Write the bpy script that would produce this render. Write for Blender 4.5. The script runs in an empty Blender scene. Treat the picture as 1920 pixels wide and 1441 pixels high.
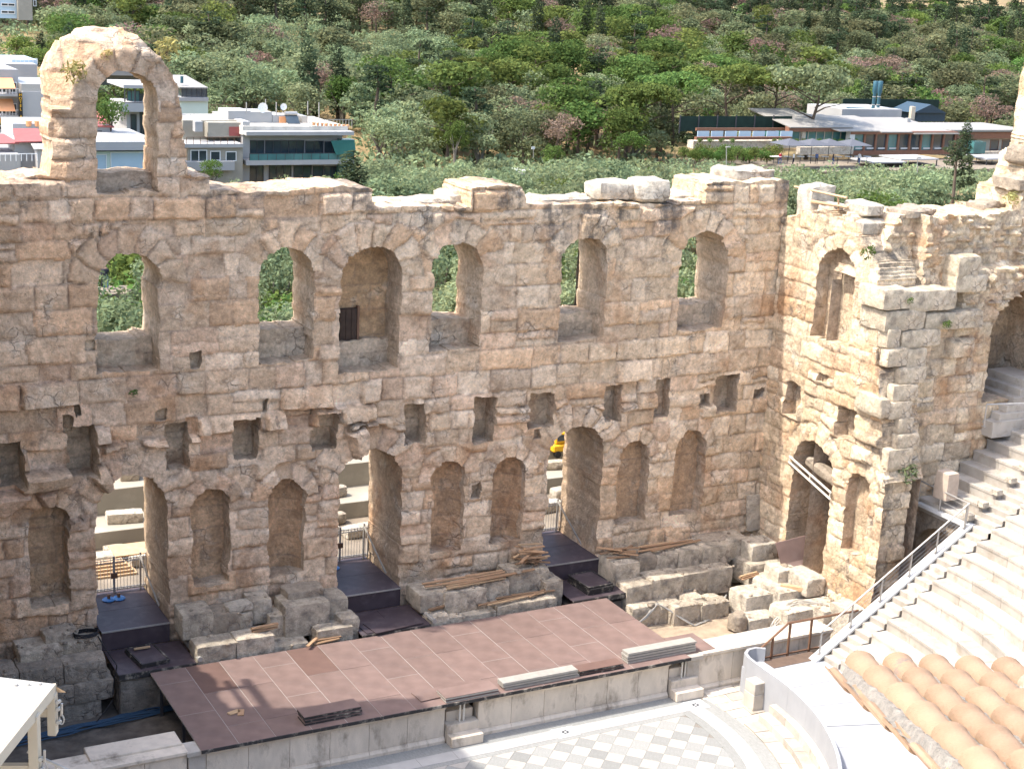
import bpy, bmesh, math, random
import numpy as np
from mathutils import Vector, Matrix, noise as mnoise

random.seed(7)
rng = np.random.default_rng(7)
scene = bpy.context.scene
COL = scene.collection

# ------------------------------------------------------------------ camera
CAM = np.array([-21.7, -50.0, 22.55])
CM = np.array([[0.8829409350841221, -0.4667389135963031, 0.050696071718809785],
               [-0.07636499520712942, -0.2493214684922333, -0.9654051962030717],
               [0.46323179150376886, 0.8485243613967834, -0.2557786454268415]])
FPX = 2913.44
cam = bpy.data.cameras.new('camera')
cam.sensor_width = 36.0
cam.lens = FPX / 1920 * 36
cam.clip_start = 0.5
cam.clip_end = 5000
camo = bpy.data.objects.new('camera', cam)
COL.objects.link(camo)
r_, u_, b_ = CM[0], -CM[1], -CM[2]
camo.matrix_world = Matrix(((r_[0], u_[0], b_[0], CAM[0]), (r_[1], u_[1], b_[1], CAM[1]),
                            (r_[2], u_[2], b_[2], CAM[2]), (0, 0, 0, 1)))
scene.camera = camo

# ------------------------------------------------------------------ sky and sun
SUN_EL, SUN_A = math.radians(58), math.radians(11.6)
sun_dir = Vector((-math.cos(SUN_EL) * math.cos(SUN_A), math.cos(SUN_EL) * math.sin(SUN_A), math.sin(SUN_EL)))
world = bpy.data.worlds.new('World')
scene.world = world
world.use_nodes = True
nt = world.node_tree
nt.nodes.clear()
sky = nt.nodes.new('ShaderNodeTexSky')
sky.sky_type = 'NISHITA'
sky.sun_disc = False
sky.sun_elevation = SUN_EL
sky.sun_rotation = math.atan2(sun_dir.x, sun_dir.y)
sky.air_density = 1.0
sky.dust_density = 3.2
bg = nt.nodes.new('ShaderNodeBackground')
bg.inputs["Strength"].default_value = 0.15
out = nt.nodes.new('ShaderNodeOutputWorld')
nt.links.new(sky.outputs[0], bg.inputs[0])
nt.links.new(bg.outputs[0], out.inputs[0])
sl = bpy.data.lights.new('sun', 'SUN')
sl.energy = 2.0
sl.angle = math.radians(0.53)
sl.color = (1.0, 0.95, 0.87)
so = bpy.data.objects.new('sun', sl)
COL.objects.link(so)
so.rotation_euler = sun_dir.to_track_quat('Z', 'Y').to_euler()
scene.view_settings.view_transform = 'Standard'
scene.view_settings.look = 'None'
scene.view_settings.exposure = 1.88
scene.view_settings.gamma = 1.0
scene.view_settings.use_curve_mapping = False
scene.cycles.max_bounces = 8
scene.cycles.diffuse_bounces = 5


def PX(px, py, x=None, y=None, z=None):
    """point of the photograph's ray (photo pixels) on a world plane"""
    d = CM.T @ np.array([(px - 960) / FPX, (py - 720.5) / FPX, 1.0])
    if x is not None:
        t = (x - CAM[0]) / d[0]
    elif y is not None:
        t = (y - CAM[1]) / d[1]
    else:
        t = (z - CAM[2]) / d[2]
    return CAM + d * t


def proj(P):
    v = CM @ (np.asarray(P, float) - CAM)
    return 960 + FPX * v[0] / v[2], 720.5 + FPX * v[1] / v[2], v[2]


# ------------------------------------------------------------------ noise
def _hash(ix, iy, s):
    h = (ix * 374761393 + iy * 668265263 + s * 1442695041) & 0xFFFFFFFF
    h = ((h ^ (h >> 13)) * 1274126177) & 0xFFFFFFFF
    return ((h ^ (h >> 16)) & 0xFFFF) / 65535.0


def vnoise(x, y, s=0):
    x = np.asarray(x, float); y = np.asarray(y, float)
    ix = np.floor(x).astype(np.int64); iy = np.floor(y).astype(np.int64)
    fx = x - ix; fy = y - iy
    fx = fx * fx * (3 - 2 * fx); fy = fy * fy * (3 - 2 * fy)
    a = _hash(ix, iy, s); b = _hash(ix + 1, iy, s); c = _hash(ix, iy + 1, s); d = _hash(ix + 1, iy + 1, s)
    return (a + (b - a) * fx) * (1 - fy) + (c + (d - c) * fx) * fy


def fbm(x, y, s=0, o=4, g=0.5):
    t = 0; a = 1; n = 0
    for k in range(o):
        t = t + a * (vnoise(x * 2 ** k + 17.3 * k, y * 2 ** k + 5.1 * k, s + k) * 2 - 1)
        n += a; a *= g
    return t / n


# ------------------------------------------------------------------ materials
def mat(name, color, rough=0.8, noise=0.0, nscale=4.0, bump=0.0, bscale=20.0, metallic=0.0, spec=0.3,
        dark=None, darkscale=2.0, darkamt=0.5, rand=0.0, stretch=None):
    m = bpy.data.materials.new(name)
    m.use_nodes = True
    N = m.node_tree.nodes; L = m.node_tree.links
    b = N['Principled BSDF']
    b.inputs['Roughness'].default_value = rough
    b.inputs['Metallic'].default_value = metallic
    b.inputs['Specular IOR Level'].default_value = spec
    c = N.new('ShaderNodeRGB'); c.outputs[0].default_value = (*color, 1)
    cur = c.outputs[0]
    tc = N.new('ShaderNodeTexCoord')
    vec = tc.outputs['Object']
    if stretch:
        mp = N.new('ShaderNodeMapping'); mp.inputs['Scale'].default_value = stretch
        L.new(vec, mp.inputs[0]); vec = mp.outputs[0]
    if noise:
        n = N.new('ShaderNodeTexNoise'); n.inputs['Scale'].default_value = nscale; n.inputs['Detail'].default_value = 6
        L.new(vec, n.inputs[0])
        r = N.new('ShaderNodeMapRange'); r.inputs[1].default_value = 0.3; r.inputs[2].default_value = 0.7
        r.inputs[3].default_value = 1 - noise; r.inputs[4].default_value = 1 + noise
        L.new(n.outputs[0], r.inputs[0])
        mx = N.new('ShaderNodeVectorMath'); mx.operation = 'SCALE'
        L.new(cur, mx.inputs[0]); L.new(r.outputs[0], mx.inputs['Scale']); cur = mx.outputs[0]
    if rand:
        oi = N.new('ShaderNodeObjectInfo')
        r = N.new('ShaderNodeMapRange'); r.inputs[3].default_value = 1 - rand; r.inputs[4].default_value = 1 + rand
        L.new(oi.outputs['Random'], r.inputs[0])
        mx = N.new('ShaderNodeVectorMath'); mx.operation = 'SCALE'
        L.new(cur, mx.inputs[0]); L.new(r.outputs[0], mx.inputs['Scale']); cur = mx.outputs[0]
    if dark:
        n = N.new('ShaderNodeTexNoise'); n.inputs['Scale'].default_value = darkscale; n.inputs['Detail'].default_value = 8
        n.inputs['Roughness'].default_value = 0.65
        L.new(vec, n.inputs[0])
        r = N.new('ShaderNodeMapRange'); r.inputs[1].default_value = 0.52; r.inputs[2].default_value = 0.68
        r.inputs[3].default_value = 0; r.inputs[4].default_value = darkamt
        L.new(n.outputs[0], r.inputs[0])
        mx = N.new('ShaderNodeMix'); mx.data_type = 'RGBA'
        L.new(r.outputs[0], mx.inputs['Factor']); L.new(cur, mx.inputs['A']); mx.inputs['B'].default_value = (*dark, 1)
        cur = mx.outputs['Result']
    L.new(cur, b.inputs['Base Color'])
    if bump:
        n = N.new('ShaderNodeTexNoise'); n.inputs['Scale'].default_value = bscale; n.inputs['Detail'].default_value = 6
        L.new(tc.outputs['Object'], n.inputs[0])
        bp = N.new('ShaderNodeBump'); bp.inputs['Strength'].default_value = bump; bp.inputs['Distance'].default_value = 0.05
        L.new(n.outputs[0], bp.inputs['Height']); L.new(bp.outputs[0], b.inputs['Normal'])
    return m


def stone_mat(name, base=None, crust=0.5, rand=0.12, orange=0.62):
    """weathered limestone: own colour per stone, orange iron patches, grey-black crust, pits"""
    m = bpy.data.materials.new(name); m.use_nodes = True
    N = m.node_tree.nodes; L = m.node_tree.links
    b = N['Principled BSDF']; b.inputs['Roughness'].default_value = 0.9; b.inputs['Specular IOR Level'].default_value = 0.15
    tc = N.new('ShaderNodeTexCoord'); vec = tc.outputs['Object']

    def noise(scale, detail=6, rough=0.6, v=None):
        n = N.new('ShaderNodeTexNoise'); n.inputs['Scale'].default_value = scale; n.inputs['Detail'].default_value = detail
        n.inputs['Roughness'].default_value = rough
        L.new(v or vec, n.inputs[0]); return n.outputs[0]

    def rangem(s, a, bb, c, d):
        r = N.new('ShaderNodeMapRange'); r.inputs[1].default_value = a; r.inputs[2].default_value = bb
        r.inputs[3].default_value = c; r.inputs[4].default_value = d
        L.new(s, r.inputs[0]); return r.outputs[0]

    def mixc(f, a, col):
        x = N.new('ShaderNodeMix'); x.data_type = 'RGBA'
        L.new(f, x.inputs['Factor']); L.new(a, x.inputs['A'])
        if isinstance(col, tuple):
            x.inputs['B'].default_value = (*col, 1)
        else:
            L.new(col, x.inputs['B'])
        return x.outputs['Result']

    def scale(c, s):
        x = N.new('ShaderNodeVectorMath'); x.operation = 'SCALE'
        L.new(c, x.inputs[0]); L.new(s, x.inputs['Scale']); return x.outputs[0]

    def mul(a, bb):
        x = N.new('ShaderNodeMath'); x.operation = 'MULTIPLY'
        L.new(a, x.inputs[0])
        if isinstance(bb, float):
            x.inputs[1].default_value = bb
        else:
            L.new(bb, x.inputs[1])
        return x.outputs[0]
    if base is None:
        at = N.new('ShaderNodeAttribute'); at.attribute_name = 'tint'
        cur = at.outputs['Color']; cr = at.outputs['Alpha']
    else:
        c = N.new('ShaderNodeRGB'); c.outputs[0].default_value = (*base, 1)
        oi = N.new('ShaderNodeObjectInfo')
        cur = scale(c.outputs[0], rangem(oi.outputs['Random'], 0, 1, 1 - rand, 1 + rand))
        v = N.new('ShaderNodeValue'); v.outputs[0].default_value = crust; cr = v.outputs[0]
    cur = scale(cur, rangem(noise(1.3, 5), .3, .7, .86, 1.14))
    cur = mixc(mul(rangem(noise(0.55, 7, .62), .52, .70, 0, 1), orange), cur, (.42, .21, .095))
    cur = mixc(mul(rangem(noise(1.15, 8, .68), .54, .70, 0, 1), 0.5), cur, (.25, .165, .105))
    cur = mixc(mul(rangem(noise(0.9, 6, .6), .55, .75, 0, 1), 0.6), cur, (.66, .585, .48))
    cur = scale(cur, rangem(noise(9, 8, .75), .3, .7, .74, 1.27))
    cur = scale(cur, rangem(noise(3.1, 6, .7), .3, .7, .74, 1.27))
    # crack network
    wv = N.new('ShaderNodeTexNoise'); wv.inputs['Scale'].default_value = 2.2; wv.inputs['Detail'].default_value = 4
    L.new(vec, wv.inputs[0])
    wa = N.new('ShaderNodeVectorMath'); wa.operation = 'MULTIPLY_ADD'; wa.inputs[1].default_value = (.55, .55, .55)
    L.new(wv.outputs['Color'], wa.inputs[0]); L.new(vec, wa.inputs[2])
    ve = N.new('ShaderNodeTexVoronoi'); ve.feature = 'DISTANCE_TO_EDGE'; ve.inputs['Scale'].default_value = 1.9
    L.new(wa.outputs[0], ve.inputs['Vector'])
    crack = mul(rangem(ve.outputs['Distance'], .0, .045, 1, 0), rangem(noise(.9, 4), .50, .66, 0, 1))
    cur = mixc(mul(crack, .5), cur, (.15, .105, .075))
    # crust
    f = noise(2.2, 9, .72)
    a = N.new('ShaderNodeMath'); a.operation = 'MULTIPLY_ADD'
    L.new(cr, a.inputs[0]); a.inputs[1].default_value = 0.34; L.new(f, a.inputs[2])
    cur = mixc(rangem(a.outputs[0], .62, .80, 0, .82), cur, (.15, .132, .112))
    # pits
    vo = N.new('ShaderNodeTexVoronoi'); vo.inputs['Scale'].default_value = 7.0
    L.new(vec, vo.inputs['Vector'])
    pit = mul(rangem(vo.outputs['Distance'], .06, .16, 1, 0), rangem(noise(1.7, 3), .5, .62, 0, .7))
    cur = mixc(pit, cur, (.10, .07, .05))
    L.new(cur, b.inputs['Base Color'])
    h = N.new('ShaderNodeMath'); h.operation = 'ADD'
    L.new(mul(noise(5, 8, .65), 1.0), h.inputs[0]); L.new(mul(noise(28, 6, .7), .35), h.inputs[1])
    h3 = N.new('ShaderNodeMath'); h3.operation = 'SUBTRACT'
    L.new(h.outputs[0], h3.inputs[0]); L.new(mul(crack, .45), h3.inputs[1])
    h2 = N.new('ShaderNodeMath'); h2.operation = 'SUBTRACT'
    L.new(h3.outputs[0], h2.inputs[0]); L.new(mul(pit, .5), h2.inputs[1])
    bp = N.new('ShaderNodeBump'); bp.inputs['Strength'].default_value = .95; bp.inputs['Distance'].default_value = .16
    L.new(h2.outputs[0], bp.inputs['Height']); L.new(bp.outputs[0], b.inputs['Normal'])
    return m


def leaf_mat(name, color, rand=0.25, hue=0.03):
    m = bpy.data.materials.new(name); m.use_nodes = True
    N = m.node_tree.nodes; L = m.node_tree.links
    N.remove(N['Principled BSDF'])
    at = N.new('ShaderNodeAttribute'); at.attribute_name = 'tint'
    oi = N.new('ShaderNodeObjectInfo')
    r = N.new('ShaderNodeMapRange'); r.inputs[3].default_value = 1 - rand; r.inputs[4].default_value = 1 + rand
    L.new(oi.outputs['Random'], r.inputs[0])
    c = N.new('ShaderNodeMix'); c.data_type = 'RGBA'; c.blend_type = 'MULTIPLY'; c.inputs['Factor'].default_value = 1
    c.inputs['A'].default_value = (*color, 1); L.new(at.outputs['Color'], c.inputs['B'])
    hs = N.new('ShaderNodeHueSaturation')
    L.new(c.outputs['Result'], hs.inputs['Color']); L.new(r.outputs[0], hs.inputs['Value'])
    mm = N.new('ShaderNodeMath'); mm.operation = 'MULTIPLY'; mm.inputs[1].default_value = 7.31
    fr = N.new('ShaderNodeMath'); fr.operation = 'FRACT'
    L.new(oi.outputs['Random'], mm.inputs[0]); L.new(mm.outputs[0], fr.inputs[0])
    r2 = N.new('ShaderNodeMapRange'); r2.inputs[3].default_value = .5 - hue; r2.inputs[4].default_value = .5 + hue
    L.new(fr.outputs[0], r2.inputs[0]); L.new(r2.outputs[0], hs.inputs['Hue'])
    d = N.new('ShaderNodeBsdfDiffuse'); t = N.new('ShaderNodeBsdfTranslucent')
    L.new(hs.outputs[0], d.inputs[0]); L.new(hs.outputs[0], t.inputs[0])
    x = N.new('ShaderNodeMixShader'); x.inputs[0].default_value = .42
    L.new(d.outputs[0], x.inputs[1]); L.new(t.outputs[0], x.inputs[2])
    L.new(x.outputs[0], N['Material Output'].inputs[0])
    return m


M = {}
M['stone'] = stone_mat('weathered limestone')
M['block'] = stone_mat('grey poros block', (.50, .425, .325), crust=.42, rand=.2, orange=.2)
M['block_pale'] = stone_mat('pale stone block', (.52, .46, .37), crust=.30, rand=.12, orange=.12)
M['block_tooth'] = stone_mat('crusted toothing block', (.58, .485, .355), crust=.26, rand=.12, orange=.2)
M['block_plain'] = mat('plain dressed stone', (.46, .37, .29), .85, .1, 5, .1, 30)
M['rubble'] = stone_mat('rubble core', (.40, .33, .25), crust=.40, rand=.2, orange=.25)
M['dark_block'] = stone_mat('dark damp block', (.34, .29, .23), crust=.48, rand=.2, orange=.1)
M['marble'] = mat('white marble', (.385, .348, .298), .6, .14, 1.5, .15, 30, dark=(.25, .21, .16), darkscale=2.3, darkamt=.65, rand=.17)
M['marble_old'] = mat('streaked marble', (.58, .50, .40), .6, .12, 3, .15, 20, dark=(.15, .12, .09), darkscale=1.5, darkamt=.75, rand=.08, stretch=(1, 1, .45))
M['paving_white'] = mat('white orchestra marble', (.34, .33, .31), .5, .06, 2, .05, 30, dark=(.45, .43, .40), darkscale=1.2, darkamt=.35)
M['tile_white'] = mat('white marble tile', (.345, .322, .286), .45, .07, 6, rand=.06, dark=(.5, .47, .43), darkscale=5, darkamt=.3, stretch=(1, 3, 1))
M['tile_grey'] = mat('grey marble tile', (.235, .235, .22), .45, .14, 8, rand=.14, dark=(.22, .23, .22), darkscale=6, darkamt=.5, stretch=(3, 1, 1))
M['white_floor'] = mat('white floor covering', (.29, .296, .307), .6, .05, 2, dark=(.30, .30, .30), darkscale=1.1, darkamt=.5)
M['ply'] = mat('brown stage plywood', (.168, .114, .097), .62, .18, 1.6, .04, 60, rand=.07, dark=(.175, .132, .118), darkscale=1.1, darkamt=.55, spec=.3)
M['seam_dust'] = mat('pale seam dust', (.30, .265, .235), .9)
M['ply_new'] = mat('reddish stage plywood', (.135, .082, .066), .6, .10, 2, rand=.05)
M['dark_ply'] = mat('dark plywood', (.055, .04, .045), .5, .15, 3, .03, 50, dark=(.11, .09, .09), darkscale=1.5, darkamt=.5)
M['black_edge'] = mat('black board edge', (.03, .028, .027), .7, .2, 8, dark=(.35, .31, .25), darkscale=3, darkamt=.9)
M['alu'] = mat('aluminium frame', (.36, .34, .30), .5, .1, 5, metallic=.25)
M['steel'] = mat('galvanised steel', (.42, .40, .37), .45, .08, 10, metallic=.6)
M['rust_rail'] = mat('brown painted rail', (.16, .085, .05), .55, .1, 10)
M['pipe_white'] = mat('cream pipe', (.62, .58, .50), .5, .05, 6)
M['wood'] = mat('weathered plank', (.30, .185, .105), .8, .2, 5, .2, 30, rand=.35, stretch=(.4, 4, 4))
M['wood_dark'] = mat('dark walkway timber', (.11, .075, .055), .8, .15, 5)
M['door_wood'] = mat('old dark door wood', (.055, .035, .025), .8, .2, 6)
M['wood_new'] = mat('fresh pine timber', (.40, .27, .155), .7, .15, 5, rand=.2)
M['wood_pale'] = mat('cream painted timber', (.46, .395, .30), .6, .04, 5, .05, 40)
M['terracotta'] = mat('terracotta roof tile', (.27, .178, .113), .85, .2, 3.5, .22, 60, rand=.14, dark=(.28, .19, .125), darkscale=5, darkamt=.6, spec=.15)
M['terracotta_grime'] = mat('lichen covered terracotta', (.28, .175, .105), .85, .12, 6, .25, 60, dark=(.16, .13, .11), darkscale=9, darkamt=.95)
M['terracotta_lime'] = mat('lime splashed terracotta', (.33, .24, .17), .85, .12, 6, .25, 60, dark=(.60, .57, .54), darkscale=7, darkamt=.95)
M['mortar'] = mat('grey mortar', (.21, .19, .16), .95, .25, 14, .8, 30, dark=(.20, .17, .14), darkscale=11, darkamt=.8)
M['earth'] = mat('bare earth', (.30, .235, .165), .95, .2, 2.5, .5, 8, dark=(.16, .125, .09), darkscale=.9, darkamt=.7)
M['dark_earth'] = mat('dark pit earth', (.105, .09, .075), .95, .3, 2.5, .5, 6, dark=(.04, .037, .035), darkscale=1.2, darkamt=.7)  # darker earth for the pit floors and deck bases
M['dry_ground'] = mat('dry hillside grass', (.215, .155, .075), .95, .25, .15, .3, 3, dark=(.075, .085, .035), darkscale=.05, darkamt=.95)
M['path'] = mat('darkened gravel path', (.20, .165, .125), .95, .25, 1)  # colour darkened so terrace paving stands for tables in shade
M['render_white'] = mat('white painted wall', (.34, .336, .328), .7, .04, .6, dark=(.55, .53, .49), darkscale=.35, darkamt=.25)
M['render_cream'] = mat('cream painted wall', (.29, .265, .215), .7, .06, .6, dark=(.45, .41, .34), darkscale=.5, darkamt=.5)
M['render_mint'] = mat('pale green wall', (.52, .60, .52), .7, .03, .6)
M['concrete'] = mat('roof concrete', (.50, .47, .41), .9, .12, .8, dark=(.30, .27, .22), darkscale=.9, darkamt=.6)
M['roof_pale'] = mat('pale sheet roof', (.25, .235, .21), .6, .1, .5)
M['glass'] = mat('dark window glass', (.035, .05, .06), .08, .25, .7, spec=.8)
M['glass_teal'] = mat('teal shade glass', (.06, .16, .16), .15, .2, .7, spec=.7)
M['glass_pale'] = mat('pale blue shutter', (.42, .53, .60), .5, .03, 1)
M['frame_dark'] = mat('dark window frame', (.05, .05, .055), .5)
M['frame_white'] = mat('white window frame', (.75, .75, .73), .5)
M['frame_brown'] = mat('reddish brown timber frame', (.19, .09, .055), .6, .1, 2)
M['roof_red'] = mat('red roof sheet', (.30, .085, .075), .6, .08, 2)
M['roof_grey'] = mat('grey corrugated sheet', (.36, .34, .31), .7, .12, 3)
M['awning_orange'] = mat('orange awning', (.72, .34, .16), .8, .04, 2)
M['awning_green'] = mat('green awning', (.02, .10, .085), .7, .08, 2)
M['parasol'] = mat('grey parasol cloth', (.085, .09, .105), .85, .05, 2)
M['tank_blue'] = mat('blue metal flue', (.04, .105, .135), .45, .1, 2, metallic=.2)
M['navy_roof'] = mat('dark navy sheet roof', (.028, .05, .07), .5, .1, 2)
M['hoarding'] = mat('dark green netting', (.012, .028, .022), .9, .2, 1)
M['black'] = mat('black sign board', (.015, .015, .015), .5)
M['yellow'] = mat('yellow paint', (.75, .42, .02), .5)
M['white_paint'] = mat('white paint', (.55, .55, .53), .5)
M['bark'] = mat('bark', (.10, .075, .055), .95, .2, 6)
M['bark_pale'] = mat('pale olive bark', (.17, .15, .12), .95, .2, 6)
M['cable_blue'] = mat('blue cable sheath', (.02, .05, .09), .6)
M['cable_black'] = mat('black cable sheath', (.012, .012, .014), .6)
M['blue'] = mat('bright blue plastic', (.05, .19, .45), .4)
M['perforated'] = mat('white perforated roof sheet', (.33, .315, .285), .6)
M['skin'] = mat('skin', (.50, .30, .21), .6)
M['denim'] = mat('blue denim', (.05, .09, .20), .9)
M['dark_cloth'] = mat('dark jacket', (.02, .02, .03), .9)
M['red_cloth'] = mat('red top', (.35, .04, .05), .9)
M['hair'] = mat('dark hair', (.02, .014, .01), .7)
LEAF = {
    'pine': leaf_mat('aleppo pine needles', (.105, .145, .042)),
    'olive': leaf_mat('olive leaves', (.195, .235, .125), .22, .02),
    'cypress': leaf_mat('cypress foliage', (.058, .078, .042), .2),
    'dry': leaf_mat('dry reddish pine needles', (.23, .155, .125), .2, .02),
    'grey': leaf_mat('grey green pine needles', (.148, .165, .085), .25, .03),
    'broad': leaf_mat('bright green leaves', (.105, .165, .045), .25, .03),
    'weed': leaf_mat('dry grass', (.34, .30, .12), .2, .02),
}

# ------------------------------------------------------------------ builders
def link(o, parent=None):
    COL.objects.link(o)
    if parent is not None:
        o.parent = parent
    return o


def set_tag(o, label=None, cat=None, group=None, kind=None, category=None):
    cat = cat or category
    if label: o['label'] = label
    if cat: o['category'] = cat
    if group: o['group'] = group
    if kind: o['kind'] = kind
    return o


def thing(name, label, cat, loc=(0, 0, 0), rz=0.0, group=None, kind=None):
    o = bpy.data.objects.new(name, None)
    o.empty_display_size = .3
    o.location = loc; o.rotation_euler = (0, 0, rz)
    link(o)
    return set_tag(o, label, cat, group, kind or 'thing')


def mesh_np(name, V, F, material=None, smooth=False, tint=None, angle=None):
    """V (n,3), F (m,4) or (m,3) int array -> mesh; tint is per corner (m*k,4)"""
    V = np.asarray(V, np.float32); F = np.asarray(F, np.int32)
    k = F.shape[1]
    me = bpy.data.meshes.new(name)
    me.vertices.add(len(V)); me.vertices.foreach_set('co', V.ravel())
    me.loops.add(F.size); me.loops.foreach_set('vertex_index', F.ravel())
    me.polygons.add(len(F))
    me.polygons.foreach_set('loop_start', np.arange(0, F.size, k, dtype=np.int32))
    me.polygons.foreach_set('loop_total', np.full(len(F), k, np.int32))
    if smooth:
        me.polygons.foreach_set('use_smooth', np.ones(len(F), bool))
    if tint is not None:
        a = me.color_attributes.new('tint', 'FLOAT_COLOR', 'CORNER')
        a.data.foreach_set('color', np.asarray(tint, np.float32).ravel())
    me.update(calc_edges=True)
    if smooth and angle:
        me.set_sharp_from_angle(angle=angle)
    if material:
        me.materials.append(material)
    return me


class MB:
    """collects simple shapes into one mesh"""
    def __init__(s):
        s.v = []; s.f = []

    def add(s, vs, fs):
        o = len(s.v)
        s.v += [tuple(map(float, p)) for p in vs]
        s.f += [tuple(i + o for i in f) for f in fs]
        return s

    def box(s, x0, x1, y0, y1, z0, z1, m=None):
        vs = [(x0, y0, z0), (x1, y0, z0), (x1, y1, z0), (x0, y1, z0), (x0, y0, z1), (x1, y0, z1), (x1, y1, z1), (x0, y1, z1)]
        if m is not None:
            vs = [tuple(m @ Vector(p)) for p in vs]
        return s.add(vs, [(0, 3, 2, 1), (4, 5, 6, 7), (0, 1, 5, 4), (1, 2, 6, 5), (2, 3, 7, 6), (3, 0, 4, 7)])

    def prism(s, poly, a, b):
        """poly: list of (x,y,z); extruded by vector b-a style offset tuple a->b"""
        n = len(poly)
        A = [Vector(p) + Vector(a) for p in poly]; B = [Vector(p) + Vector(b) for p in poly]
        return s.add([tuple(p) for p in A + B], [tuple(range(n))[::-1], tuple(range(n, 2 * n))] +
                     [(i, (i + 1) % n, (i + 1) % n + n, i + n) for i in range(n)])

    def beam(s, p, q, w, h=None, up=(0, 0, 1)):
        p = Vector(p); q = Vector(q); h = h or w
        d = (q - p).normalized(); u = Vector(up)
        if abs(d.dot(u)) > .98: u = Vector((0, 1, 0))
        r = d.cross(u).normalized(); u = r.cross(d)
        vs = []
        for c in (p, q):
            for sx, sy in ((-1, -1), (1, -1), (1, 1), (-1, 1)):
                vs.append(c + r * (sx * w / 2) + u * (sy * h / 2))
        return s.add(vs, [(0, 1, 2, 3)[::-1], (4, 5, 6, 7), (0, 1, 5, 4), (1, 2, 6, 5), (2, 3, 7, 6), (3, 0, 4, 7)])

    def tube(s, pts, r, n=6):
        pts = [Vector(p) for p in pts]
        rings = []
        o = len(s.v); vs = []
        for i, p in enumerate(pts):
            d = (pts[min(i + 1, len(pts) - 1)] - pts[max(i - 1, 0)]).normalized()
            u = Vector((0, 0, 1)) if abs(d.z) < .95 else Vector((1, 0, 0))
            a = d.cross(u).normalized(); b = a.cross(d)
            rr = r[i] if isinstance(r, (list, tuple)) else r
            for k in range(n):
                t = 2 * math.pi * k / n
                vs.append(p + a * (math.cos(t) * rr) + b * (math.sin(t) * rr))
        fs = []
        for i in range(len(pts) - 1):
            for k in range(n):
                fs.append((i * n + k, i * n + (k + 1) % n, (i + 1) * n + (k + 1) % n, (i + 1) * n + k))
        fs.append(tuple(range(n))); fs.append(tuple(range((len(pts) - 1) * n, len(pts) * n))[::-1])
        return s.add(vs, fs)

    def lathe(s, c, prof, n=12):
        """prof [(r,z)] about vertical axis at c"""
        vs = []; fs = []
        for r, z in prof:
            for k in range(n):
                t = 2 * math.pi * k / n
                vs.append((c[0] + r * math.cos(t), c[1] + r * math.sin(t), c[2] + z))
        for i in range(len(prof) - 1):
            for k in range(n):
                fs.append((i * n + k, i * n + (k + 1) % n, (i + 1) * n + (k + 1) % n, (i + 1) * n + k))
        fs.append(tuple(range(n))[::-1]); fs.append(tuple(range((len(prof) - 1) * n, len(prof) * n)))
        return s.add(vs, fs)

    def mesh(s, name, m, smooth=False, bevel=0):
        me = bpy.data.meshes.new(name)
        me.from_pydata(s.v, [], s.f)
        bm = bmesh.new(); bm.from_mesh(me)
        if bevel:
            bmesh.ops.bevel(bm, geom=bm.edges[:], offset=bevel, segments=1, affect='EDGES')
        bmesh.ops.recalc_face_normals(bm, faces=bm.faces[:])
        bm.to_mesh(me); bm.free()
        if smooth:
            me.polygons.foreach_set('use_smooth', [True] * len(me.polygons))
            me.set_sharp_from_angle(angle=math.radians(40))
        me.materials.append(m)
        return me

    def build(s, name, m, parent=None, smooth=False, bevel=0, local=False, **tags):
        o = bpy.data.objects.new(name, s.mesh(name, m, smooth, bevel))
        link(o, parent)
        if parent is not None and not local:
            p = parent; off = Vector((0, 0, 0))
            while p is not None:
                off += p.location; p = p.parent
            o.location = -off
        return set_tag(o, **tags)


def add_mesh(name, me, parent=None, loc=None, **tags):
    o = bpy.data.objects.new(name, me)
    link(o, parent)
    if loc is not None:
        o.location = loc
    return set_tag(o, **tags)


def rough_block(sx, sy, sz, seed, cuts=3, amp=.05, rnd=.06):
    """worn stone block mesh centred on its base"""
    bm = bmesh.new()
    bmesh.ops.create_cube(bm, size=1)
    bmesh.ops.subdivide_edges(bm, edges=bm.edges[:], cuts=cuts, use_grid_fill=True)
    off = Vector((seed * 3.17 % 50, seed * 1.31 % 37, seed * 7.7 % 41))
    for v in bm.verts:
        p = Vector((v.co.x * sx, v.co.y * sy, v.co.z * sz))
        e = [abs(abs(v.co[i]) - .5) < 1e-4 for i in range(3)]
        if sum(e) >= 2:
            for i in range(3):
                if e[i]:
                    p[i] -= math.copysign(rnd * (1 if sum(e) == 2 else 1.5) * (.6 + mnoise.noise(p * 1.7 + off) * .9), p[i])
        n = mnoise.fractal(p * 1.6 + off, 1.0, 2.0, 3)
        p += Vector(v.co).normalized() * n * amp
        p.z += sz / 2
        v.co = p
    return bm


def block_obj(name, m, parent, c, size, rz=0, seed=None, amp=.05, rnd=.06, cuts=3, tilt=(0, 0), **tags):
    seed = random.randint(0, 9999) if seed is None else seed
    bm = rough_block(*size, seed, cuts, amp, rnd)
    me = bpy.data.meshes.new(name); bm.to_mesh(me); bm.free()
    me.polygons.foreach_set('use_smooth', [True] * len(me.polygons))
    me.set_sharp_from_angle(angle=math.radians(35))
    me.materials.append(m)
    o = bpy.data.objects.new(name, me); link(o, parent)
    loc = Vector(c)
    if parent is not None:
        loc = loc - Vector(parent.location)
    o.location = loc; o.rotation_euler = (tilt[0], tilt[1], rz)
    return set_tag(o, **tags)

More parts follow.
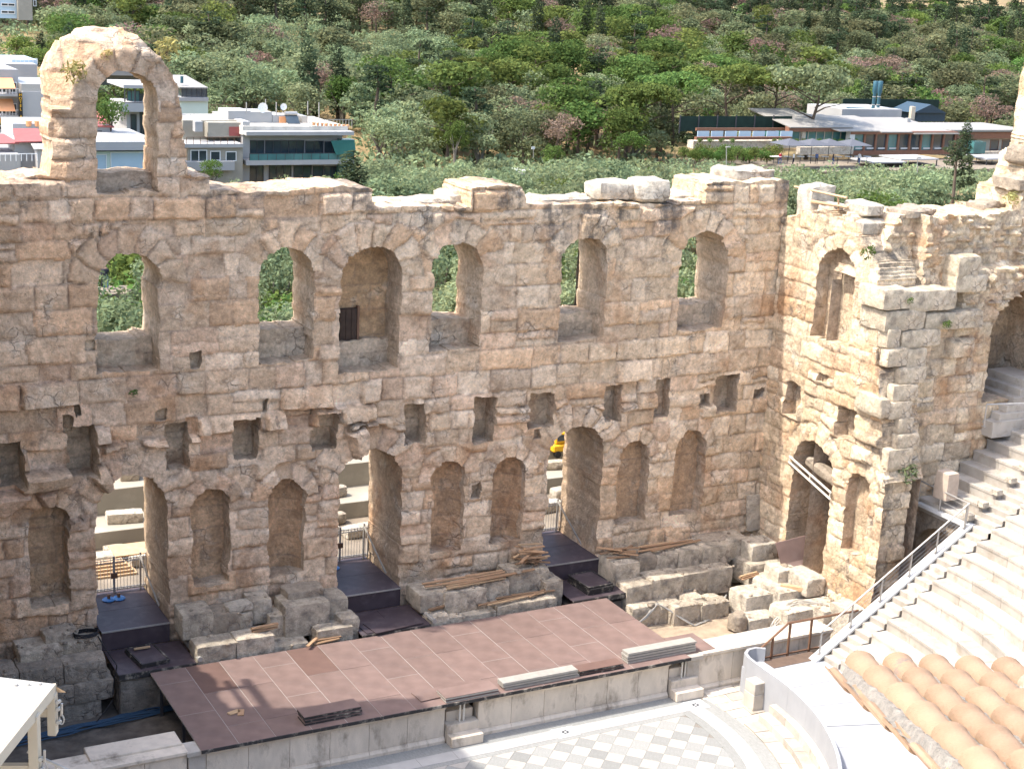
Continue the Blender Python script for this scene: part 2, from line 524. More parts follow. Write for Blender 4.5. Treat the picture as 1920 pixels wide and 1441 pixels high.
# ------------------------------------------------------------------ ruined masonry walls
class Courses:
    """irregular ashlar: courses of blocks, some split, with arch rings of voussoirs"""
    def __init__(s, u0, u1, v0, v1, hmin=.5, hmax=.82, lmin=.6, lmax=1.7, arches=(), seed=1, split=.28, warp=.09):
        R = random.Random(seed)
        s.vb = [v0 - .4]
        while s.vb[-1] < v1 + .5: s.vb.append(s.vb[-1] + R.uniform(hmin, hmax))
        s.vb = np.array(s.vb)
        s.rows = []
        for k in range(len(s.vb) - 1):
            j = [u0 - 1 - R.random()]
            while j[-1] < u1 + 2: j.append(j[-1] + R.uniform(lmin, lmax) * (1 if R.random() < .8 else 1.35))
            s.rows.append(np.array(j))
        s.arches = arches; s.seed = seed; s.split = split; s.warp = warp

    def query(s, U, V):
        sh = U.shape; u = U.ravel(); v = V.ravel()
        w = s.warp
        uw = u + w * fbm(u * 1.1, v * 1.1, s.seed + 3, 3) + w * .5 * fbm(u * 3.5, v * 3.5, s.seed + 9, 2)
        vw = v + w * fbm(u * .8 + 40, v * 1.1, s.seed + 5, 3) + w * .5 * fbm(u * 3.5 + 9, v * 3.5, s.seed + 19, 2)
        k = np.clip(np.searchsorted(s.vb, vw) - 1, 0, len(s.rows) - 1)
        bid = np.zeros(u.shape, np.int64); dist = np.zeros(u.shape)
        lo = s.vb[k]; hi = s.vb[k + 1]
        uL = np.zeros_like(u); uR = np.zeros_like(u)
        for kk in range(len(s.rows)):
            m = k == kk
            if not m.any(): continue
            r = s.rows[kk]
            j = np.clip(np.searchsorted(r, uw[m]) - 1, 0, len(r) - 2)
            bid[m] = kk * 400 + j * 4
            uL[m] = r[j]; uR[m] = r[j + 1]
        hs = _hash(bid, bid * 0 + 3, s.seed)
        hp = .35 + .3 * _hash(bid, bid * 0 + 8, s.seed)
        mh = hs < s.split * .5
        vm = lo + (hi - lo) * hp
        up = mh & (vw > vm); dn = mh & ~up
        bid[up] += 1; lo = np.where(up, vm, lo); hi = np.where(dn, vm, hi)
        mv = (hs >= s.split * .5) & (hs < s.split)
        um = uL + (uR - uL) * hp
        rt = mv & (uw > um); lf = mv & ~rt
        bid[rt] += 2; uL = np.where(rt, um, uL); uR = np.where(lf, um, uR)
        dist = np.minimum(np.minimum(uw - uL, uR - uw), np.minimum(vw - lo, hi - vw))
        for i, (uc, vs, Ra, wd) in enumerate(s.arches):
            dx = uw - uc; dy = vw - vs; rr = np.hypot(dx, dy)
            n = max(5, int(round(math.pi * (Ra + wd / 2) / .62)))
            a = np.arctan2(dy, dx) / math.pi * n + .12 * np.sin(rr * 4)
            jj = np.floor(a)
            outer = wd * (.85 + .35 * _hash(jj.astype(np.int64), jj.astype(np.int64) * 0 + i, 77))
            m = (rr > Ra - .3) & (rr < Ra + outer) & (dy > -.03) & (jj >= 0) & (jj < n)
            fr = a - jj
            dd = np.minimum(np.minimum(fr, 1 - fr) * math.pi / n * rr, np.minimum(Ra + outer - rr, dy + .1))
            bid = np.where(m, 200000 + i * 100 + jj.astype(np.int64), bid)
            dist = np.where(m, dd, np.where((rr < Ra + outer + .25) & (dy > -.03), np.minimum(dist, np.abs(rr - Ra - outer)), dist))
        return bid.reshape(sh), np.maximum(dist, 0).reshape(sh)


def arch_sdf(ul, ur, vb, vt):
    w = (ur - ul) / 2; uc = (ul + ur) / 2; vs = vt - w

    def f(u, v):
        return np.where(v > vs, np.hypot(u - uc, v - vs) - w, np.maximum(np.abs(u - uc) - w, vb - v))
    return f


def rect_sdf(ul, ur, vb, vt):
    return lambda u, v: np.maximum(np.abs(u - (ul + ur) / 2) - (ur - ul) / 2, np.abs(v - (vb + vt) / 2) - (vt - vb) / 2)


PALETTE = np.array([(.54, .435, .31), (.51, .40, .28), (.57, .465, .34), (.52, .38, .25), (.49, .395, .29),
                    (.60, .50, .375), (.53, .405, .29)])


def masonry(parent, frame, u0, u1, v0, v1, h, top, regions, lay, relief, back, material, tone=lambda u, v: 1.0,
            crust=lambda u, v: 0 * u, erode=.10, max_stones=300, offs=.06, joint=.075, seed=5, stone_name='stone',
            niche_tint=(.52, .38, .26), inview=None):
    nu = int(round((u1 - u0) / h)); nv = int(round((v1 - v0) / h))
    U, V = np.meshgrid(u0 + np.arange(nu + 1) * h, v0 + np.arange(nv + 1) * h, indexing='ij')

    def er(u, v):
        return (u + erode * fbm(u * 1.3, v * 1.3, seed + 31, 3) + erode * .5 * fbm(u * 4, v * 4, seed + 37, 2),
                v + erode * fbm(u * 1.3 + 50, v * 1.3, seed + 33, 3) + erode * .5 * fbm(u * 4 + 50, v * 4, seed + 39, 2))
    sd = [lambda u, v: v - top(u)] + [r['sdf'] for r in regions]

    def ev(f, u, v, e=True):
        return f(*er(u, v)) if e else f(u, v)
    best = np.full(U.shape, 1e9); mu = np.zeros(U.shape); mv = np.zeros(U.shape)
    for f in sd:
        d0 = ev(f, U, V); e = h * .2
        gu = (ev(f, U + e, V) - ev(f, U - e, V)) / (2 * e); gv = (ev(f, U, V + e) - ev(f, U, V - e)) / (2 * e)
        g2 = np.maximum(gu * gu + gv * gv, .05)
        dn = np.abs(d0) / np.sqrt(g2)
        m = (dn < best) & (dn < .55 * h)
        best = np.where(m, dn, best)
        mu = np.where(m, -d0 * gu / g2, mu); mv = np.where(m, -d0 * gv / g2, mv)
    U = U + mu; V = V + mv
    Uc = (U[:-1, :-1] + U[1:, :-1] + U[1:, 1:] + U[:-1, 1:]) / 4
    Vc = (V[:-1, :-1] + V[1:, :-1] + V[1:, 1:] + V[:-1, 1:]) / 4
    reg = np.zeros(Uc.shape, int)
    for i, r in enumerate(regions):
        reg[ev(r['sdf'], Uc, Vc) < 0] = i + 1
    OUT = 99
    reg[ev(sd[0], Uc, Vc) > 0] = OUT
    hole = {OUT} | {i + 1 for i, r in enumerate(regions) if r.get('hole')}
    # front relief
    bidv, dist = lay.query(U, V)
    bidc, distc = lay.query(Uc, Vc)
    hb = _hash(bidv, bidv * 0 + 11, seed)
    hb2 = _hash(bidv, bidv * 0 + 12, seed)
    hb3 = _hash(bidv, bidv * 0 + 13, seed)
    ofs = (hb * 2 - 1) * offs * (1 + 1.5 * (hb2 > .85))
    sm = np.clip(dist / .10, 0, 1); sm = sm * sm * (3 - 2 * sm)
    amp = relief(U, V) if callable(relief) else (0 * U, 0 * U)
    base, ruin = amp
    rofs = np.where(hb3 > .5, (hb2 - .35) * 1.0, 0) * ruin
    dep = base - (ofs + rofs) * (.3 + .7 * sm) + joint * (1 - sm) * (.4 + 1.0 * vnoise(U * .9, V * .9, seed + 4))
    dep = dep + .055 * fbm(U * 1.4, V * 1.4, seed + 2, 4) + .03 * fbm(U * 5, V * 5, seed + 6, 3) + ruin * .16 * fbm(U * 1.1, V * 1.1, seed + 8, 3)
    # vertices per region
    verts = []; nvert = 0; idx = {}

    def depth_of(r):
        if r == 0: return dep
        if r == OUT: return back(U, V)
        q = regions[r - 1]
        d = q['depth']
        d = d(U, V) if callable(d) else d + 0 * U
        if not q.get('hole'):
            d = d + .035 * fbm(U * 2, V * 2, seed + 60 + r, 4) + .02 * (1 - np.clip(dist / .05, 0, 1))
        return d
    deps = {}
    faces = []; fpart = []; fcol = []
    pos = []
    for r in sorted(set(reg.ravel().tolist())):
        deps[r] = depth_of(r)
        m = np.zeros(U.shape, bool); c = reg == r
        m[:-1, :-1] |= c; m[1:, :-1] |= c; m[1:, 1:] |= c; m[:-1, 1:] |= c
        id_ = np.full(U.shape, -1); id_[m] = nvert + np.arange(m.sum())
        idx[r] = id_
        nvert += int(m.sum())
        pos.append(np.stack([U[m], V[m], deps[r][m]], 1))
    pos = [np.concatenate(pos)]
    # colours
    tn = tone(Uc, Vc)
    ci = (_hash(bidc, bidc * 0 + 21, seed) * len(PALETTE)).astype(int) % len(PALETTE)
    colc = PALETTE[ci] * (.84 + .32 * _hash(bidc, bidc * 0 + 22, seed))[..., None]
    colc = colc * (tn[..., None] if np.ndim(tn) == 2 else tn)
    cr = np.clip(crust(Uc, Vc), 0, 1)
    jm = np.clip(1 - dist / .045, 0, 1) * (.28 + .42 * vnoise(U * 1.3, V * 1.3, seed + 71))
    mort = np.array((.25, .185, .145))
    PART = {}
    for r in idx:
        if r in hole: continue
        ii, jj = np.nonzero(reg == r)
        id_ = idx[r]
        F = np.stack([id_[ii, jj], id_[ii + 1, jj], id_[ii + 1, jj + 1], id_[ii, jj + 1]], 1)
        faces.append(F)
        if r == 0:
            fpart.append(bidc[ii, jj] + 1000)
            c = colc[ii, jj]
        else:
            fpart.append(np.full(len(ii), -r))
            t = np.array(regions[r - 1].get('tint', niche_tint))
            c = t[None, :] * (.85 + .3 * _hash(bidc[ii, jj], bidc[ii, jj] * 0 + 5, seed))[:, None]
        J = np.stack([jm[ii, jj], jm[ii + 1, jj], jm[ii + 1, jj + 1], jm[ii, jj + 1]], 1)[..., None]
        C = c[:, None, :] * (1 - J) + mort * J
        A = np.repeat(cr[ii, jj][:, None, None], 4, 1) * (1 if r == 0 else .5)
        fcol.append(np.concatenate([C, A], 2))
    # connecting strips
    extra = []; cache = {}; ef = []; ep = []; ec = []

    def chain(i, j, a, b):
        lo, hi = (a, b) if deps[a][i, j] <= deps[b][i, j] else (b, a)
        key = (i, j, min(a, b), max(a, b))
        if key in cache: return cache[key]
        d0 = deps[lo][i, j]; d1 = deps[hi][i, j]
        n = max(1, int(round((d1 - d0) / .38)))
        n = min(n, 8)
        first = idx[lo][i, j]; last = idx[hi][i, j] if (hi not in hole) else -1
        ids = [first]
        for k in range(1, n + 1):
            if k == n and last >= 0:
                ids.append(last); break
            t = k / n; d = d0 + (d1 - d0) * t
            w = .06 if k < n else .03
            uu = U[i, j] + w * (mnoise.noise(Vector((U[i, j] * 1.5, V[i, j] * 1.5, d * 1.7))))
            vv = V[i, j] + w * (mnoise.noise(Vector((U[i, j] * 1.5 + 9, V[i, j] * 1.5, d * 1.7))))
            ids.append(nvert + len(extra)); extra.append((uu, vv, d))
        cache[key] = (lo, ids)
        return cache[key]

    def strip(i0, j0, i1, j1, a, b, flip, ci_):
        # a = cell on the low side (left / below), b = right / above
        if a in hole and b in hole: return
        d0a = deps[a][i0, j0] + deps[a][i1, j1]; d0b = deps[b][i0, j0] + deps[b][i1, j1]
        lo, hi = (a, b) if d0a <= d0b else (b, a)
        A = chain(i0, j0, a, b)[1]; B = chain(i1, j1, a, b)[1]
        n = min(len(A), len(B)) - 1
        if len(A) != len(B):
            A = [A[int(round(k * (len(A) - 1) / n))] for k in range(n + 1)]
            B = [B[int(round(k * (len(B) - 1) / n))] for k in range(n + 1)]
        deeper_b = (hi == b)
        sreg = hi if hi != 0 else lo
        if sreg == OUT or sreg == 0:
            ca = ci_[0] if lo == a else ci_[1]
            part = bidc[ca] + 1000; col = colc[ca]; al = cr[ca]
        else:
            part = -sreg; col = np.array(regions[sreg - 1].get('jamb', (.55, .425, .30))); al = .6 * cr[ci_[0]]
        for k in range(n):
            q = (A[k], A[k + 1], B[k + 1], B[k]) if not flip else (A[k], B[k], B[k + 1], A[k + 1])
            if not deeper_b: q = q[::-1]
            ef.append(q); ep.append(part); ec.append((*col, al))
    di, dj = np.nonzero(reg[:-1, :] != reg[1:, :])
    for i, j in zip(di, dj):
        strip(i + 1, j, i + 1, j + 1, reg[i, j], reg[i + 1, j], False, ((i, j), (i + 1, j)))
    di, dj = np.nonzero(reg[:, :-1] != reg[:, 1:])
    for i, j in zip(di, dj):
        strip(i, j + 1, i + 1, j + 1, reg[i, j], reg[i, j + 1], True, ((i, j), (i, j + 1)))
    P = np.concatenate(pos + ([np.array(extra)] if extra else []))
    W = frame(P[:, 0], P[:, 1], P[:, 2])
    F = np.concatenate(faces + ([np.array(ef)] if ef else []))
    part = np.concatenate(fpart + ([np.array(ep)] if ep else []))
    colr = np.concatenate(fcol + ([np.repeat(np.array(ec)[:, None, :], 4, 1)] if ec else []))
    # pick the stones
    fr = part[part >= 1000]
    ids, cnt = np.unique(fr, return_counts=True)
    if inview is not None:
        ctr = {}
        fc = W[F].mean(1)
        ok = inview(fc)
        vis = part[(part >= 1000) & ok]
        ids, cnt = np.unique(vis, return_counts=True)
    order = ids[np.argsort(-cnt)]
    cnts = np.sort(cnt)[::-1]
    single = set(order[:max_stones][cnts[:max_stones] > 6].tolist())
    off = Vector(parent.location)

    def emit(name, sel, kind=None):
        f = F[sel]
        uq, inv = np.unique(f, return_inverse=True)
        me = mesh_np(name, W[uq] - np.array(off), inv.reshape(f.shape), material, True, colr[sel].reshape(-1, 4), math.radians(55))
        o = add_mesh(name, me, parent)
        if kind: o['kind'] = kind
        return o
    def islands(f):
        uq, inv = np.unique(f, return_inverse=True); inv = inv.reshape(f.shape)
        lab = np.arange(len(uq))
        while True:
            mn = lab[inv].min(1); new = lab.copy()
            np.minimum.at(new, inv.ravel(), np.repeat(mn, 4))
            new = new[new]
            if (new == lab).all(): break
            lab = new
        return len(np.unique(lab))
    srt = np.argsort(part, kind='stable'); ps = part[srt]
    bounds = np.flatnonzero(np.diff(ps)) + 1
    rest = []
    for g in np.split(srt, bounds):
        p = int(part[g[0]])
        if p < 0:
            emit(regions[-p - 1]['name'], g)
        elif p in single and islands(F[g]) == 1:
            emit(stone_name, g)
        else:
            rest.append(g)
    if rest:
        emit('stonework', np.concatenate(rest), 'stuff')
    # plain back of the wall
    s = 6
    bu = U[::s, ::s]; bv = V[::s, ::s]
    bd = back(bu, bv)
    a, b = bu.shape
    ii, jj = np.meshgrid(np.arange(a - 1), np.arange(b - 1), indexing='ij')
    sub = np.zeros((a - 1, b - 1), bool)
    for i in range(a - 1):
        for j in range(b - 1):
            blk = reg[i * s:(i + 1) * s, j * s:(j + 1) * s]
            sub[i, j] = not np.isin(blk, list(hole)).any()
    ii = ii[sub]; jj = jj[sub]
    Fb = np.stack([ii * b + jj, ii * b + jj + 1, (ii + 1) * b + jj + 1, (ii + 1) * b + jj], 1)
    Wb = frame(bu.ravel(), bv.ravel(), bd.ravel()) - np.array(off)
    if len(Fb):
        me = mesh_np('back_face', Wb, Fb, material, False, np.tile(np.array([.45, .36, .27, .2]), (len(Fb) * 4, 1)))
        add_mesh('back_face', me, parent)
    return reg


def pxu(px, py, Y=0.0):
    p = PX(px, py, y=Y); return p[0], p[2]


# ---- openings of the stage wall, read off on its plane y = 0
def main_open(xl, xr, ymid, ytop, ybot):
    ul = pxu(xl, ymid)[0]; ur = pxu(xr, ymid)[0]
    vt = pxu((xl + xr) / 2, ytop)[1]; vb = pxu((xl + xr) / 2, ybot)[1]
    return ul, ur, vb, vt


regions = []
arches = []


def add_arch(ul, ur, vt, ring):
    w = (ur - ul) / 2
    arches.append(((ul + ur) / 2, vt - w, w, ring))


for (xl, xr, ym, yt, yb, ypar) in ((183, 300, 600, 473, 697, 634), (487, 589, 600, 464, 679, 618),
                                   (810, 905, 560, 455, 655, 599), (1052, 1137, 550, 445, 638, 586), (1274, 1361, 540, 435, 618, 570)):
    ul, ur, vb, vt = main_open(xl, xr, ym, yt, yb)
    par = PX((xl + xr) / 2, ypar, y=.95)[2]
    regions.append(dict(sdf=arch_sdf(ul, ur, vb, vt), depth=.95, name='window_niche', tint=(.60, .46, .32)))
    regions.append(dict(sdf=arch_sdf(ul, ur, par, vt), depth=2.2, hole=True, name='window_opening'))
    add_arch(ul, ur, vt, .85)
ul, ur, vb, vt = main_open(638, 752, 580, 460, 692)
regions.append(dict(sdf=arch_sdf(ul, ur, vb, vt), depth=1.35, name='deep_niche', tint=(.58, .38, .215)))
regions.append(dict(sdf=rect_sdf(ul, ur, vb - .1, vb + .85), depth=1.0, name='niche_ledge', tint=(.58, .45, .32)))
add_arch(ul, ur, vt, .85)
DOORS = []
for (xl, xr, ym, yt, ul_, ur_) in ((182, 316, 1050, 893, None, None), (633, 751, 1000, 843, None, None), (1023, 1124, 960, 802, None, None)):
    ul, ur, vb, vt = main_open(xl, xr, ym, yt, 1150)
    DOORS.append((ul, ur, vt))
    regions.append(dict(sdf=arch_sdf(ul, ur, -.3, vt), depth=3.1, hole=True, name='doorway', jamb=(.43, .31, .205), tint=(.52, .42, .31)))
    add_arch(ul, ur, vt, .95)
for (xl, xr, ym, yt, yb, dp, apse) in ((57, 130, 1050, 945, 1133, .85, 0), (361, 430, 1000, 914, 1095, .8, 0), (504, 571, 990, 899, 1076, .75, 1),
                                       (809, 870, 950, 865, 1034, .6, 1), (922, 982, 940, 856, 1018, .7, 1), (1159, 1215, 900, 828, 980, .65, 0), (1265, 1320, 890, 810, 964, .65, 0)):
    ul, ur, vb, vt = main_open(xl, xr, ym, yt, yb)
    if apse:
        dpt = (lambda c, w, d: lambda u, v: d * np.sqrt(np.maximum(.12, 1 - ((u - c) / (w * 1.05)) ** 2)))((ul + ur) / 2, (ur - ul) / 2, dp + .25)
    else:
        dpt = dp
    regions.append(dict(sdf=arch_sdf(ul, ur, vb, vt), depth=dpt, name='niche', tint=(.58, .385, .23)))
    add_arch(ul, ur, vt, .55)
for (x0, y0, x1, y1, dp) in ((-5, 832, 44, 912, .9), (128, 800, 180, 895, .95), (311, 797, 357, 880, .8), (440, 785, 484, 862, .8), (588, 772, 633, 806, .45),
                             (581, 803, 631, 845, .7), (757, 757, 797, 832, .7), (887, 745, 929, 828, .8), (993, 738, 1040, 800, .6), (1135, 722, 1168, 790, .7),
                             (1227, 712, 1258, 783, .6), (1340, 703, 1384, 772, .8), (1311, 737, 1331, 760, .4), (356, 658, 378, 690, .35), (1414, 728, 1431, 746, .4),
                             (140, 760, 152, 782, .35), (160, 640, 182, 662, .2), (492, 750, 502, 772, .3), (1000, 804, 1012, 822, .3), (884, 908, 902, 935, .3),
                             (290, 768, 312, 790, .25), (119, 780, 137, 812, .45)):
    a = pxu(x0, (y0 + y1) / 2); b = pxu(x1, (y0 + y1) / 2); c = pxu((x0 + x1) / 2, y0); d = pxu((x0 + x1) / 2, y1)
    regions.append(dict(sdf=rect_sdf(a[0], b[0], d[1], c[1]), depth=dp, name='beam_hole', tint=(.58, .44, .30)))
# standing arch of the top storey
AL, AR = pxu(181, 250)[0], pxu(297, 250)[0]
AT = pxu(240, 133)[1]; AB = pxu(240, 361)[1]
regions.append(dict(sdf=arch_sdf(AL, AR, AB, AT), depth=.75, name='window_niche', tint=(.50, .39, .29)))
regions.append(dict(sdf=arch_sdf(AL, AR, PX(240, 322, y=.75)[2], AT), depth=1.75, hole=True, name='window_opening'))
add_arch(AL, AR, AT, .75)
ARC = arches[-1]

TOPPX = [(-240, 346), (-100, 342), (0, 337), (96, 334), (98, 300), (97, 140), (108, 110), (125, 85), (155, 66), (195, 57), (235, 59), (268, 74), (298, 102), (320, 132),
         (334, 165), (340, 215), (347, 252), (349, 330), (392, 334), (393, 357), (470, 360), (558, 357), (575, 351), (640, 350), (697, 354), (699, 387), (760, 388),
         (879, 385), (881, 350), (980, 348), (983, 383), (1060, 383), (1257, 382), (1285, 377), (1320, 375), (1322, 342), (1400, 340), (1440, 338), (1475, 338)]
tu, tv = zip(*[pxu(*p) for p in TOPPX])
tu = np.maximum.accumulate(np.array(tu) + np.arange(len(tu)) * 1e-3); tv = np.array(tv)
main_top = lambda u: np.interp(u, tu, tv)


def main_relief(u, v):
    r = np.hypot(u - ARC[0], v - ARC[1])
    base = np.where((v > 15.6) & (r > ARC[2] + .72) & (v > ARC[1] - .2), (r - ARC[2] - .72) * 1.1, 0)
    base = np.where((v > 15.4) & (v <= 17.6) & (u < AL), np.clip((u - AL + .9) * -.5, 0, .4), base)
    base = base + np.where((v > 13.6) & (v < 15.3), 0, 0)
    ruin = np.exp(-((v - 6.3) / 1.5) ** 2) * np.where(u < 0, 1.05, .5) + np.exp(-((v - 14) / 1.0) ** 2) * .18 + .05
    ruin = ruin + np.exp(-((v - 7.2) / 2.2) ** 2 - ((u + 12.5) / 2.0) ** 2) * .5
    ruin = ruin * np.clip((17 - u) / 3, .25, 1)
    return base, ruin


def main_crust(u, v):
    t = main_top(u) - v
    st = np.clip(fbm(u * 1.6, v * .12, 91, 4) * 1.6 + .3, 0, 1)
    c = np.clip(1 - t / 2.2, 0, 1) * (.35 + .65 * st)
    c = c + .75 * st * np.clip(1 - t / 9, 0, 1) * np.clip((u + 2) / 5, 0, 1)
    c = c + .35 * np.clip(fbm(u * .5, v * .4, 95, 3) * 2, 0, 1)
    c = c + .8 * np.clip(1 - (v + .6) / .8, 0, 1)
    c = c + .35 * np.exp(-((v - 6) / 1.6) ** 2) * np.clip((-6 - u) / 3, 0, 1)
    return .6 * c * np.where((v > 15.5) & (u < -6), .35, 1)


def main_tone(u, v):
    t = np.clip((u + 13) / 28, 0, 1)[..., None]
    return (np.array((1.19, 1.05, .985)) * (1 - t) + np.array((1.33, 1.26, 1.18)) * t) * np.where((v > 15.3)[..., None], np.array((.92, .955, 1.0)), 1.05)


def masonry_tone(fn):
    return fn


lay = Courses(-19, 19, -2, 21, arches=arches, seed=11, hmin=.58, hmax=.92, lmin=.75, lmax=1.95)
stage_wall = thing('ruined_stage_wall', 'long ruined limestone stage wall with arched windows, niches and one arch standing on top', 'ruined wall', (0, 0, 0))


def inview_main(fc):
    v = (fc - CAM) @ CM.T
    x = 960 + FPX * v[:, 0] / v[:, 2]
    return (x > -10) & (x < 1930)


# tone must be a per-cell colour multiplier
def _tone_cells(u, v):
    return main_tone(u, v)


_orig = masonry
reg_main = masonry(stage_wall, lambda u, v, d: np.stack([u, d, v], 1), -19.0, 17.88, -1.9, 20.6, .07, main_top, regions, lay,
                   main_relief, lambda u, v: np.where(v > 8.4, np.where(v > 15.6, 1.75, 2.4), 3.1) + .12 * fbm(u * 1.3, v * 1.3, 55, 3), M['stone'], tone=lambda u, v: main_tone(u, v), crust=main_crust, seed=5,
                   inview=inview_main)

# ---- east facing wing wall on the right, plane x = 17.7, u = -y
SX = 17.7


def sxu(px, py):
    p = PX(px, py, x=SX); return -p[1], p[2]


sreg = []; sarch = []


def side_arch(xl, xr, ym, xt, yt, xb, yb, dp, name, ring, hole=False, tint=(.56, .43, .29)):
    ul = sxu(xl, ym)[0]; ur = sxu(xr, ym + (xr - xl) * .36)[0]
    vt = sxu(xt, yt)[1]; vb = sxu(xb, yb)[1]
    sreg.append(dict(sdf=arch_sdf(ul, ur, vb, vt), depth=dp, name=name, hole=hole, tint=tint))
    sarch.append(((ul + ur) / 2, vt - (ur - ul) / 2, (ur - ul) / 2, ring))
    return ul, ur, vb, vt


side_arch(1527, 1598, 560, 1571, 467, 1550, 640, .62, 'deep_niche', .6)
sd_door = side_arch(1483, 1557, 900, 1525, 826, 1510, 1085, 1.6, 'doorway', .8, tint=(.42, .32, .22))
side_arch(1585, 1624, 955, 1608, 884, 1598, 1040, .5, 'niche', .45)
for (x0, y0, x1, y1, dp) in ((1472, 716, 1500, 783, .5), (1568, 762, 1602, 822, .6), (1535, 700, 1552, 716, .15)):
    a = sxu(x0, (y0 + y1) / 2 - 6); b = sxu(x1, (y0 + y1) / 2 + 6); c = sxu((x0 + x1) / 2, y0); d = sxu((x0 + x1) / 2, y1)
    sreg.append(dict(sdf=rect_sdf(a[0], b[0], d[1], c[1]), depth=dp, name='beam_hole', tint=(.44, .34, .23)))
STOP = [(0.0, 13.6), (.2, 13.6), (.75, 13.55), (1.2, 14.0), (2.6, 14.25), (3.2, 14.1), (4.0, 14.3), (4.6, 13.7), (5.1, 13.2), (5.6, 12.7), (6.0, 12.3), (6.05, 10.9), (6.3, 10.7), (6.35, 9.0), (6.7, 8.6),
        (6.8, 7.2), (7.05, 6.9), (7.15, 5.4), (7.45, 5.0), (7.7, 4.6), (7.8, 3.9)]
su_, sv_ = zip(*STOP)
side_top = lambda u: np.interp(u, su_, sv_) + .12 * fbm(u * 2.2, u * 0, 71, 3)
side_wall = thing('wing_wall', 'sunlit stone side wall with a tall arched niche above a doorway, meeting the stage wall', 'ruined wall', (0, 0, 0))
slay = Courses(-1, 9, -2, 16, arches=sarch, seed=23, hmin=.55, hmax=.9, lmin=.8, lmax=1.8)


def side_relief(u, v):
    ruin = np.exp(-((v - 6.5) / 1.3) ** 2) * .22 * np.clip((u - .8) / .8, 0, 1) + np.clip((v - 11.8) / 3, 0, 1) * .25 + np.clip((u - 5.2) / 1.5, 0, 1) * np.clip((v - 3) / 2, 0, 1) * .25
    base = np.clip((u - 4.6) / 1.2, 0, 1) * np.clip((v - 12.0) / 1.5, 0, 1) * .5
    return base, ruin


masonry(side_wall, lambda u, v, d: np.stack([SX + d, -u, v], 1), -.02, 7.7, -1.9, 14.9, .07, side_top, sreg, slay, side_relief,
        lambda u, v: 1.9 + 0 * u, M['stone'], tone=lambda u, v: np.ones(u.shape + (3,)) * np.array((1.22, 1.19, 1.12)),
        crust=lambda u, v: .5 * np.clip(fbm(u * 1.2, v * .3, 191, 3) * 2, 0, 1) + np.clip(1 - (side_top(u) - v) / .5, 0, 1) * .4 + .5 * np.clip((u - 6) / 1.2, 0, 1) * np.clip(fbm(u, v, 193, 3) * 2 + .3, 0, 1), seed=45, offs=.022, joint=.045)

# ---- retaining wall that turns towards the seats, plane y = -6.3
BY = -6.3
breg = []
bu0, bv0 = pxu(1880, 640, BY)
breg.append(dict(sdf=arch_sdf(23.6, 27.2, 6.9, 11.4), depth=2.6, name='doorway', tint=(.40, .30, .20)))  # closed arch, back tinted dark to stand for the shade inside
BTOP = [(17.6, 11.4), (17.9, 12.2), (18.4, 12.7), (18.75, 13.7), (19.2, 14.45), (20, 14.45), (22.6, 14.35), (24.7, 14.5), (24.85, 15.3), (25.6, 15.5), (25.75, 16.5), (26.3, 16.8), (26.45, 20.6), (29, 21.5)]
bu_, bv_ = zip(*BTOP)
b_top = lambda u: np.interp(u, bu_, bv_) + .12 * fbm(u * 2.0, u * 0, 171, 3)
class Mixed:
    def __init__(s, a, b, mask): s.a, s.b, s.mask = a, b, mask

    def query(s, U, V):
        i, d = s.a.query(U, V); k, e = s.b.query(U, V)
        m = s.mask(U, V)
        return np.where(m, k + 500000, i), np.where(m, e, d)


b_wall = thing('retaining_wall', 'stepped broken retaining wall of rubble and blocks rising beside the marble seats', 'ruined wall', (0, 0, 0))
blay = Courses(16, 31, -2, 22, arches=[(25.4, 9.6, 1.8, .8)], seed=37, hmin=.55, hmax=.85, lmin=.7, lmax=1.6, split=.4)


def b_relief(u, v):
    base = 0 * u
    # rubble core set back above the broken ledge
    back_ = np.where((v > 11.0 + .0 * u) & (u < 21.6), 1.0, 0)
    back_ = np.where((v > 10.9) & (u >= 20.0) & (u < 21.8), .45, back_)
    back_ = np.where((v > 12.4) & (u >= 21.6), .5, back_)
    prot = np.where((u < 19.15) & (v < 4.6), 1.25, 0)
    prot = np.where((u < 18.9) & (v >= 4.6) & (v < 11), .12, prot)
    ruin = np.where(v > 11, .35, .16) + .05
    return base + back_ - prot, ruin


blay = Mixed(blay, Courses(16, 31, -2, 22, seed=91, hmin=.16, hmax=.34, lmin=.18, lmax=.5, warp=.16), lambda u, v: (v > 11.0) & (u < 25.2))
masonry(b_wall, lambda u, v, d: np.stack([u, BY + d, v], 1), 17.80, 29.0, -1.9, 21.6, .075, b_top, breg, blay, b_relief,
        lambda u, v: 3.0 + 0 * u, M['stone'], tone=lambda u, v: np.ones(u.shape + (3,)) * np.array((1.2, 1.18, 1.12)),
        crust=lambda u, v: .75 * np.clip(fbm(u * .9, v * .7, 291, 4) * 2.2 + .2, 0, 1) * np.clip((22.5 - u) / 3, .35, 1), seed=65, joint=.07)

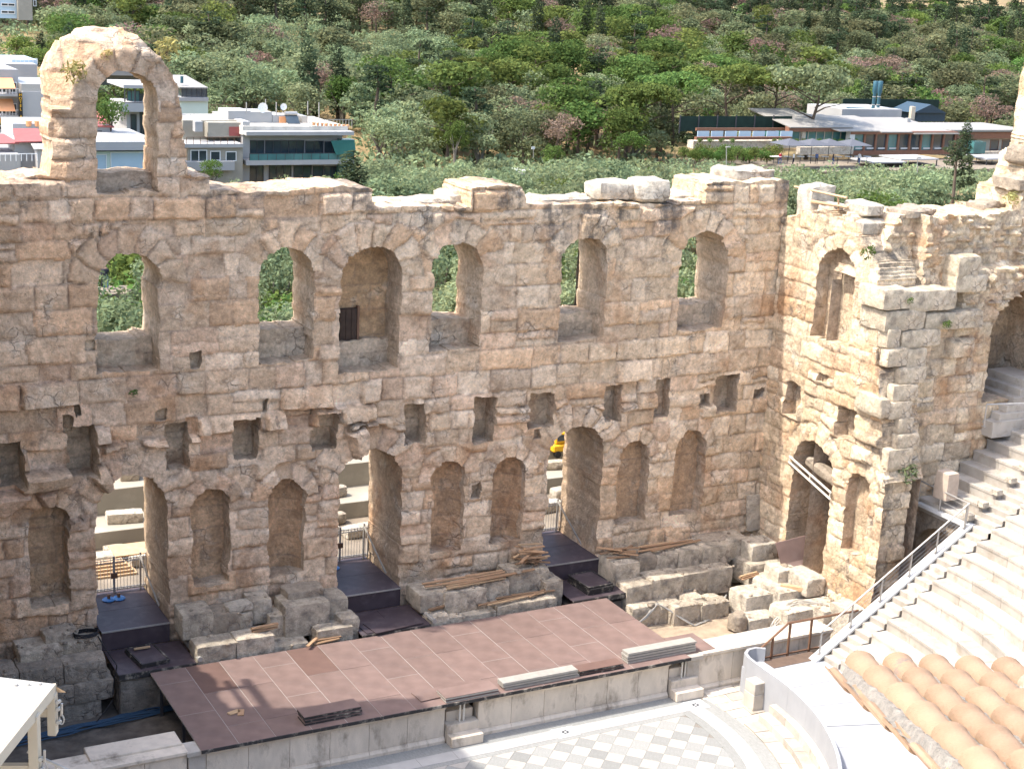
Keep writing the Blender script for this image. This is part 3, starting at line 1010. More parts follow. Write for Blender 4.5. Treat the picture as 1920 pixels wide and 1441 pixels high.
# toothing blocks left where a broken wall once ran forward
tooth = [(1660, 1707, 547, 580), (1710, 1793, 548, 582), (1662, 1734, 586, 620), (1740, 1841, 589, 617), (1666, 1688, 621, 653), (1694, 1765, 623, 652),
         (1668, 1702, 658, 687), (1703, 1737, 658, 693), (1690, 1737, 693, 720), (1677, 1720, 725, 753), (1652, 1669, 753, 783), (1671, 1710, 757, 785),
         (1687, 1713, 788, 813), (1683, 1723, 817, 845), (1668, 1710, 846, 880), (1795, 1850, 520, 547), (1800, 1838, 485, 520)]
for k, (xa_, xb_, ya_, yb_) in enumerate(tooth):
    zc = PX((xa_ + xb_) / 2, (ya_ + yb_) / 2, y=-6.9)[2]
    yf = -6.72 - .85 * min(1, max(0, (10.5 - zc) / 5.5))
    if k >= 15: yf = -6.6
    A = PX(xa_, (ya_ + yb_) / 2, y=yf); B_ = PX(xb_, (ya_ + yb_) / 2, y=yf); T_ = PX((xa_ + xb_) / 2, ya_, y=yf); D_ = PX((xa_ + xb_) / 2, yb_, y=yf)
    block_obj('stone', M['block_tooth'], b_wall, ((A[0] + B_[0]) / 2, yf + .75, D_[2] - .03), (B_[0] - A[0] + .10, 1.5, T_[2] - D_[2] + .12), random.uniform(-.02, .02), seed=k * 3 + 1, amp=.09, rnd=.05, cuts=5)

# ------------------------------------------------------------------ theatre floor
ZS, ZF, ZPIT = -.8, -2.3, -2.35
YC = -10.2
SIDE = MB()
pit = MB().box(-17.6, 17.6, -7.2, -.2, -3.0, ZPIT).build('pit_floor', M['dark_earth'], kind='structure')


def sheet(name, x0, x1, y0, y1, zf, m, n=40, **tags):
    xs = np.linspace(x0, x1, n); ys = np.linspace(y0, y1, n)
    X, Y = np.meshgrid(xs, ys, indexing='ij')
    V = np.stack([X.ravel(), Y.ravel(), zf(X, Y).ravel()], 1)
    i, j = np.meshgrid(np.arange(n - 1), np.arange(n - 1), indexing='ij'); i = i.ravel(); j = j.ravel()
    F = np.stack([i * n + j, (i + 1) * n + j, (i + 1) * n + j + 1, i * n + j + 1], 1)
    return add_mesh(name, mesh_np(name, V, F, m, True), **tags)


sheet('dry_earth_floor', 8.9, 17.6, -7.0, -.6, lambda X, Y: -2.05 + .10 * fbm(X * 1.3, Y * 1.3, 301, 4) + .12 * np.clip((X - 12.5), 0, 1), M['earth'], kind='structure')
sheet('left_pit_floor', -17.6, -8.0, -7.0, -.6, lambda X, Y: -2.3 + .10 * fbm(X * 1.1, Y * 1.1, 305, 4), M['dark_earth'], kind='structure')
MB().box(-14.2, 14.2, -11.5, -7.0, -2.9, -2.312).build('orchestra_ground', M['marble_old'], kind='structure')

# ---- wooden stage
stage = thing('wooden_stage', 'long low stage of brown plywood panels laid on a steel frame before the ruined wall', 'stage', (0, -5, ZS))
fr = MB()
SX0, SX1, SY0, SY1 = -8.98, 9.0, -8.2, -2.36
nx = 15; pw = (SX1 - SX0) / nx
rows_a = [SY0, -6.98, -4.54, SY1]; rows_b = [SY0, -5.76, -3.4, SY1]
pmesh = {}
for i in range(nx):
    rows_ = rows_a if (i % 3) else rows_b
    for j in range(len(rows_) - 1):
        x0 = SX0 + i * pw; y0, y1 = rows_[j], rows_[j + 1]
        skew = .0
        key = (round(y1 - y0, 3))
        if key not in pmesh:
            pmesh[key] = MB().box(0, pw - .022, 0, y1 - y0 - .022, -.03, 0).mesh('panel', M['ply'], bevel=.004)
        me = pmesh[key]
        if (i, j) in ((4, 2), (1, 2)):
            me = me.copy(); me.materials.clear(); me.materials.append(M['ply_new'])
        o = add_mesh('panel', me, stage, (x0 + .011 - 0, y0 + .011 + 5, .004 * ((i * 7 + j * 3) % 3)))
for x0, x1, y0, y1 in ((9.0, 10.3, -7.86, -6.4),):
    MB().box(x0 + .012, x1, y0, y1, ZS - .03, ZS).build('panel', M['ply'], stage)
fr = MB().box(SX0 + .01, SX1 - .01, SY0 + .01, SY1 - .01, ZS - .055, ZS - .005)
fr.build('under_board', M['seam_dust'], stage)
fb = MB()
for x in np.linspace(SX0 + .3, SX1 - .3, 8):
    fb.beam((x, SY0 + .6, ZS - .13), (x, SY1 - .1, ZS - .13), .08, .14)
    for y in (-7.4, -5.3, -2.7):
        fb.beam((x, y, ZS - .2), (x, y, -2.4), .09)
        fb.box(x - .18, x + .18, y - .18, y + .18, -2.34, -2.31)
fb.build('steel_frame', M['frame_dark'], stage)
for x in np.arange(SX0, SX1 - .1, 1.8):
    MB().box(x, min(x + 1.79, SX1), SY0 - .035, SY0 - .004, ZS - .10, ZS + .012).build('edge_board', M['black_edge'], stage, bevel=.004)

# ---- marble front wall of the stage, with two flights of steps
pulp = thing('stage_front_wall', 'low streaked marble wall with moulded cornice along the front of the stage', 'marble wall', (0, -8, ZF))
bays = [(-14.6, -9.35), (-8.75, -.62), (.62, 8.25), (9.55, 15.6)]
for x0, x1 in bays:
    yb = -7.95
    top = ZS - .12 if x0 > -9 and x1 < 9 else ZS - .02
    MB().box(x0, x1, yb, yb + .45, ZF + .16, top - .17).build('marble_slab', M['marble_old'], pulp) if False else None
    n = max(2, int((x1 - x0) / 1.25)); xs = np.linspace(x0, x1, n + 1)
    for a, b in zip(xs[:-1], xs[1:]):
        w = .006
        MB().box(a + w, b - w, yb + .004 * random.random(), yb + .42, ZF + .2, top - .2).build('marble_slab', M['marble_old'], pulp, bevel=.004)
        MB().prism([(0, yb - .10, ZF - .03), (0, yb - .10, ZF + .10), (0, yb - .05, ZF + .16), (0, yb - .03, ZF + .198), (0, yb + .42, ZF + .198), (0, yb + .42, ZF - .03)], (a + w, 0, 0), (b - w, 0, 0)).build('base_moulding', M['marble_old'], pulp)
        MB().prism([(0, yb - .02, top - .198), (0, yb - .05, top - .13), (0, yb - .12, top - .10), (0, yb - .12, top), (0, yb + .46, top), (0, yb + .46, top - .198)], (a + w * .3, 0, 0), (b - w * .3, 0, 0)).build('cornice', M['marble_old'], pulp, bevel=.004)
for xa in (-9.05, 8.55 + .72):
    o = MB().box(xa - .27, xa + .27, -8.02, -7.5, ZF, ZS - .2).box(xa - .33, xa + .33, -8.09, -7.44, ZF, ZF + .2).box(xa - .35, xa + .35, -8.12, -7.42, ZS - .198, ZS - .04)
    o.build('pier', M['marble'], pulp, bevel=.012)
for xc, side in ((0.0, 1), (8.9, 1)):
    st = thing('stone_steps', 'worn marble steps recessed in the stage front, %s' % ('midway along it' if xc < 1 else 'by its right end'), 'steps', (xc, -8, ZF), group=None)
    for k, (y0, y1, z1, xw) in enumerate(((-8.5, -8.08, .34, .58), (-8.1, -7.75, .64, .575), (-7.78, -7.42, .98, .5), (-7.45, -7.0, 1.25, .5))):
        MB().box(xc - xw, xc + xw, y0, y1, ZF, ZF + z1).build('step', M['marble_old'], st, bevel=.015)
    for dx in (-.06, .09):
        MB().tube([(xc + dx, -7.93, ZF + .63), (xc + dx, -7.93, ZS - .11)], .035, 8).build('support_post', M['pipe_white'], st, smooth=True)
# beam on the wall's right part
MB().box(10.35, 15.6, -7.52, -6.95, ZS - .3, ZS - .03).build('coping_slab', M['marble'], pulp, bevel=.02)
MB().box(-14.6, -9.4, -7.9, -7.0, ZS - .3, ZS - .03).build('coping_slab', M['marble_old'], pulp, bevel=.02)
MB().box(-12.2, -9.4, -7.6, -6.75, ZS - .2, ZS + .06).build('coping_slab', M['marble_old'], pulp, bevel=.02)

# ---- platforms in the doorways, gates
def gate(xc, i, label):
    g = thing('barred_gate', label, 'gate', (xc, 3.0, 0), group=None)
    w = 1.18
    f = MB()
    y = 3.0
    for z in (.10, .16, 1.16, 1.26): f.beam((xc - w, y, z), (xc + w, y, z), .028)
    for x in (xc - w, xc - .02, xc + .02, xc + w): f.beam((x, y, 0), (x, y, 1.4), .045)
    f.build('gate_frame', M['steel'], g)
    me = MB().tube([(0, 0, 0), (0, 0, 1.28)], .011, 5).mesh('bar', M['steel'])
    for x in np.linspace(xc - w + .1, xc + w - .1, 19):
        add_mesh('bar', me, g, (x - xc, 0, .05))
    rm = MB().tube([(.035 * math.cos(t), 0, .035 * math.sin(t)) for t in np.linspace(0, 2 * math.pi, 9)], .008, 4).mesh('ring', M['steel'])
    for x in np.linspace(xc - w + .1, xc + w - .1, 15):
        add_mesh('ring', rm, g, (x - xc, 0, 1.21)); add_mesh('ring', rm, g, (x - xc, 0, .13))
    MB().box(xc - .12, xc + .12, y - .05, y + .03, .55, .75).build('lock_plate', M['rust_rail'], g)


DN = ['the left doorway', 'the middle doorway', 'the right doorway']
for i, (ul, ur, vt) in enumerate(DOORS):
    xc = (ul + ur) / 2
    p = thing('doorway_platform', 'dark plywood platform filling the floor of %s, with a low front board' % DN[i], 'platform', (xc, 0, 0))
    for k in range(2):
        MB().box(ul + .03, ur - .05, -.32 + k * 1.75, -.32 + k * 1.75 + 1.74, -.04, -.002).build('deck_board', M['dark_ply'], p, bevel=.004)
    MB().box(ul + .04, ur - .06, -.30, -.26, -.72, -.042).build('front_board', M['dark_ply'], p)
    MB().box(ul + .03, ur - .05, -.335, -.322, -.05, .008).build('metal_edge', M['steel'], p)
    gate(xc + .06, i, 'grey steel gate of thin upright bars standing at the back of %s' % DN[i])
    if i < 2:
        bl = thing('blue_lamp', 'flat bright blue floor lamp on the platform in %s' % DN[i], 'lamp', (xc - .1 - .5 * i, 2.35, 0))
        for dx in (-.2, .16):
            MB().lathe((bl.location.x + dx, 2.35, 0), [(.22, .0), (.24, .03), (.2, .06), (.05, .07)], 12).build('disc', M['blue'], bl, smooth=True)
            MB().box(bl.location.x + dx - .05, bl.location.x + dx + .05, 2.3, 2.4, .071, .22).build('head', M['rust_rail'], bl)
    # open leaf strut beside the right jamb
    MB().beam((ur - .25, 2.9, 1.35), (ur - .05, 1.1, .05), .05).beam((ur - .22, 2.95, 0), (ur - .22, 2.95, 1.45), .06).build(
        'gate_brace', M['alu'], None, label='slanting pale metal brace leaning beside the right jamb of ' + DN[i], category='brace')
    # lower deck in front
    d = thing('lower_deck', 'low dark plywood deck between stone blocks just before ' + DN[i], 'platform', (xc, -1.3, -.7))
    for k in range(2):
        x0 = ul + .1 + k * (ur - ul + .2) / 2
        MB().box(x0, x0 + (ur - ul + .2) / 2 - .012, -2.32, -.34, -.76, -.72).build('deck_board', M['dark_ply'], d, bevel=.004)
    MB().box(ul + .1, ur + .28, -2.36, -2.322, -.92, -.725).build('front_board', M['black_edge'], d)
    MB().box(ul + .15, ur + .1, -2.2, -.5, -2.3, -1.1).build('base', M['dark_earth'], d)
    MB().tube([(ur + .42, -2.35, -.62), (ur + .40, -.4, -.62)], .09, 8).build('rolled_mat', M['alu'], None, smooth=True,
        label='pale rolled mat lying along the right edge of the deck before ' + DN[i], category='rolled mat')
# stacked boards on the decks
def frame_stack(name, label, c, sx, sy, rz, n, mats, cat='stack of boards'):
    t = thing(name, label, cat, c, rz)
    for k in range(n):
        dx = .02 * ((k * 7) % 3 - 1); m = mats[k % len(mats)]
        MB().box(-sx / 2 + dx, sx / 2 + dx, -sy / 2 - dx, sy / 2 - dx, k * .085 + .02, k * .085 + .045).build('board', M['dark_ply'], t, local=True)
        f = MB()
        for (a, b, cc, dd) in ((-sx / 2, sx / 2, -sy / 2, -sy / 2 + .05), (-sx / 2, sx / 2, sy / 2 - .05, sy / 2), (-sx / 2, -sx / 2 + .05, -sy / 2 + .051, sy / 2 - .051), (sx / 2 - .05, sx / 2, -sy / 2 + .051, sy / 2 - .051)):
            f.box(a + dx, b + dx, cc - dx, dd - dx, k * .085, k * .085 + .075)
        f.build('board_frame', m, t, local=True)
    return t


x1 = (DOORS[0][0] + DOORS[0][1]) / 2
frame_stack('frame_stack', 'two dark framed boards stacked askew on the deck before the left doorway', (x1 + .1, -1.35, -.72), 1.0, 1.5, .12, 2, [M['black_edge']])
MB().box(x1 - .25, x1 + .3, -1.0, -.9, -.53, -.49).build('timber_offcut', M['wood_new'], None, label='short pale timber lying on the dark framed boards by the left doorway', category='timber')
x3 = (DOORS[2][0] + DOORS[2][1]) / 2
frame_stack('frame_stack', 'pile of four black framed boards on the deck before the right doorway', (x3 + .25, -1.3, -.72), 1.15, 1.5, .05, 4, [M['black_edge']])
x2 = (DOORS[1][0] + DOORS[1][1]) / 2
for k, (dx, dy, rz) in enumerate(((.0, -1.75, .05), (.25, -1.85, .12))):
    o = MB().box(-1.0, 1.0, -.5, .5, 0, .03).build('loose_board', M['dark_ply'], None, label=('upper' if k else 'lower') + ' loose brown board lying on the deck before the middle doorway', category='board')
    o.location = (x2 + dx, dy, -.715 + k * .034); o.rotation_euler = (0, 0, rz)

# ---- boards and bars stacked along the stage front
def board_pile(label, x, y, L, n, rz, bottom, edge, w=.62, extra=None):
    t = thing('board_pile', label, 'stack of boards', (x, y, ZS + .012), rz)
    for k in range(n):
        dx = random.uniform(-.06, .06); dy = random.uniform(-.02, .02); z = k * .105
        MB().box(-L / 2 + dx, L / 2 + dx, -w / 2 + dy, w / 2 + dy, z + .056, z + .074).build('board', bottom, t, local=True)
        f = MB().box(-L / 2 + dx, L / 2 + dx, -w / 2 + dy - .005, -w / 2 + dy + .035, z, z + .05).box(-L / 2 + dx, L / 2 + dx, w / 2 + dy - .035, w / 2 + dy, z, z + .05)
        f.box(-L / 2 + dx, -L / 2 + dx + .035, -w / 2 + dy + .036, w / 2 + dy - .036, z, z + .05).box(L / 2 + dx - .035, L / 2 + dx, -w / 2 + dy + .036, w / 2 + dy - .036, z, z + .05)
        f.build('board_frame', edge, t, local=True)
    return t


board_pile('pile of dark boards with chipped edges on the shaded left part of the stage front', -4.55, -7.55, 1.95, 3, .02, M['ply'], M['black_edge'])
board_pile('two pale framed boards with brown tops stacked above the middle steps', .25, -7.8, 1.95, 2, .0, M['ply'], M['alu'], .7)
o = MB().box(-1.3, 1.3, -.35, .35, 0, .03).build('loose_board', M['ply'], None, label='loose brown board lying askew left of the pale framed boards on the stage', category='board')
o.location = (-.15, -7.35, ZS + .016); o.rotation_euler = (0, 0, .06)
board_pile('long pile of grey aluminium framed boards on the stage edge right of the middle steps', 2.95, -7.86, 2.9, 3, .0, M['alu'], M['alu'], .42)
board_pile('thin dark board pile with a reddish top between two aluminium piles on the stage edge', 5.35, -7.78, 1.75, 2, .0, M['ply_new'], M['black_edge'], .5)
board_pile('long aluminium framed pile at the right end of the stage edge', 8.0, -7.62, 2.9, 4, .0, M['alu'], M['alu'], .42)
for i, (x, y, rz) in enumerate(((-7.3, -6.2, .3), (-7.1, -6.3, 1.2))):
    o = MB().box(-.2, .2, -.1, .1, 0, .03).build('wood_offcut', M['wood_new' if i == 0 else 'wood'], None, label=('pale' if i == 0 else 'brown') + ' offcut of board lying on the shaded left end of the stage', category='offcut')
    o.location = (x, y, ZS + .016); o.rotation_euler = (0, 0, rz)

# ---- stone blocks of the ruined podium before the wall
def podium(label, blocks, extra=()):
    xm = sum(b[0] for b in blocks) / len(blocks)
    t = thing('ruined_podium', label, 'stone podium', (xm, -1.2, -1.5))
    for (x0, x1, y0, y1, z0, z1, *k) in blocks:
        m = M[k[0]] if k else M['block']
        block_obj('stone', m, t, ((x0 + x1) / 2, (y0 + y1) / 2, z0), (x1 - x0 + .03, y1 - y0 + .03, z1 - z0 + .02), rz=random.uniform(-.03, .03), amp=.065, rnd=.045, cuts=5)
    # broken bits lying on and between the blocks
    rb_ = random.Random(int(xm * 10) & 255); V = []; F = []
    for k in range(14 * max(2, len(blocks) // 3)):
        b_k = rb_.choice(blocks)
        s_ = rb_.uniform(.03, .10) * (1 if rb_.random() < .9 else 1.8)
        c = Vector((rb_.uniform(b_k[0], b_k[1]), rb_.uniform(b_k[2] - .15, b_k[3]), b_k[5] + s_ * .2))
        bm = bmesh.new(); bmesh.ops.create_icosphere(bm, subdivisions=1, radius=s_)
        o_ = len(V)
        for v in bm.verts:
            p = v.co * (1 + .45 * mnoise.noise(v.co / s_ * 1.3 + c)); p.z *= .7
            V.append(c + p - Vector(t.location))
        bm.verts.index_update()
        F += [tuple(v.index + o_ for v in f.verts) for f in bm.faces]; bm.free()
    me = mesh_np('rubble', np.array([tuple(v) for v in V]), np.array(F), M['rubble'])
    add_mesh('rubble', me, t, kind='stuff')
    return t


B = []
for a, b in zip(np.arange(-17.4, -10.2, 1.42), np.arange(-16.0, -9.5, 1.42)):
    B += [(a, min(b, -10.15), -2.0, -.75, -.95, -.22, 'dark_block'), (a + .3, min(b + .3, -10.1), -2.1, -.8, -1.65, -.93, 'dark_block'), (a - .2, min(b - .2, -9.9), -2.0, -.7, -2.4, -1.62, 'dark_block')]
B += [(-13.0, -11.6, -1.3, -.1, -.3, .12), (-12.1, -11.0, -.9, -.05, .0, .42, 'rubble'), (-11.62, -10.3, -1.2, -.1, -.3, .2), (-9.95, -8.3, -2.25, -1.2, -2.4, -1.0, 'dark_block'), (-8.4, -6.6, -2.2, -1.2, -2.4, -1.0, 'dark_block')]
podium('long damp dark stone podium at the wall foot left of the left doorway', B)
podium('stepped podium of broken stone blocks between the left and middle doorways', [
    (-7.55, -6.45, -1.35, -.2, -.35, .62), (-7.3, -5.9, -2.25, -1.25, -1.3, -.25), (-5.88, -4.5, -2.2, -1.2, -1.3, -.22), (-4.6, -3.2, -2.1, -1.2, -1.7, -.75),
    (-5.65, -5.0, -1.3, -.4, -.3, .35), (-5.0, -4.2, -1.0, -.1, -.3, .62), (-3.9, -2.2, -1.55, -.3, -.8, .45), (-2.25, -1.35, -1.2, .0, -.6, .3),
    (-6.5, -5.5, -1.35, -.3, -.3, .45, 'rubble'), (-3.6, -2.2, -1.0, -.1, .3, .72, 'rubble'), (-2.9, -1.5, -2.1, -1.2, -1.7, -.4), (-1.9, -1.2, -1.9, -1.0, -1.2, -.2), (-7.4, -3.0, -2.0, -.3, -2.4, -1.28, 'dark_block'), (-4.4, -3.85, -1.4, -.5, -.8, .1)])
podium('stepped podium of stone blocks carrying planks between the middle and right doorways', [
    (1.35, 2.5, -1.6, -.25, -.6, .12), (2.3, 4.05, -1.75, -.6, -.75, .12), (4.05, 5.2, -1.4, -.5, -.75, .15), (5.2, 7.0, -1.3, -.2, -.75, .35), (1.5, 2.3, -2.2, -1.4, -1.4, -.55),
    (2.3, 4.3, -2.15, -1.3, -1.6, -.7), (4.3, 6.9, -2.15, -1.2, -1.6, -.55), (6.6, 7.4, -1.7, -.4, -1.2, -.1), (1.4, 7.2, -2.0, -.3, -2.4, -1.55, 'dark_block')])
podium('stepped podium of stone blocks at the foot of the wall right of the right doorway', [
    (9.85, 11.0, -1.6, -.15, -.9, .15), (10.95, 12.0, -1.3, -.1, -.8, .18, 'rubble'), (14.5, 16.2, -.9, -.05, .0, .3, 'rubble'), (11.9, 13.0, -1.3, -.1, -.6, .15), (13.0, 14.2, -1.3, -.1, -.6, .2), (14.2, 15.6, -1.4, -.1, -.6, .22), (15.6, 16.6, -1.2, -.1, -.6, .3),
    (9.9, 11.1, -2.4, -1.4, -1.5, -.5), (11.1, 12.7, -2.3, -1.2, -1.5, -.42), (12.7, 14.0, -2.1, -1.2, -1.6, -.5), (14.0, 15.3, -2.0, -1.2, -1.6, -.5),
    (9.9, 11.2, -2.9, -2.0, -2.3, -1.2), (11.2, 12.3, -2.9, -2.2, -2.3, -1.3), (12.45, 13.3, -2.9, -2.2, -2.0, -1.2), (13.5, 14.2, -3.0, -2.3, -2.0, -1.35)])
podium('heap of large sunlit stone blocks in the corner below the boarded doorway', [
    (14.4, 15.7, -4.2, -3.0, -2.4, -.9, 'block_pale'), (15.7, 17.2, -4.6, -2.4, -2.4, -.75, 'block_pale'), (15.2, 16.6, -5.8, -4.6, -2.4, -1.05, 'block_pale'), (16.5, 17.7, -6.4, -5.0, -2.4, -.95, 'block_pale'),
    (16.75, 17.65, -5.0, -3.5, -.95, -.2, 'block_pale'), (16.3, 17.3, -3.7, -2.7, -.9, -.25, 'block_pale'), (15.9, 17.6, -2.3, -.6, -1.4, -.45, 'block'), (16.2, 17.5, -2.0, -.9, -.5, .25, 'block_pale'),
    (14.0, 15.4, -5.0, -4.0, -2.4, -1.5, 'block_pale'), (16.9, 17.9, -7.4, -6.2, -2.4, -.6, 'block_pale'), (11.6, 12.9, -3.3, -2.7, -2.2, -1.25), (12.9, 14.2, -3.4, -2.8, -2.2, -1.3)])

# loose stones
def loose(name, label, m, c, size, rz=0, cat='stone block', **k):
    return block_obj(name, M[m], None, c, size, rz, label=label, category=cat, **k)


loose('fallen_block', 'white marble block lying on the podium between left and middle doorways', 'block_pale', (-5.45, -.95, .36), (.95, .62, .3), .1)
loose('fallen_block', 'pale squared block lying on the dry earth before the marble beam wall', 'block_pale', (12.6, -5.6, -2.0), (.9, .55, .28), .25)
loose('fallen_block', 'small pale stone lying on the dry earth right of the stage', 'block_pale', (11.0, -5.0, -2.0), (.5, .4, .3), .6)
loose('fallen_block', 'long whitish stone lying at the stage corner on the dry earth', 'block_pale', (9.75, -3.7, -2.0), (.45, 1.0, .3), .5)
loose('fallen_block', 'white broken stone beside the beam end at the stage corner', 'block_pale', (10.9, -6.2, -2.0), (.6, .6, .35), .2)
loose('round_boulder', 'round brown boulder of concrete lying against the sunlit corner blocks', 'rubble', (13.65, -4.7, -2.05), (.75, .7, .85), .3, 'boulder', rnd=.2, amp=.1)
loose('wall_top_block', 'big pale rounded block on the wall top, left of a second one', 'block_pale', (*PX(1143, 360, y=1.0)[:2], 14.3), (1.75, 1.3, .75), .05, amp=.1, rnd=.12)
loose('wall_top_block', 'big pale rounded block on the wall top beside the window arch fifth from left', 'block_pale', (*PX(1213, 365, y=.7)[:2], 14.2), (1.55, 1.4, .95), -.2, amp=.12, rnd=.14)
loose('wall_top_block', 'flat pale slab on the wall top behind the parapet right of the standing arch', 'block_pale', (*PX(598, 348, y=1.3)[:2], 14.75), (1.9, 1.2, .4), .1, amp=.1, rnd=.1)
for k, (px, w, hgt) in enumerate(((800, 2.6, .45), (900, 2.4, .75), (740, 1.2, .3), (1050, 3.0, .4), (1290, 2.2, .45), (855, 1.2, .7), (1390, 2.4, .5))):
    p = PX(px, 375, y=1.4)
    block_obj('vault_remnant', M['block_pale'], stage_wall, (p[0], 1.5, 14.0 if k != 6 else 14.9), (w, 1.5, hgt), 0, amp=.16, rnd=.16, cuts=5)
for k, (py_, z, s) in enumerate(((-3.8, 14.2, (.9, 1.5, .55)), (-.9, 13.4, (1.3, 1.0, 1.6)), (-2.2, 13.9, (1.2, 1.1, .5)), (-4.1, 13.55, (1.5, 1.3, .6)))):
    block_obj('vault_remnant', M['block_pale'], side_wall, (SX + .85, py_, z), s, 0, amp=.1, rnd=.1, cuts=4)
slab = block_obj('stone_slab', M['block'], None, PX(1412, 992, y=-.35), (.72, .16, 1.55), 0, amp=.02, rnd=.04, label='upright grey stone slab leaning against the wall near the right corner', category='stone slab', tilt=(-.12, 0))
slab.location.z = .22

# ---- planks lying on the podiums
pm = [MB().box(-L / 2, L / 2, -.06, .06, 0, .045).mesh('plank', M['wood'], bevel=.004) for L in (1.0, 1.8, 2.6, 3.4)]
pn = [MB().box(-L / 2, L / 2, -.05, .05, 0, .04).mesh('plank', M['wood_new'], bevel=.004) for L in (1.0, 1.8, 2.6, 3.4)]


def planks(label, c, specs):
    t = thing('plank_heap', label, 'pile of planks', c)
    for (dx, dy, dz, k, rz, new) in specs:
        o = add_mesh('plank', (pn if new else pm)[k], t, (dx, dy, dz)); o.rotation_euler = (random.uniform(-.05, .05), random.uniform(-.03, .03), rz)


planks('heap of long weathered planks on the podium between the middle and right doorways', (4.0, -.9, .2),
       [(-.6, -.25, .02, 3, .02, 0), (.2, -.1, .05, 3, .05, 0), (-.9, .1, .03, 2, -.02, 0), (.9, .15, .05, 2, .04, 0), (.1, -.45, .06, 3, .1, 1), (-.3, -.6, .04, 2, .08, 1), (1.2, -.3, .08, 2, .07, 0), (.6, -.5, .12, 3, .06, 0)])
planks('heap of short broken planks at the right end of the podium by the right doorway', (6.3, -.7, .42),
       [(random.uniform(-.5, .5), random.uniform(-.4, .4), .04 * i, 0, random.uniform(-1.2, 1.2), i % 5 == 0) for i in range(16)])
planks('few planks lying on the lower podium ledge before the middle plank heap', (5.2, -1.7, -.5),
       [(-.3, -.1, .02, 2, .1, 0), (.2, .1, .03, 1, .05, 0), (.0, -.25, .06, 2, .12, 1), (.9, .05, .05, 1, -.1, 0), (1.0, -.1, .08, 0, .4, 0)])
planks('reddish planks stacked on the podium ledge at the left of the middle plank heap', (2.2, -1.6, -.5), [(0, 0, .02, 0, .1, 0), (.1, .1, .06, 0, -.1, 0), (-.1, -.1, .1, 0, .2, 0)])
planks('bundle of planks on the podium right of the right doorway', (12.6, -.8, .24),
       [(0, 0, .02, 2, .08, 0), (.3, .15, .04, 2, .05, 0), (-.2, .3, .06, 1, .1, 1), (.5, -.15, .07, 2, .12, 0), (.2, .1, .1, 2, .03, 0)])
planks('short planks dropped at the left end of the podium by the right doorway', (10.4, -.9, .25), [(random.uniform(-.4, .4), random.uniform(-.3, .3), .035 * i, 0, random.uniform(-.8, .8), 0) for i in range(8)])
planks('small stack of brown boards on the podium left of the middle doorway', (-4.75, -1.75, -.2), [(0, 0, .0, 0, .1, 0), (.05, .05, .05, 0, .2, 0), (0, .02, .1, 0, 0, 1), (.02, 0, .15, 0, .1, 0)])
planks('dark planks leaning at the podium foot left of the middle doorway', (-2.6, -2.25, -.78), [(0, 0, .0, 0, .1, 0), (.1, .12, .05, 0, .0, 0), (-.5, 0, .1, 0, .8, 0)])
planks('stack of grey timber beams before the boarded doorway in the corner', (15.6, -2.75, -.75), [(0, 0, 0, 0, .2, 0), (0, .15, 0, 0, .2, 0), (.05, .07, .05, 0, .22, 0), (0, .1, .1, 0, .2, 1)])
MB().beam((16.2, -4.0, -.72), (16.9, -4.75, -.70), .2, .18).build('timber_block', M['wood_new'], None, label='short fresh timber beam on the sunlit corner blocks', category='timber')
# boards closing the side doorway
p0 = PX(1455, 1012, x=16.9)
bd = thing('board_screen', 'two brown plywood sheets leaning across the foot of the doorway in the side wall', 'boards', (17.3, -3.4, -.5))
for k, (a, b_, c_, d_) in enumerate((((1454, 1018), (1549, 994), (1549, 1046), (1466, 1064)), ((1462, 1040), (1549, 1024), (1549, 1048), (1470, 1066)))):
    yt, yb = -2.75 - .05 * k, -3.15 - .12 * k
    Q = [PX(*a, y=yt), PX(*b_, y=yt), PX(*c_, y=yb), PX(*d_, y=yb)]
    MB().prism([tuple(p) for p in Q], (0, 0, 0), (0, .03, .01)).build('sheet', M['ply'], bd)
rb = thing('door_brace', 'pair of pale metal bars braced across the doorway arch in the side wall', 'brace', (17.6, -3.3, 3.6))
f = MB()
MB().tube([(17.62, -2.0, 4.0), (17.55, -4.85, 3.35)], .045, 6).tube([(17.62, -2.0, 3.75), (17.55, -4.85, 3.08)], .045, 6).build('bar', M['pipe_white'], rb)
for t in (.02, .5, .96):
    y = -2.0 - 2.85 * t; MB().tube([(17.6, y, 4.0 - .65 * t), (17.6, y, 3.74 - .66 * t)], .03, 6).build('link', M['pipe_white'], rb)
block_obj('fallen_lintel', M['rubble'], None, (18.1, -3.7, 3.55), (.5, 2.2, .45), 0, amp=.08, rnd=.08, label='rough stone lintel lying across the doorway behind the pale bars', category='stone lintel', tilt=(.2, 0))
# scaffold rails on the wing wall
sc = thing('pole_rail', 'rail of thin wooden poles tied on top of the side wall corner', 'pole rail', (17.9, -3, 14.6))
for a, b in (((1490, 350), (1588, 371)), ((1497, 372), (1590, 389)), ((1500, 376), (1580, 387))):
    A = PX(*a, x=18.0); Bq = PX(*b, x=18.0)
    MB().tube([A, Bq], .05, 6).build('pole', M['wood_new'], sc)
for px in (1500, 1572):
    A = PX(px, 352 + (px - 1490) * .21, x=18.04); Bq = PX(px, 395, x=18.04)
    MB().tube([A, Bq], .04, 6).build('post', M['wood'], sc)

# ---- cables
def wobble(pts, n=8, a=.06, s=0):
    out = []
    for i in range(len(pts) - 1):
        p = Vector(pts[i]); q = Vector(pts[i + 1])
        for k in range(n):
            t = k / n; c = p.lerp(q, t)
            out.append(c + Vector((mnoise.noise(c * 1.3 + Vector((s, 0, 0))), mnoise.noise(c * 1.3 + Vector((0, s + 5, 0))), 0)) * a)
    return out + [Vector(pts[-1])]


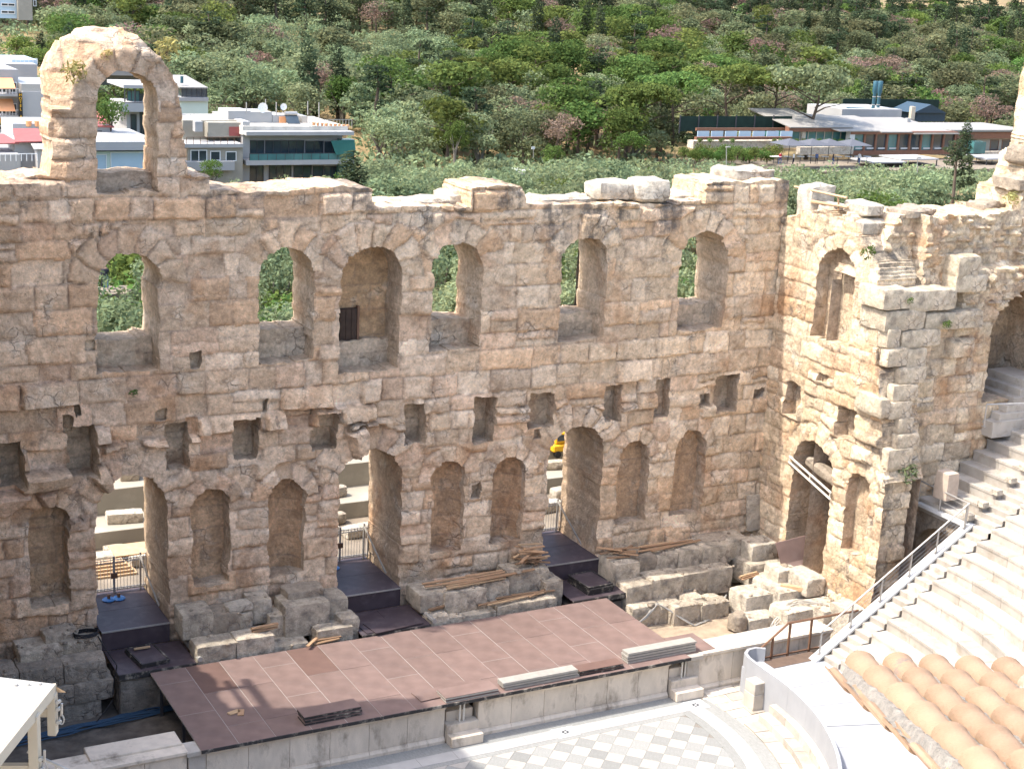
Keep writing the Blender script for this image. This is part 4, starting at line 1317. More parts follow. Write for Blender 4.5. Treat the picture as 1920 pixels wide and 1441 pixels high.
cb = thing('cable_bundle', 'bundle of dark blue cables lying on the pit floor below the left podium', 'cables', (-12, -3, ZPIT))
for k in range(7):
    y = -2.75 + .07 * k
    MB().tube(wobble([(-15.5, y - .6, -2.2 + .03 * (k % 3)), (-12.5, y - .25, -2.2 + .03 * (k % 2)), (-10.0, y + .0, -2.2 + .03 * (k % 3)), (-7.5, y + .3, -2.2)], 8, .18, k * 3.1), .032, 5).build('cable', M['cable_blue'], cb, smooth=True)
cc = thing('cable_coil', 'coiled black cable lying on the dark podium left of the left doorway', 'cable', (-10.6, -.9, .2))
MB().tube([(-10.75 + (.42 + .03 * math.sin(k * .9)) * math.cos(k * .5), -.95 + .28 * math.sin(k * .5), .26 + .004 * k) for k in range(40)], .025, 5).build('coil', M['cable_black'], cc, smooth=True)
MB().tube(wobble([(-10.4, -1.1, .25), (-10.25, -1.95, .0), (-10.1, -2.25, -.4), (-10.2, -2.3, -1.6), (-10.9, -2.6, -2.2)], 6, .08, 2), .022, 5).build('tail', M['cable_black'], cc, smooth=True)
cw = thing('grey_cables', 'tangle of thin grey cables lying over the sunlit corner blocks', 'cables', (16, -5.5, -.9))
for k in range(5):
    MB().tube(wobble([(16.9, -5.5 - .1 * k, -.9), (16.2, -5.3 + .1 * k, -.93), (15.7, -5.2 + .06 * k, -1.05), (15.1, -5.3, -1.5), (14.6, -5.4 - .1 * k, -2.0), (13.6, -5.2, -2.05)], 6, .22, k * 4.7), .02, 5).build('cable', M['alu'], cw, smooth=True)
cw = thing('grey_cables', 'grey cables running along the pit wall right of the stage', 'cables', (10.5, -3.3, -1.6))
for k in range(3):
    MB().tube(wobble([(9.3, -3.2 - .08 * k, -2.0), (10.4, -3.1, -1.6 + .05 * k), (11.0, -2.95, -1.1), (12.4, -3.6, -2.0), (14.1, -3.1, -1.9), (14.3, -3.0, -1.2)], 6, .12, k * 2.7), .022, 5).build('cable', M['alu'], cw, smooth=True)

# ------------------------------------------------------------------ orchestra floor
orch = thing('orchestra_floor', 'semicircular orchestra floor of white and grey marble tiles set diagonally', 'marble floor', (0, YC, ZF), kind='structure')


def arc_band(r0, r1, a0, a1, z0, z1, n=48, yc=YC, seam=0.0):
    b = MB(); vs = []; fs = []
    for i in range(n + 1):
        t = a0 + (a1 - a0) * i / n
        c, s = math.cos(t), math.sin(t)
        vs += [(r0 * c, yc + r0 * s, z0), (r1 * c, yc + r1 * s, z0), (r1 * c, yc + r1 * s, z1), (r0 * c, yc + r0 * s, z1)]
    for i in range(n):
        o = i * 4
        for k in range(4): fs.append((o + k, o + (k + 1) % 4, o + 4 + (k + 1) % 4, o + 4 + k))
    fs += [(0, 1, 2, 3), (n * 4, n * 4 + 3, n * 4 + 2, n * 4 + 1)]
    return b.add(vs, fs)


MB().box(-9.4, 9.4, -20, -8.0, -2.6, -2.308).build('bed', M['mortar'], orch)
# straight borders
MB().box(-9.3, 9.3, -8.62, -8.05, -2.5, -2.302).build('grey_border', M['tile_grey'], orch)
ta = .125
for k in range(13):
    x0 = -8.6 + k * 1.325
    MB().box(x0, x0 + 1.318, -9.2, -8.63, -2.5, -2.296).build('white_border_slab', M['paving_white'], orch, bevel=.003)
MB().box(-8.5, 8.5, -9.43, -9.21, -2.5, -2.300).build('grey_border', M['tile_grey'], orch)
a_end = -math.acos(-1) + .0
for (r0, r1, z, m, nm, nseg) in ((9.05, 9.6, -2.302, 'tile_grey', 'grey_border', 1), (8.45, 9.04, -2.292, 'paving_white', 'white_border_slab', 14), (8.1, 8.44, -2.294, 'tile_grey', 'grey_border', 1)):
    A0, A1 = (.06, -math.pi - .06) if r0 > 9 else (.09, -math.pi - .09)
    A0 = math.asin((-9.22 - YC) / r1) if r0 < 9 else math.asin((-8.64 - YC) / r1); A1 = -math.pi - A0
    for k in range(nseg):
        g = .0008 if nseg > 1 else 0
        arc_band(r0, r1, A0 + (A1 - A0) * k / nseg - g, A0 + (A1 - A0) * (k + 1) / nseg + g, -2.5, z, 96 // nseg).build(nm, M[m], orch)
# diagonal tiles
hd = .4125
tile_me = {}
for key, m in ((0, 'tile_grey'), (1, 'tile_white')):
    tile_me[key] = MB().prism([(-hd + .006, 0, 0), (0, -hd + .006, 0), (hd - .006, 0, 0), (0, hd - .006, 0)], (0, 0, -.12), (0, 0, 0)).mesh('tile', M[m])
half = MB().prism([(-hd + .01, 0, 0), (0, -hd + .01, 0), (hd - .01, 0, 0)], (0, 0, -.12), (0, 0, 0)).mesh('tile', M['tile_white'])
nt_ = 0
far_tiles = {0: MB(), 1: MB()}
cand = []
for i in range(-24, 25):
    for j in range(0, 26):
        x = 2.51 + i * hd; y = -9.44 - j * hd
        if (i + j) % 2: continue
        if math.hypot(x, y - YC) > 8.02 + .38 and y < YC: continue
        if abs(x) > 8.1: continue
        q = proj((x, y, ZF))
        vis = -40 < q[0] < 1960 and q[1] < 1500
        cand.append((not vis, i, j, x, y))
cand.sort()
for (inv, i, j, x, y) in cand:
    ky = 1 if j % 2 == 0 else 0
    if j == 0:
        if not inv: add_mesh('tile', half, orch, (x, y - YC, -2.3 - ZF + .002 * random.random())); nt_ += 1
    elif not inv and nt_ < 290:
        add_mesh('tile', tile_me[ky], orch, (x, y - YC, .003 * random.random())); nt_ += 1
    else:
        far_tiles[ky].prism([(x - hd + .006, y, ZF), (x, y - hd + .006, ZF), (x + hd - .006, y, ZF), (x, y + hd - .006, ZF)], (0, 0, -.12), (0, 0, 0))
for ky, nm in ((0, 'grey_paving'), (1, 'white_paving')):
    far_tiles[ky].build(nm, M['tile_grey' if ky == 0 else 'tile_white'], orch, kind='stuff')
for i, x in enumerate((3.5, 8.85)):
    g = thing('floor_drain', 'round pierced drain cover set in the white marble border, %s' % ('right of the middle steps' if i == 0 else 'below the right hand steps'), 'drain', (x, -8.92, ZF))
    MB().box(x - .42, x + .42, -9.24, -8.6, -2.36, -2.29).build('marble_plate', M['white_paint'], g)
    MB().tube([(x + .19 * math.cos(t), -8.92 + .19 * math.sin(t), ZF + .012) for t in np.linspace(0, 2 * math.pi, 21)], .010, 4).build('rim', M['frame_dark'], g)
    for k in range(6):
        t = k * math.pi / 3
        MB().prism([(x + r * math.cos(t + d), -8.92 + r * math.sin(t + d), ZF + .012) for r, d in ((.05, -.5), (.14, -.36), (.14, .36), (.05, .5))], (0, 0, 0), (0, 0, .004)).build('slot', M['frame_dark'], g)

# ------------------------------------------------------------------ ring of old steps, podium and seats
ring = thing('orchestra_steps', 'ring of low worn marble steps around the orchestra floor', 'stone steps', (0, YC, ZF))
A1 = -math.pi
for (r0, r1, z, n) in ((9.62, 10.2, -2.26, 40), (10.2, 10.62, -2.02, 34), (10.62, 11.0, -1.72, 30)):
    for k in range(n):
        a = -.06 - (math.pi - .12) * k / n; b = -.06 - (math.pi - .12) * (k + 1) / n
        arc_band(r0, r1 - .006, a - .0008, b + .0008, -2.6, z + random.uniform(-.012, .012), 3).build('step_slab', M['marble'], ring)
pav = thing('corner_paving', 'cracked marble paving between the stage wall and the white podium', 'paving', (11, -8.6, ZF), kind='structure')
rp = random.Random(4)
for i in range(6):
    for j in range(4):
        x0 = 9.55 + i * .75 + rp.uniform(-.1, .1) * (j > 0); y0 = -10.3 + j * .56
        MB().prism([(x0, y0, ZF), (x0 + .72, y0 + rp.uniform(-.04, .04), ZF), (x0 + .72 + rp.uniform(-.06, .0), y0 + .54, ZF), (x0 + rp.uniform(0, .06), y0 + .54, ZF)], (0, 0, -.2), (0, 0, rp.uniform(.012, .03))).build('paving_slab', M['marble'], pav)
pod = thing('white_podium', 'curved white walkway with a low rounded parapet below the marble seats', 'walkway', (0, YC, -1.3))
for k in range(26):
    a = .08 - (math.pi + .16) * k / 26; b = .08 - (math.pi + .16) * (k + 1) / 26
    arc_band(11.0, 14.3, a - .0009, b + .0009, -2.6, -1.30 + .004 * (k % 3), 4).build('floor_panel', M['white_floor'], pod)
# parapet: along the inner edge, curling round the free end
pts = [(12.05, -8.55), (11.75, -8.35), (11.4, -8.38), (11.12, -8.6), (11.0, -8.95), (10.96, -9.4)]
for k in range(0, 40):
    t = -.07 - (math.pi - .14) * k / 39
    pts.append((10.95 * math.cos(t), YC + 10.95 * math.sin(t)))


def ribbon(pts, th, z0, z1):
    b = MB(); vs = []; fs = []
    P = [Vector((p[0], p[1], 0)) for p in pts]
    for i, p in enumerate(P):
        d = (P[min(i + 1, len(P) - 1)] - P[max(i - 1, 0)]).normalized(); nrm = Vector((-d.y, d.x, 0)) * th / 2
        for q, z in ((p - nrm, z0), (p + nrm, z0), (p + nrm, z1), (p - nrm, z1)): vs.append((q.x, q.y, z))
    for i in range(len(P) - 1):
        for k in range(4): fs.append((i * 4 + k, i * 4 + (k + 1) % 4, i * 4 + 4 + (k + 1) % 4, i * 4 + 4 + k))
    n = len(P) - 1
    fs += [(0, 1, 2, 3), (n * 4, n * 4 + 3, n * 4 + 2, n * 4 + 1)]
    return b.add(vs, fs)


pts = pts[:6] + [(10.95 * math.cos(t), YC + 10.95 * math.sin(t)) for t in np.linspace(-.07, -math.pi + .07, 121)]
ribbon(pts[:9], .12, -2.35, -.80).build('parapet_panel', M['white_floor'], pod)
for k in range(8, len(pts) - 6, 5):
    q = pts[k:k + 6]
    q[0] = (q[0][0] + (q[1][0] - q[0][0]) * .03, q[0][1] + (q[1][1] - q[0][1]) * .03)
    ribbon(q, .12, -2.35, -.80 + .006 * (k % 2)).build('parapet_panel', M['white_floor'], pod)
MB().prism([(11.0, -8.6, 0), (11.6, -8.42, 0), (13.6, -8.9, 0), (13.6, -10.3, 0), (11.0, -10.3, 0)], (0, 0, -2.5), (0, 0, -1.306)).build('end_floor', M['white_floor'], pod)
pl = thing('marble_pillar', 'short white marble pillar of two blocks standing at the end of the curved parapet', 'pillar', (10.85, -9.6, ZF))
MB().box(10.45, 11.02, -10.15, -9.55, ZF, ZF + .62).build('lower_block', M['marble'], pl, bevel=.015)
MB().box(10.46, 11.0, -10.14, -9.56, ZF + .625, ZF + 1.05).build('upper_block', M['marble'], pl, bevel=.015)
MB().box(12.0, 14.2, -9.2, -8.55, -1.6, -1.285).build('wooden_walkway', M['wood_dark'], None, label='short brown timber walkway beside the white podium under the handrail', category='walkway')

# ---- the cavea
cav = thing('marble_seating', 'steep curved rows of white marble seats rising to the right of the stage', 'seating', (0, YC, -1.3))
NR = 36; RISE, RUN, R0, Z0 = .42, .66, 14.15, -1.3
rowz = lambda k: Z0 + RISE * (k + 1)
for k in range(NR):
    r0 = R0 + RUN * k; z = rowz(k)
    vis_n = 9 if k < 18 else 0
    da = 1.45 / r0
    a_s = -.004
    row = thing('seat_row', None, None, (0, 0, 0)); row.parent = cav
    del row['kind']
    # slabs one can tell apart, then the rest of the row in one piece
    a = a_s
    for q in range(vis_n):
        b = a - da * random.uniform(.8, 1.2)
        dz = random.uniform(-.006, .006)
        s = arc_band(r0 + .025, r0 + RUN + .1, a - .0004, b + .0004, z - RISE - .1, z - .10 + dz, 3)
        s2 = arc_band(r0, r0 + RUN + .06, a - .0004, b + .0004, z - .099 + dz, z + dz, 3)
        s.v, s.f = s.v + s2.v, s.f + [tuple(i + len(s.v) for i in f) for f in s2.f]
        o = s.build('seat_slab', M['marble'], row)
        a = b
    s = arc_band(r0 + .025, r0 + RUN + .1, a - .0004, -math.pi, z - RISE - .1, z - .10, 60)
    s2 = arc_band(r0, r0 + RUN + .06, a - .0004, -math.pi, z - .099, z, 60)
    s.v, s.f = s.v + s2.v, s.f + [tuple(i + len(s.v) for i in f) for f in s2.f]
    s.build('seat_tier', M['marble'], row)
arc_band(R0 + RUN * NR, R0 + RUN * NR + 6, 0, -math.pi, 3, rowz(NR - 1) + .6, 60).build('rear_terrace', M['marble_old'], cav)
# stairs along the end wall, extension rows over the passage, end wall with coping
stairs = thing('edge_stairs', 'narrow flight of marble steps along the open end of the seating', 'stairs', (14, -9.6, -1.3))
sm_ = {}
for k in range(2 * 11):
    x0 = R0 + k * RUN / 2; z1 = Z0 + (k + 1) * RISE / 2
    MB().box(x0, x0 + RUN / 2 + .06, -10.17, -9.32, z1 - .45, z1 + random.uniform(-.004, .004)).build('step', M['marble'], stairs, bevel=.01)
ext = thing('passage_steps', 'straight marble steps bridging the side passage up against the retaining wall', 'seating', (22, -7.6, 3))
for k in range(10, 24):
    x0 = R0 + RUN * k + .02; z = rowz(k) - .02
    for j, (ya, yb) in enumerate(((-9.02, -7.72), (-7.71, -6.32))):
        MB().box(x0 + .025, x0 + RUN + .2, ya, yb, z - RISE - .1, z - .1).box(x0, x0 + RUN + .2, ya, yb, z - .099, z + random.uniform(-.004, .004)).build('seat_slab', M['marble'], ext)
    for j in range(2):
        MB().box(x0 + j * RUN / 2, x0 + RUN + .1, -10.17, -9.03, z - RISE - .1, z - RISE / 2 * (1 - j)).build('step', M['marble'], ext, bevel=.01)
    if k < 18:
        q = MB().box(x0 - .12, x0 + .2, -9.2, -8.86, z - .02, z + .2).build('end_block', M['block_pale'], ext, bevel=.01)
# end wall below the coping
ew = thing('seating_end_wall', 'marble end wall of the seating with a sloping white coping', 'wall', (17, -9.2, -1.3))
xa, xb = 13.75, 20.75
zl = lambda x: Z0 + (x - R0) * RISE / RUN
MB().prism([(xa, -9.3, ZF), (xb, -9.3, ZF), (xb, -9.3, zl(xb) + .16), (xa, -9.3, zl(xa) + .16)], (0, 0, 0), (0, .26, 0)).build('wall_body', M['marble'], ew)
for k in range(5):
    s0 = xa - .5 + k * (xb - xa + .5) / 5; s1 = s0 + (xb - xa + .5) / 5 - .01
    MB().prism([(s0, -9.38, zl(s0) + .162), (s1, -9.38, zl(s1) + .162), (s1, -9.38, zl(s1) + .28), (s0, -9.38, zl(s0) + .28)], (0, 0, 0), (0, .4, 0)).build('coping_slab', M['white_paint'], ew, bevel=.008)
# mouth of the side passage: arch in the plane x = 20.8
pm_ = thing('passage_mouth', 'broken stone arch at the mouth of the passage under the seats', 'stone arch', (20.8, -7.7, 0))
ys = np.linspace(-9.0, -6.3, 15)
poly = [(20.8, -9.02, -2.2), (20.8, -9.02, 3.0), (20.8, -6.3, 3.1), (20.8, -6.3, -2.2), (20.8, -6.45, -2.2), (20.8, -6.45, 1.2)]
for t in np.linspace(0, math.pi, 13): poly.append((20.8, -7.6 + 1.15 * math.cos(t), 1.25 + 1.1 * math.sin(t)))
poly += [(20.8, -8.76, 1.2), (20.8, -8.76, -2.2)]
MB().prism(poly, (0, 0, 0), (.55, 0, 0)).build('arch_face', M['rubble'], pm_)
MB().box(26.0, 26.2, -9.2, -6.2, -2.2, 3).build('passage_back', M['rubble'], pm_)
MB().box(17.9, 26, -9.0, -6.3, -2.4, -1.35).build('passage_floor', M['earth'], pm_)
MB().box(20.55, 20.95, -9.3, -6.3, 3.02, 3.14).build('ledge_slab', M['white_paint'], pm_)
# stone block on the steps
loose('square_block', 'square pale brown stone block standing on the upper marble steps by the retaining wall', 'block_plain', (20.95, -7.55, 3.62), (.62, .7, 1.1), .05, amp=.012, rnd=.025)
# upper stair through the arch and its rail
us = thing('arch_stairs', 'short stone stair leading up into the arch of the retaining wall', 'stairs', (24.5, -5.6, 6.8))
for k in range(6):
    MB().box(23.7 + k * .42, 27.1, -6.9 + k * .1, -4.2, 5.9 + k * .28 - .3, 6.25 + k * .28).build('step', M['marble'], us, bevel=.012)

# ---- handrails
def handrail(label, path, posts, h, m='steel', wires=4, r=.035):
    t = thing('handrail', label, 'handrail', path[0])
    top = [Vector(p) + Vector((0, 0, h)) for p in path]
    MB().tube(top, r, 8).build('rail', M[m], t, smooth=True)
    for p in posts:
        MB().tube([p, (p[0], p[1], p[2] + h)], r * .95, 6).build('post', M[m], t, smooth=True)
        MB().box(p[0] - .07, p[0] + .07, p[1] - .07, p[1] + .07, p[2] - .02, p[2] + .015).build('foot_plate', M[m], t)
    for k in range(wires):
        z = h * (.2 + .62 * k / max(1, wires - 1))
        MB().tube([Vector(p) + Vector((0, 0, z)) for p in path], .007, 4).build('wire', M[m], t)
    return t


e = lambda x: (x, -9.2, zl(x) + .28)
handrail('steel handrail with wires climbing the sloping coping beside the marble steps', [e(13.95), e(20.6)], [e(x) for x in (14.05, 15.4, 16.7, 18.0, 19.2, 20.5)], .92)
handrail('short level handrail over the mouth of the side passage', [(20.66, -9.1, 3.1), (20.7, -6.35, 3.15)], [(20.66, -9.1, 3.1), (20.68, -7.6, 3.12), (20.7, -6.4, 3.15)], .85, wires=3)
handrail('short handrail beside the stair through the retaining wall arch', [(23.2, -6.9, 6.15), (26.2, -8.2, 6.35)], [(23.2, -6.9, 6.15)], .9, wires=0)
rr = thing('brown_railing', 'dark brown metal railing sloping down beside the marble wall at the podium', 'railing', (14, -8.4, -1.3))
MB().tube([(11.9, -8.3, -1.0), (13.2, -8.3, -.1), (16.5, -8.3, -.1)], .045, 6).build('rail', M['rust_rail'], rr)
for x, z1 in ((12.55, -.55), (13.3, -.1), (14.3, -.1)): MB().beam((x, -8.3, -2.2), (x, -8.3, z1), .07).build('post', M['rust_rail'], rr)
MB().beam((12.0, -8.3, -1.32), (16.5, -8.3, -1.32), .05).build('bottom_rail', M['rust_rail'], rr)
# mirrored seating end on the left of the stage (only its shadow and rail show)
ewl = thing('seating_end_wall', 'marble end wall of the seating left of the stage', 'wall', (-17, -9.2, -1.3))
MB().prism([(-xa, -9.3, ZF), (-xb, -9.3, ZF), (-xb, -9.3, zl(xb) + .28), (-xa, -9.3, zl(xa) + .28)], (0, 0, 0), (0, .26, 0)).build('wall_body', M['marble'], ewl)

# ---- the left wing and tower outside the picture, which shade the stage
lw = thing('left_wing_wall', 'tall stone wing wall at the left end of the stage', 'ruined wall', (-17.7, -4, 0))
lt_sdf = [(-11.5, 26.2), (-4.15, 26.2), (-4.05, 26.0), (-3.95, 16.4), (-3.4, 16.3), (-3.0, 15.9), (-1.5, 16.4), (0.2, 16.2)]
lu_, lv_ = zip(*lt_sdf)
masonry(lw, lambda u, v, d: np.stack([-17.7 - d, u, v], 1), -11.5, .1, -2.4, 26.5, .25, lambda u: np.interp(u, lu_, lv_) + .15 * fbm(u * 2, u * 0, 7, 3), [],
        Courses(-13, 2, -3, 28, seed=77), lambda u, v: (0 * u, .2 + 0 * u), lambda u, v: 2 + 0 * u, M['stone'], seed=85, max_stones=0)
scf = MB()
for y in (-3.8, -2.2): scf.beam((-17.9, y, 16), (-17.9, y, 18.4), .22)
scf.beam((-17.9, -4.0, 18.3), (-17.9, -1.6, 18.3), .22); scf.beam((-17.9, -4.0, 17.3), (-17.9, -1.6, 17.3), .15)
scf.build('scaffold_frame', M['wood'], lw)

# ------------------------------------------------------------------ land behind the wall
def ground_h(x, y):
    x = np.asarray(x, float); y = np.asarray(y, float)
    h = np.where(y < 14, -.05, -.05 - 3.95 * np.clip((y - 14) / 30, 0, 1))
    hill = .115 * np.maximum(0, y - 152 - 18 * np.clip((x - 60) / 120, 0, 1))
    h = h + hill + 1.2 * fbm(x * .02, y * .02, 401, 3) * np.clip((y - 40) / 60, 0, 1)
    # the built-up left side lies a little lower
    h = h - 2.5 * np.clip((55 - x) / 30, 0, 1) * np.clip((y - 60) / 40, 0, 1) * np.clip((190 - y) / 40, 0, 1)
    return np.where(y < 3.0, -2.62, h)


def terrain():
    xs = np.concatenate([np.linspace(-400, -30, 12), np.linspace(-20, 260, 90), np.linspace(275, 900, 14)])
    ys = np.concatenate([[-400, -150, -60, -20, 2.98, 3.02], np.linspace(6, 60, 16), np.linspace(65, 330, 80), np.linspace(345, 1200, 16)])
    X, Y = np.meshgrid(xs, ys, indexing='ij'); a, b = X.shape
    V = np.stack([X.ravel(), Y.ravel(), ground_h(X, Y).ravel()], 1)
    i, j = np.meshgrid(np.arange(a - 1), np.arange(b - 1), indexing='ij'); i = i.ravel(); j = j.ravel()
    F = np.stack([i * b + j, (i + 1) * b + j, (i + 1) * b + j + 1, i * b + j + 1], 1)
    add_mesh('hillside', mesh_np('hillside', V, F, M['dry_ground'], True), kind='structure')


terrain()
gz = lambda x, y: float(ground_h(x, y))


# ------------------------------------------------------------------ trees
def leaf_cloud(blobs, n, size, rg, up=.25, aspect=.6, flat=0.0, tintvar=.35, inner=.55):
    """small leaf-clump faces spread through lumpy blobs [(cx,cy,cz,rx,ry,rz)]"""
    B = np.array(blobs)
    w = B[:, 3] * B[:, 4] + B[:, 3] * B[:, 5]; w /= w.sum()
    k = rg.choice(len(B), n, p=w)
    d = rg.normal(size=(n, 3)); d /= np.linalg.norm(d, axis=1)[:, None]
    d[:, 2] = np.where(rg.random(n) < up, np.abs(d[:, 2]), d[:, 2])
    rad = inner + (1.05 - inner) * rg.random(n) ** .55
    P = B[k, :3] + d * B[k, 3:] * rad[:, None]
    nr = d + rg.normal(size=(n, 3)) * .75; nr[:, 2] += flat
    nr /= np.linalg.norm(nr, axis=1)[:, None]
    t = np.cross(nr, rg.normal(size=(n, 3))); t /= np.linalg.norm(t, axis=1)[:, None]
    bt = np.cross(nr, t)
    s = size * (.6 + .8 * rg.random(n))[:, None]
    V = np.stack([P - t * s - bt * s * aspect * .6, P + t * s * .25 - bt * s * aspect, P + t * s + bt * s * aspect * .3, P - t * s * .2 + bt * s * aspect], 1).reshape(-1, 3)
    F = np.arange(4 * n).reshape(n, 4)
    blobt = 1 + (rg.random(len(B)) - .5) * tintvar
    tv = blobt[k] * (1 + (rg.random(n) - .5) * .5)
    hue = (rg.random(n) - .5) * .18
    T = np.stack([tv * (1 + hue), tv, tv * (1 - hue), np.ones(n)], 1)
    return V, F, np.repeat(T, 4, 0)


def crown(kind, rg, n=None):
    bl = []
    if kind == 'pine':            # unit height 1, irregular clumped crown
        n = n or 1500
        for i in range(11):
            a = rg.random() * 6.28; z = .36 + .54 * rg.random(); r = (.30 * (1 - abs(z - .66) / .5)) * rg.random() ** .5
            s = .09 + .08 * rg.random()
            bl.append((r * math.cos(a), r * math.sin(a), z, s * 1.25, s * 1.25, s * 1.0))
        return leaf_cloud(bl, n, .024, rg, .35)
    if kind == 'umbrella':
        n = n or 4600
        for i in range(24):
            a = rg.random() * 6.28; r = .46 * rg.random() ** .5; z = .80 - .45 * r * r + .10 * rg.random()
            s = .09 + .06 * rg.random()
            bl.append((r * math.cos(a), r * math.sin(a), z, s * 1.3, s * 1.3, s * .62))
        return leaf_cloud(bl, n, .020, rg, .5)
    if kind == 'olive':
        n = n or 1700
        for i in range(13):
            a = rg.random() * 6.28; z = .42 + .42 * rg.random(); r = .36 * rg.random() ** .5 * (1.2 - z)
            s = .13 + .09 * rg.random()
            bl.append((r * math.cos(a) * 1.3, r * math.sin(a) * 1.3, z, s, s, s * .85))
        return leaf_cloud(bl, n, .026, rg, .35, .45)
    if kind == 'cypress':
        n = n or 1300
        for i in range(13):
            z = .12 + .84 * i / 12; s = .085 * (1 - ((z - .4) / .68) ** 2) + .018
            bl.append((rg.normal() * .012, rg.normal() * .012, z, s, s, .07))
        return leaf_cloud(bl, n, .017, rg, .2)
    if kind == 'sparse':         # open conifer with a visible stem
        n = n or 1300
        for i in range(22):
            z = .2 + .78 * rg.random(); r = .20 * (1.05 - z) + .03; a = rg.random() * 6.28
            s = .045 + .04 * rg.random()
            bl.append((r * math.cos(a), r * math.sin(a), z, s * 1.3, s * 1.3, s * .6))
        return leaf_cloud(bl, n, .018, rg, .3)
    if kind == 'dry':
        n = n or 1000
        for i in range(11):
            a = rg.random() * 6.28; z = .45 + .45 * rg.random(); r = .25 * rg.random() ** .5
            s = .09 + .07 * rg.random()
            bl.append((r * math.cos(a), r * math.sin(a), z, s * 1.2, s * 1.2, s * .8))
        return leaf_cloud(bl, n, .022, rg, .3, .35)
    if kind == 'bush':
        n = n or 1200
        for i in range(10):
            a = rg.random() * 6.28; r = .38 * rg.random() ** .5
            s = .17 + .12 * rg.random()
            bl.append((r * math.cos(a), r * math.sin(a), .2 + .5 * rg.random() * (1 - r), s, s, s))
        return leaf_cloud(bl, n, .034, rg, .35)


def trunk_mesh(kind, rg):
    b = MB()
    if kind in ('pine', 'umbrella', 'dry', 'sparse', 'cypress'):
        lean = rg.normal() * .05; h = {'pine': .75, 'umbrella': .72, 'dry': .85, 'sparse': .96, 'cypress': .5}[kind]
        b.tube([(0, 0, -.08), (lean * .3, 0, h * .4), (lean, .02, h * .75), (lean * 1.2, .0, h)], [.024, .018, .012, .005], 6)
        if kind in ('pine', 'umbrella', 'dry'):
            for i in range(5):
                a = i * 1.3 + rg.random(); z0 = h * (.5 + .1 * i * .8)
                R = .36 if kind == 'umbrella' else .24
                b.tube([(lean * .7, 0, z0), (R * .5 * math.cos(a), R * .5 * math.sin(a), z0 + .08), (R * math.cos(a), R * math.sin(a), z0 + .13)], [.010, .007, .003], 5)
    elif kind == 'olive':
        for i in range(4):
            a = i * 1.6 + rg.random()
            b.tube([(0, 0, -.08), (.03 * math.cos(a), .03 * math.sin(a), .18), (.14 * math.cos(a), .14 * math.sin(a), .42), (.24 * math.cos(a), .24 * math.sin(a), .62)], [.04, .028, .016, .006], 5)
    else:
        for i in range(5):
            a = i * 1.25 + rg.random()
            b.tube([(0, 0, -.08), (.08 * math.cos(a), .08 * math.sin(a), .25), (.22 * math.cos(a), .22 * math.sin(a), .55)], [.02, .014, .005], 5)
    return b


PROTO = {}


def proto(kind, leaf, k, n=None):
    key = (kind, leaf, k)
    if key not in PROTO:
        rg = np.random.default_rng(hash((kind, k)) % 1000 if False else sum(map(ord, kind)) * 7 + k * 13)
        V, F, T = crown(kind, rg, n)
        PROTO[key] = (mesh_np('crown', V, F, LEAF[leaf], False, T), trunk_mesh(kind, rg).mesh('trunk', M['bark_pale' if kind == 'olive' else 'bark'], True))
    return PROTO[key]


def tree(name, label, kind, leaf, loc, h, wide=1.0, group=None, k=None, n=None, cat='tree'):
    cm, tm = proto(kind, leaf, random.randint(0, 3) if k is None else k, n)
    t = thing(name, label, cat, loc, random.uniform(0, 6.28), group)
    for nm, me in (('trunk', tm), ('crown', cm)):
        o = add_mesh(nm, me, t)
        o.scale = (h * wide, h * wide, h)
    return t


KINDS = {
    'pine': ('pine_tree', 'green aleppo pine on the wooded hillside', 'pine', 'pine', (7, 10.5), 1.1, 'green pines on the hillside'),
    'grey': ('pine_tree', 'dull grey green pine on the wooded hillside', 'pine', 'grey', (6.5, 9.5), 1.15, 'grey green pines on the hillside'),
    'olive_hill': ('olive_tree', 'silvery olive tree on the wooded hillside', 'olive', 'olive', (5.5, 8.0), 1.15, 'olive trees on the hillside'),
    'cypress': ('cypress_tree', 'narrow dark cypress on the wooded hillside', 'cypress', 'cypress', (8, 12.5), 1.0, 'cypresses on the hillside'),
    'dark': ('conifer_tree', 'broad dark conifer on the wooded hillside', 'sparse', 'cypress', (8, 11), 1.35, 'dark conifers on the hillside'),
    'dry': ('dry_pine', 'dried out pinkish brown pine on the wooded hillside', 'dry', 'dry', (6, 9), 1.15, 'dried out pines on the hillside'),
    'broad': ('leafy_tree', 'bright green leafy tree on the wooded hillside', 'olive', 'broad', (5, 7.5), 1.1, 'leafy trees on the hillside'),
}


def hidden(P, top):
    """true when crown top is outside the picture"""
    x, y, z = proj((P[0], P[1], P[2] + top))
    xb, yb, _ = proj(P)
    return x < -60 or x > 1980 or yb < -10


def clearings(x, y):
    # bare dry slopes and paths that show between the trees
    px, py, _ = proj((x, y, gz(x, y)))
    for (a, b, c, d) in ((600, 28, 55, 16), (1100, 88, 45, 16), (470, 12, 40, 14), (1700, 12, 70, 14), (1130, 240, 70, 16), (1060, 130, 40, 14), (700, 98, 45, 10), (1230, 60, 25, 12), (860, 60, 40, 9), (530, 80, 30, 9), (1190, 150, 22, 14)):
        if ((px - a) / c) ** 2 + ((py - b) / d) ** 2 < 1: return True
    return False


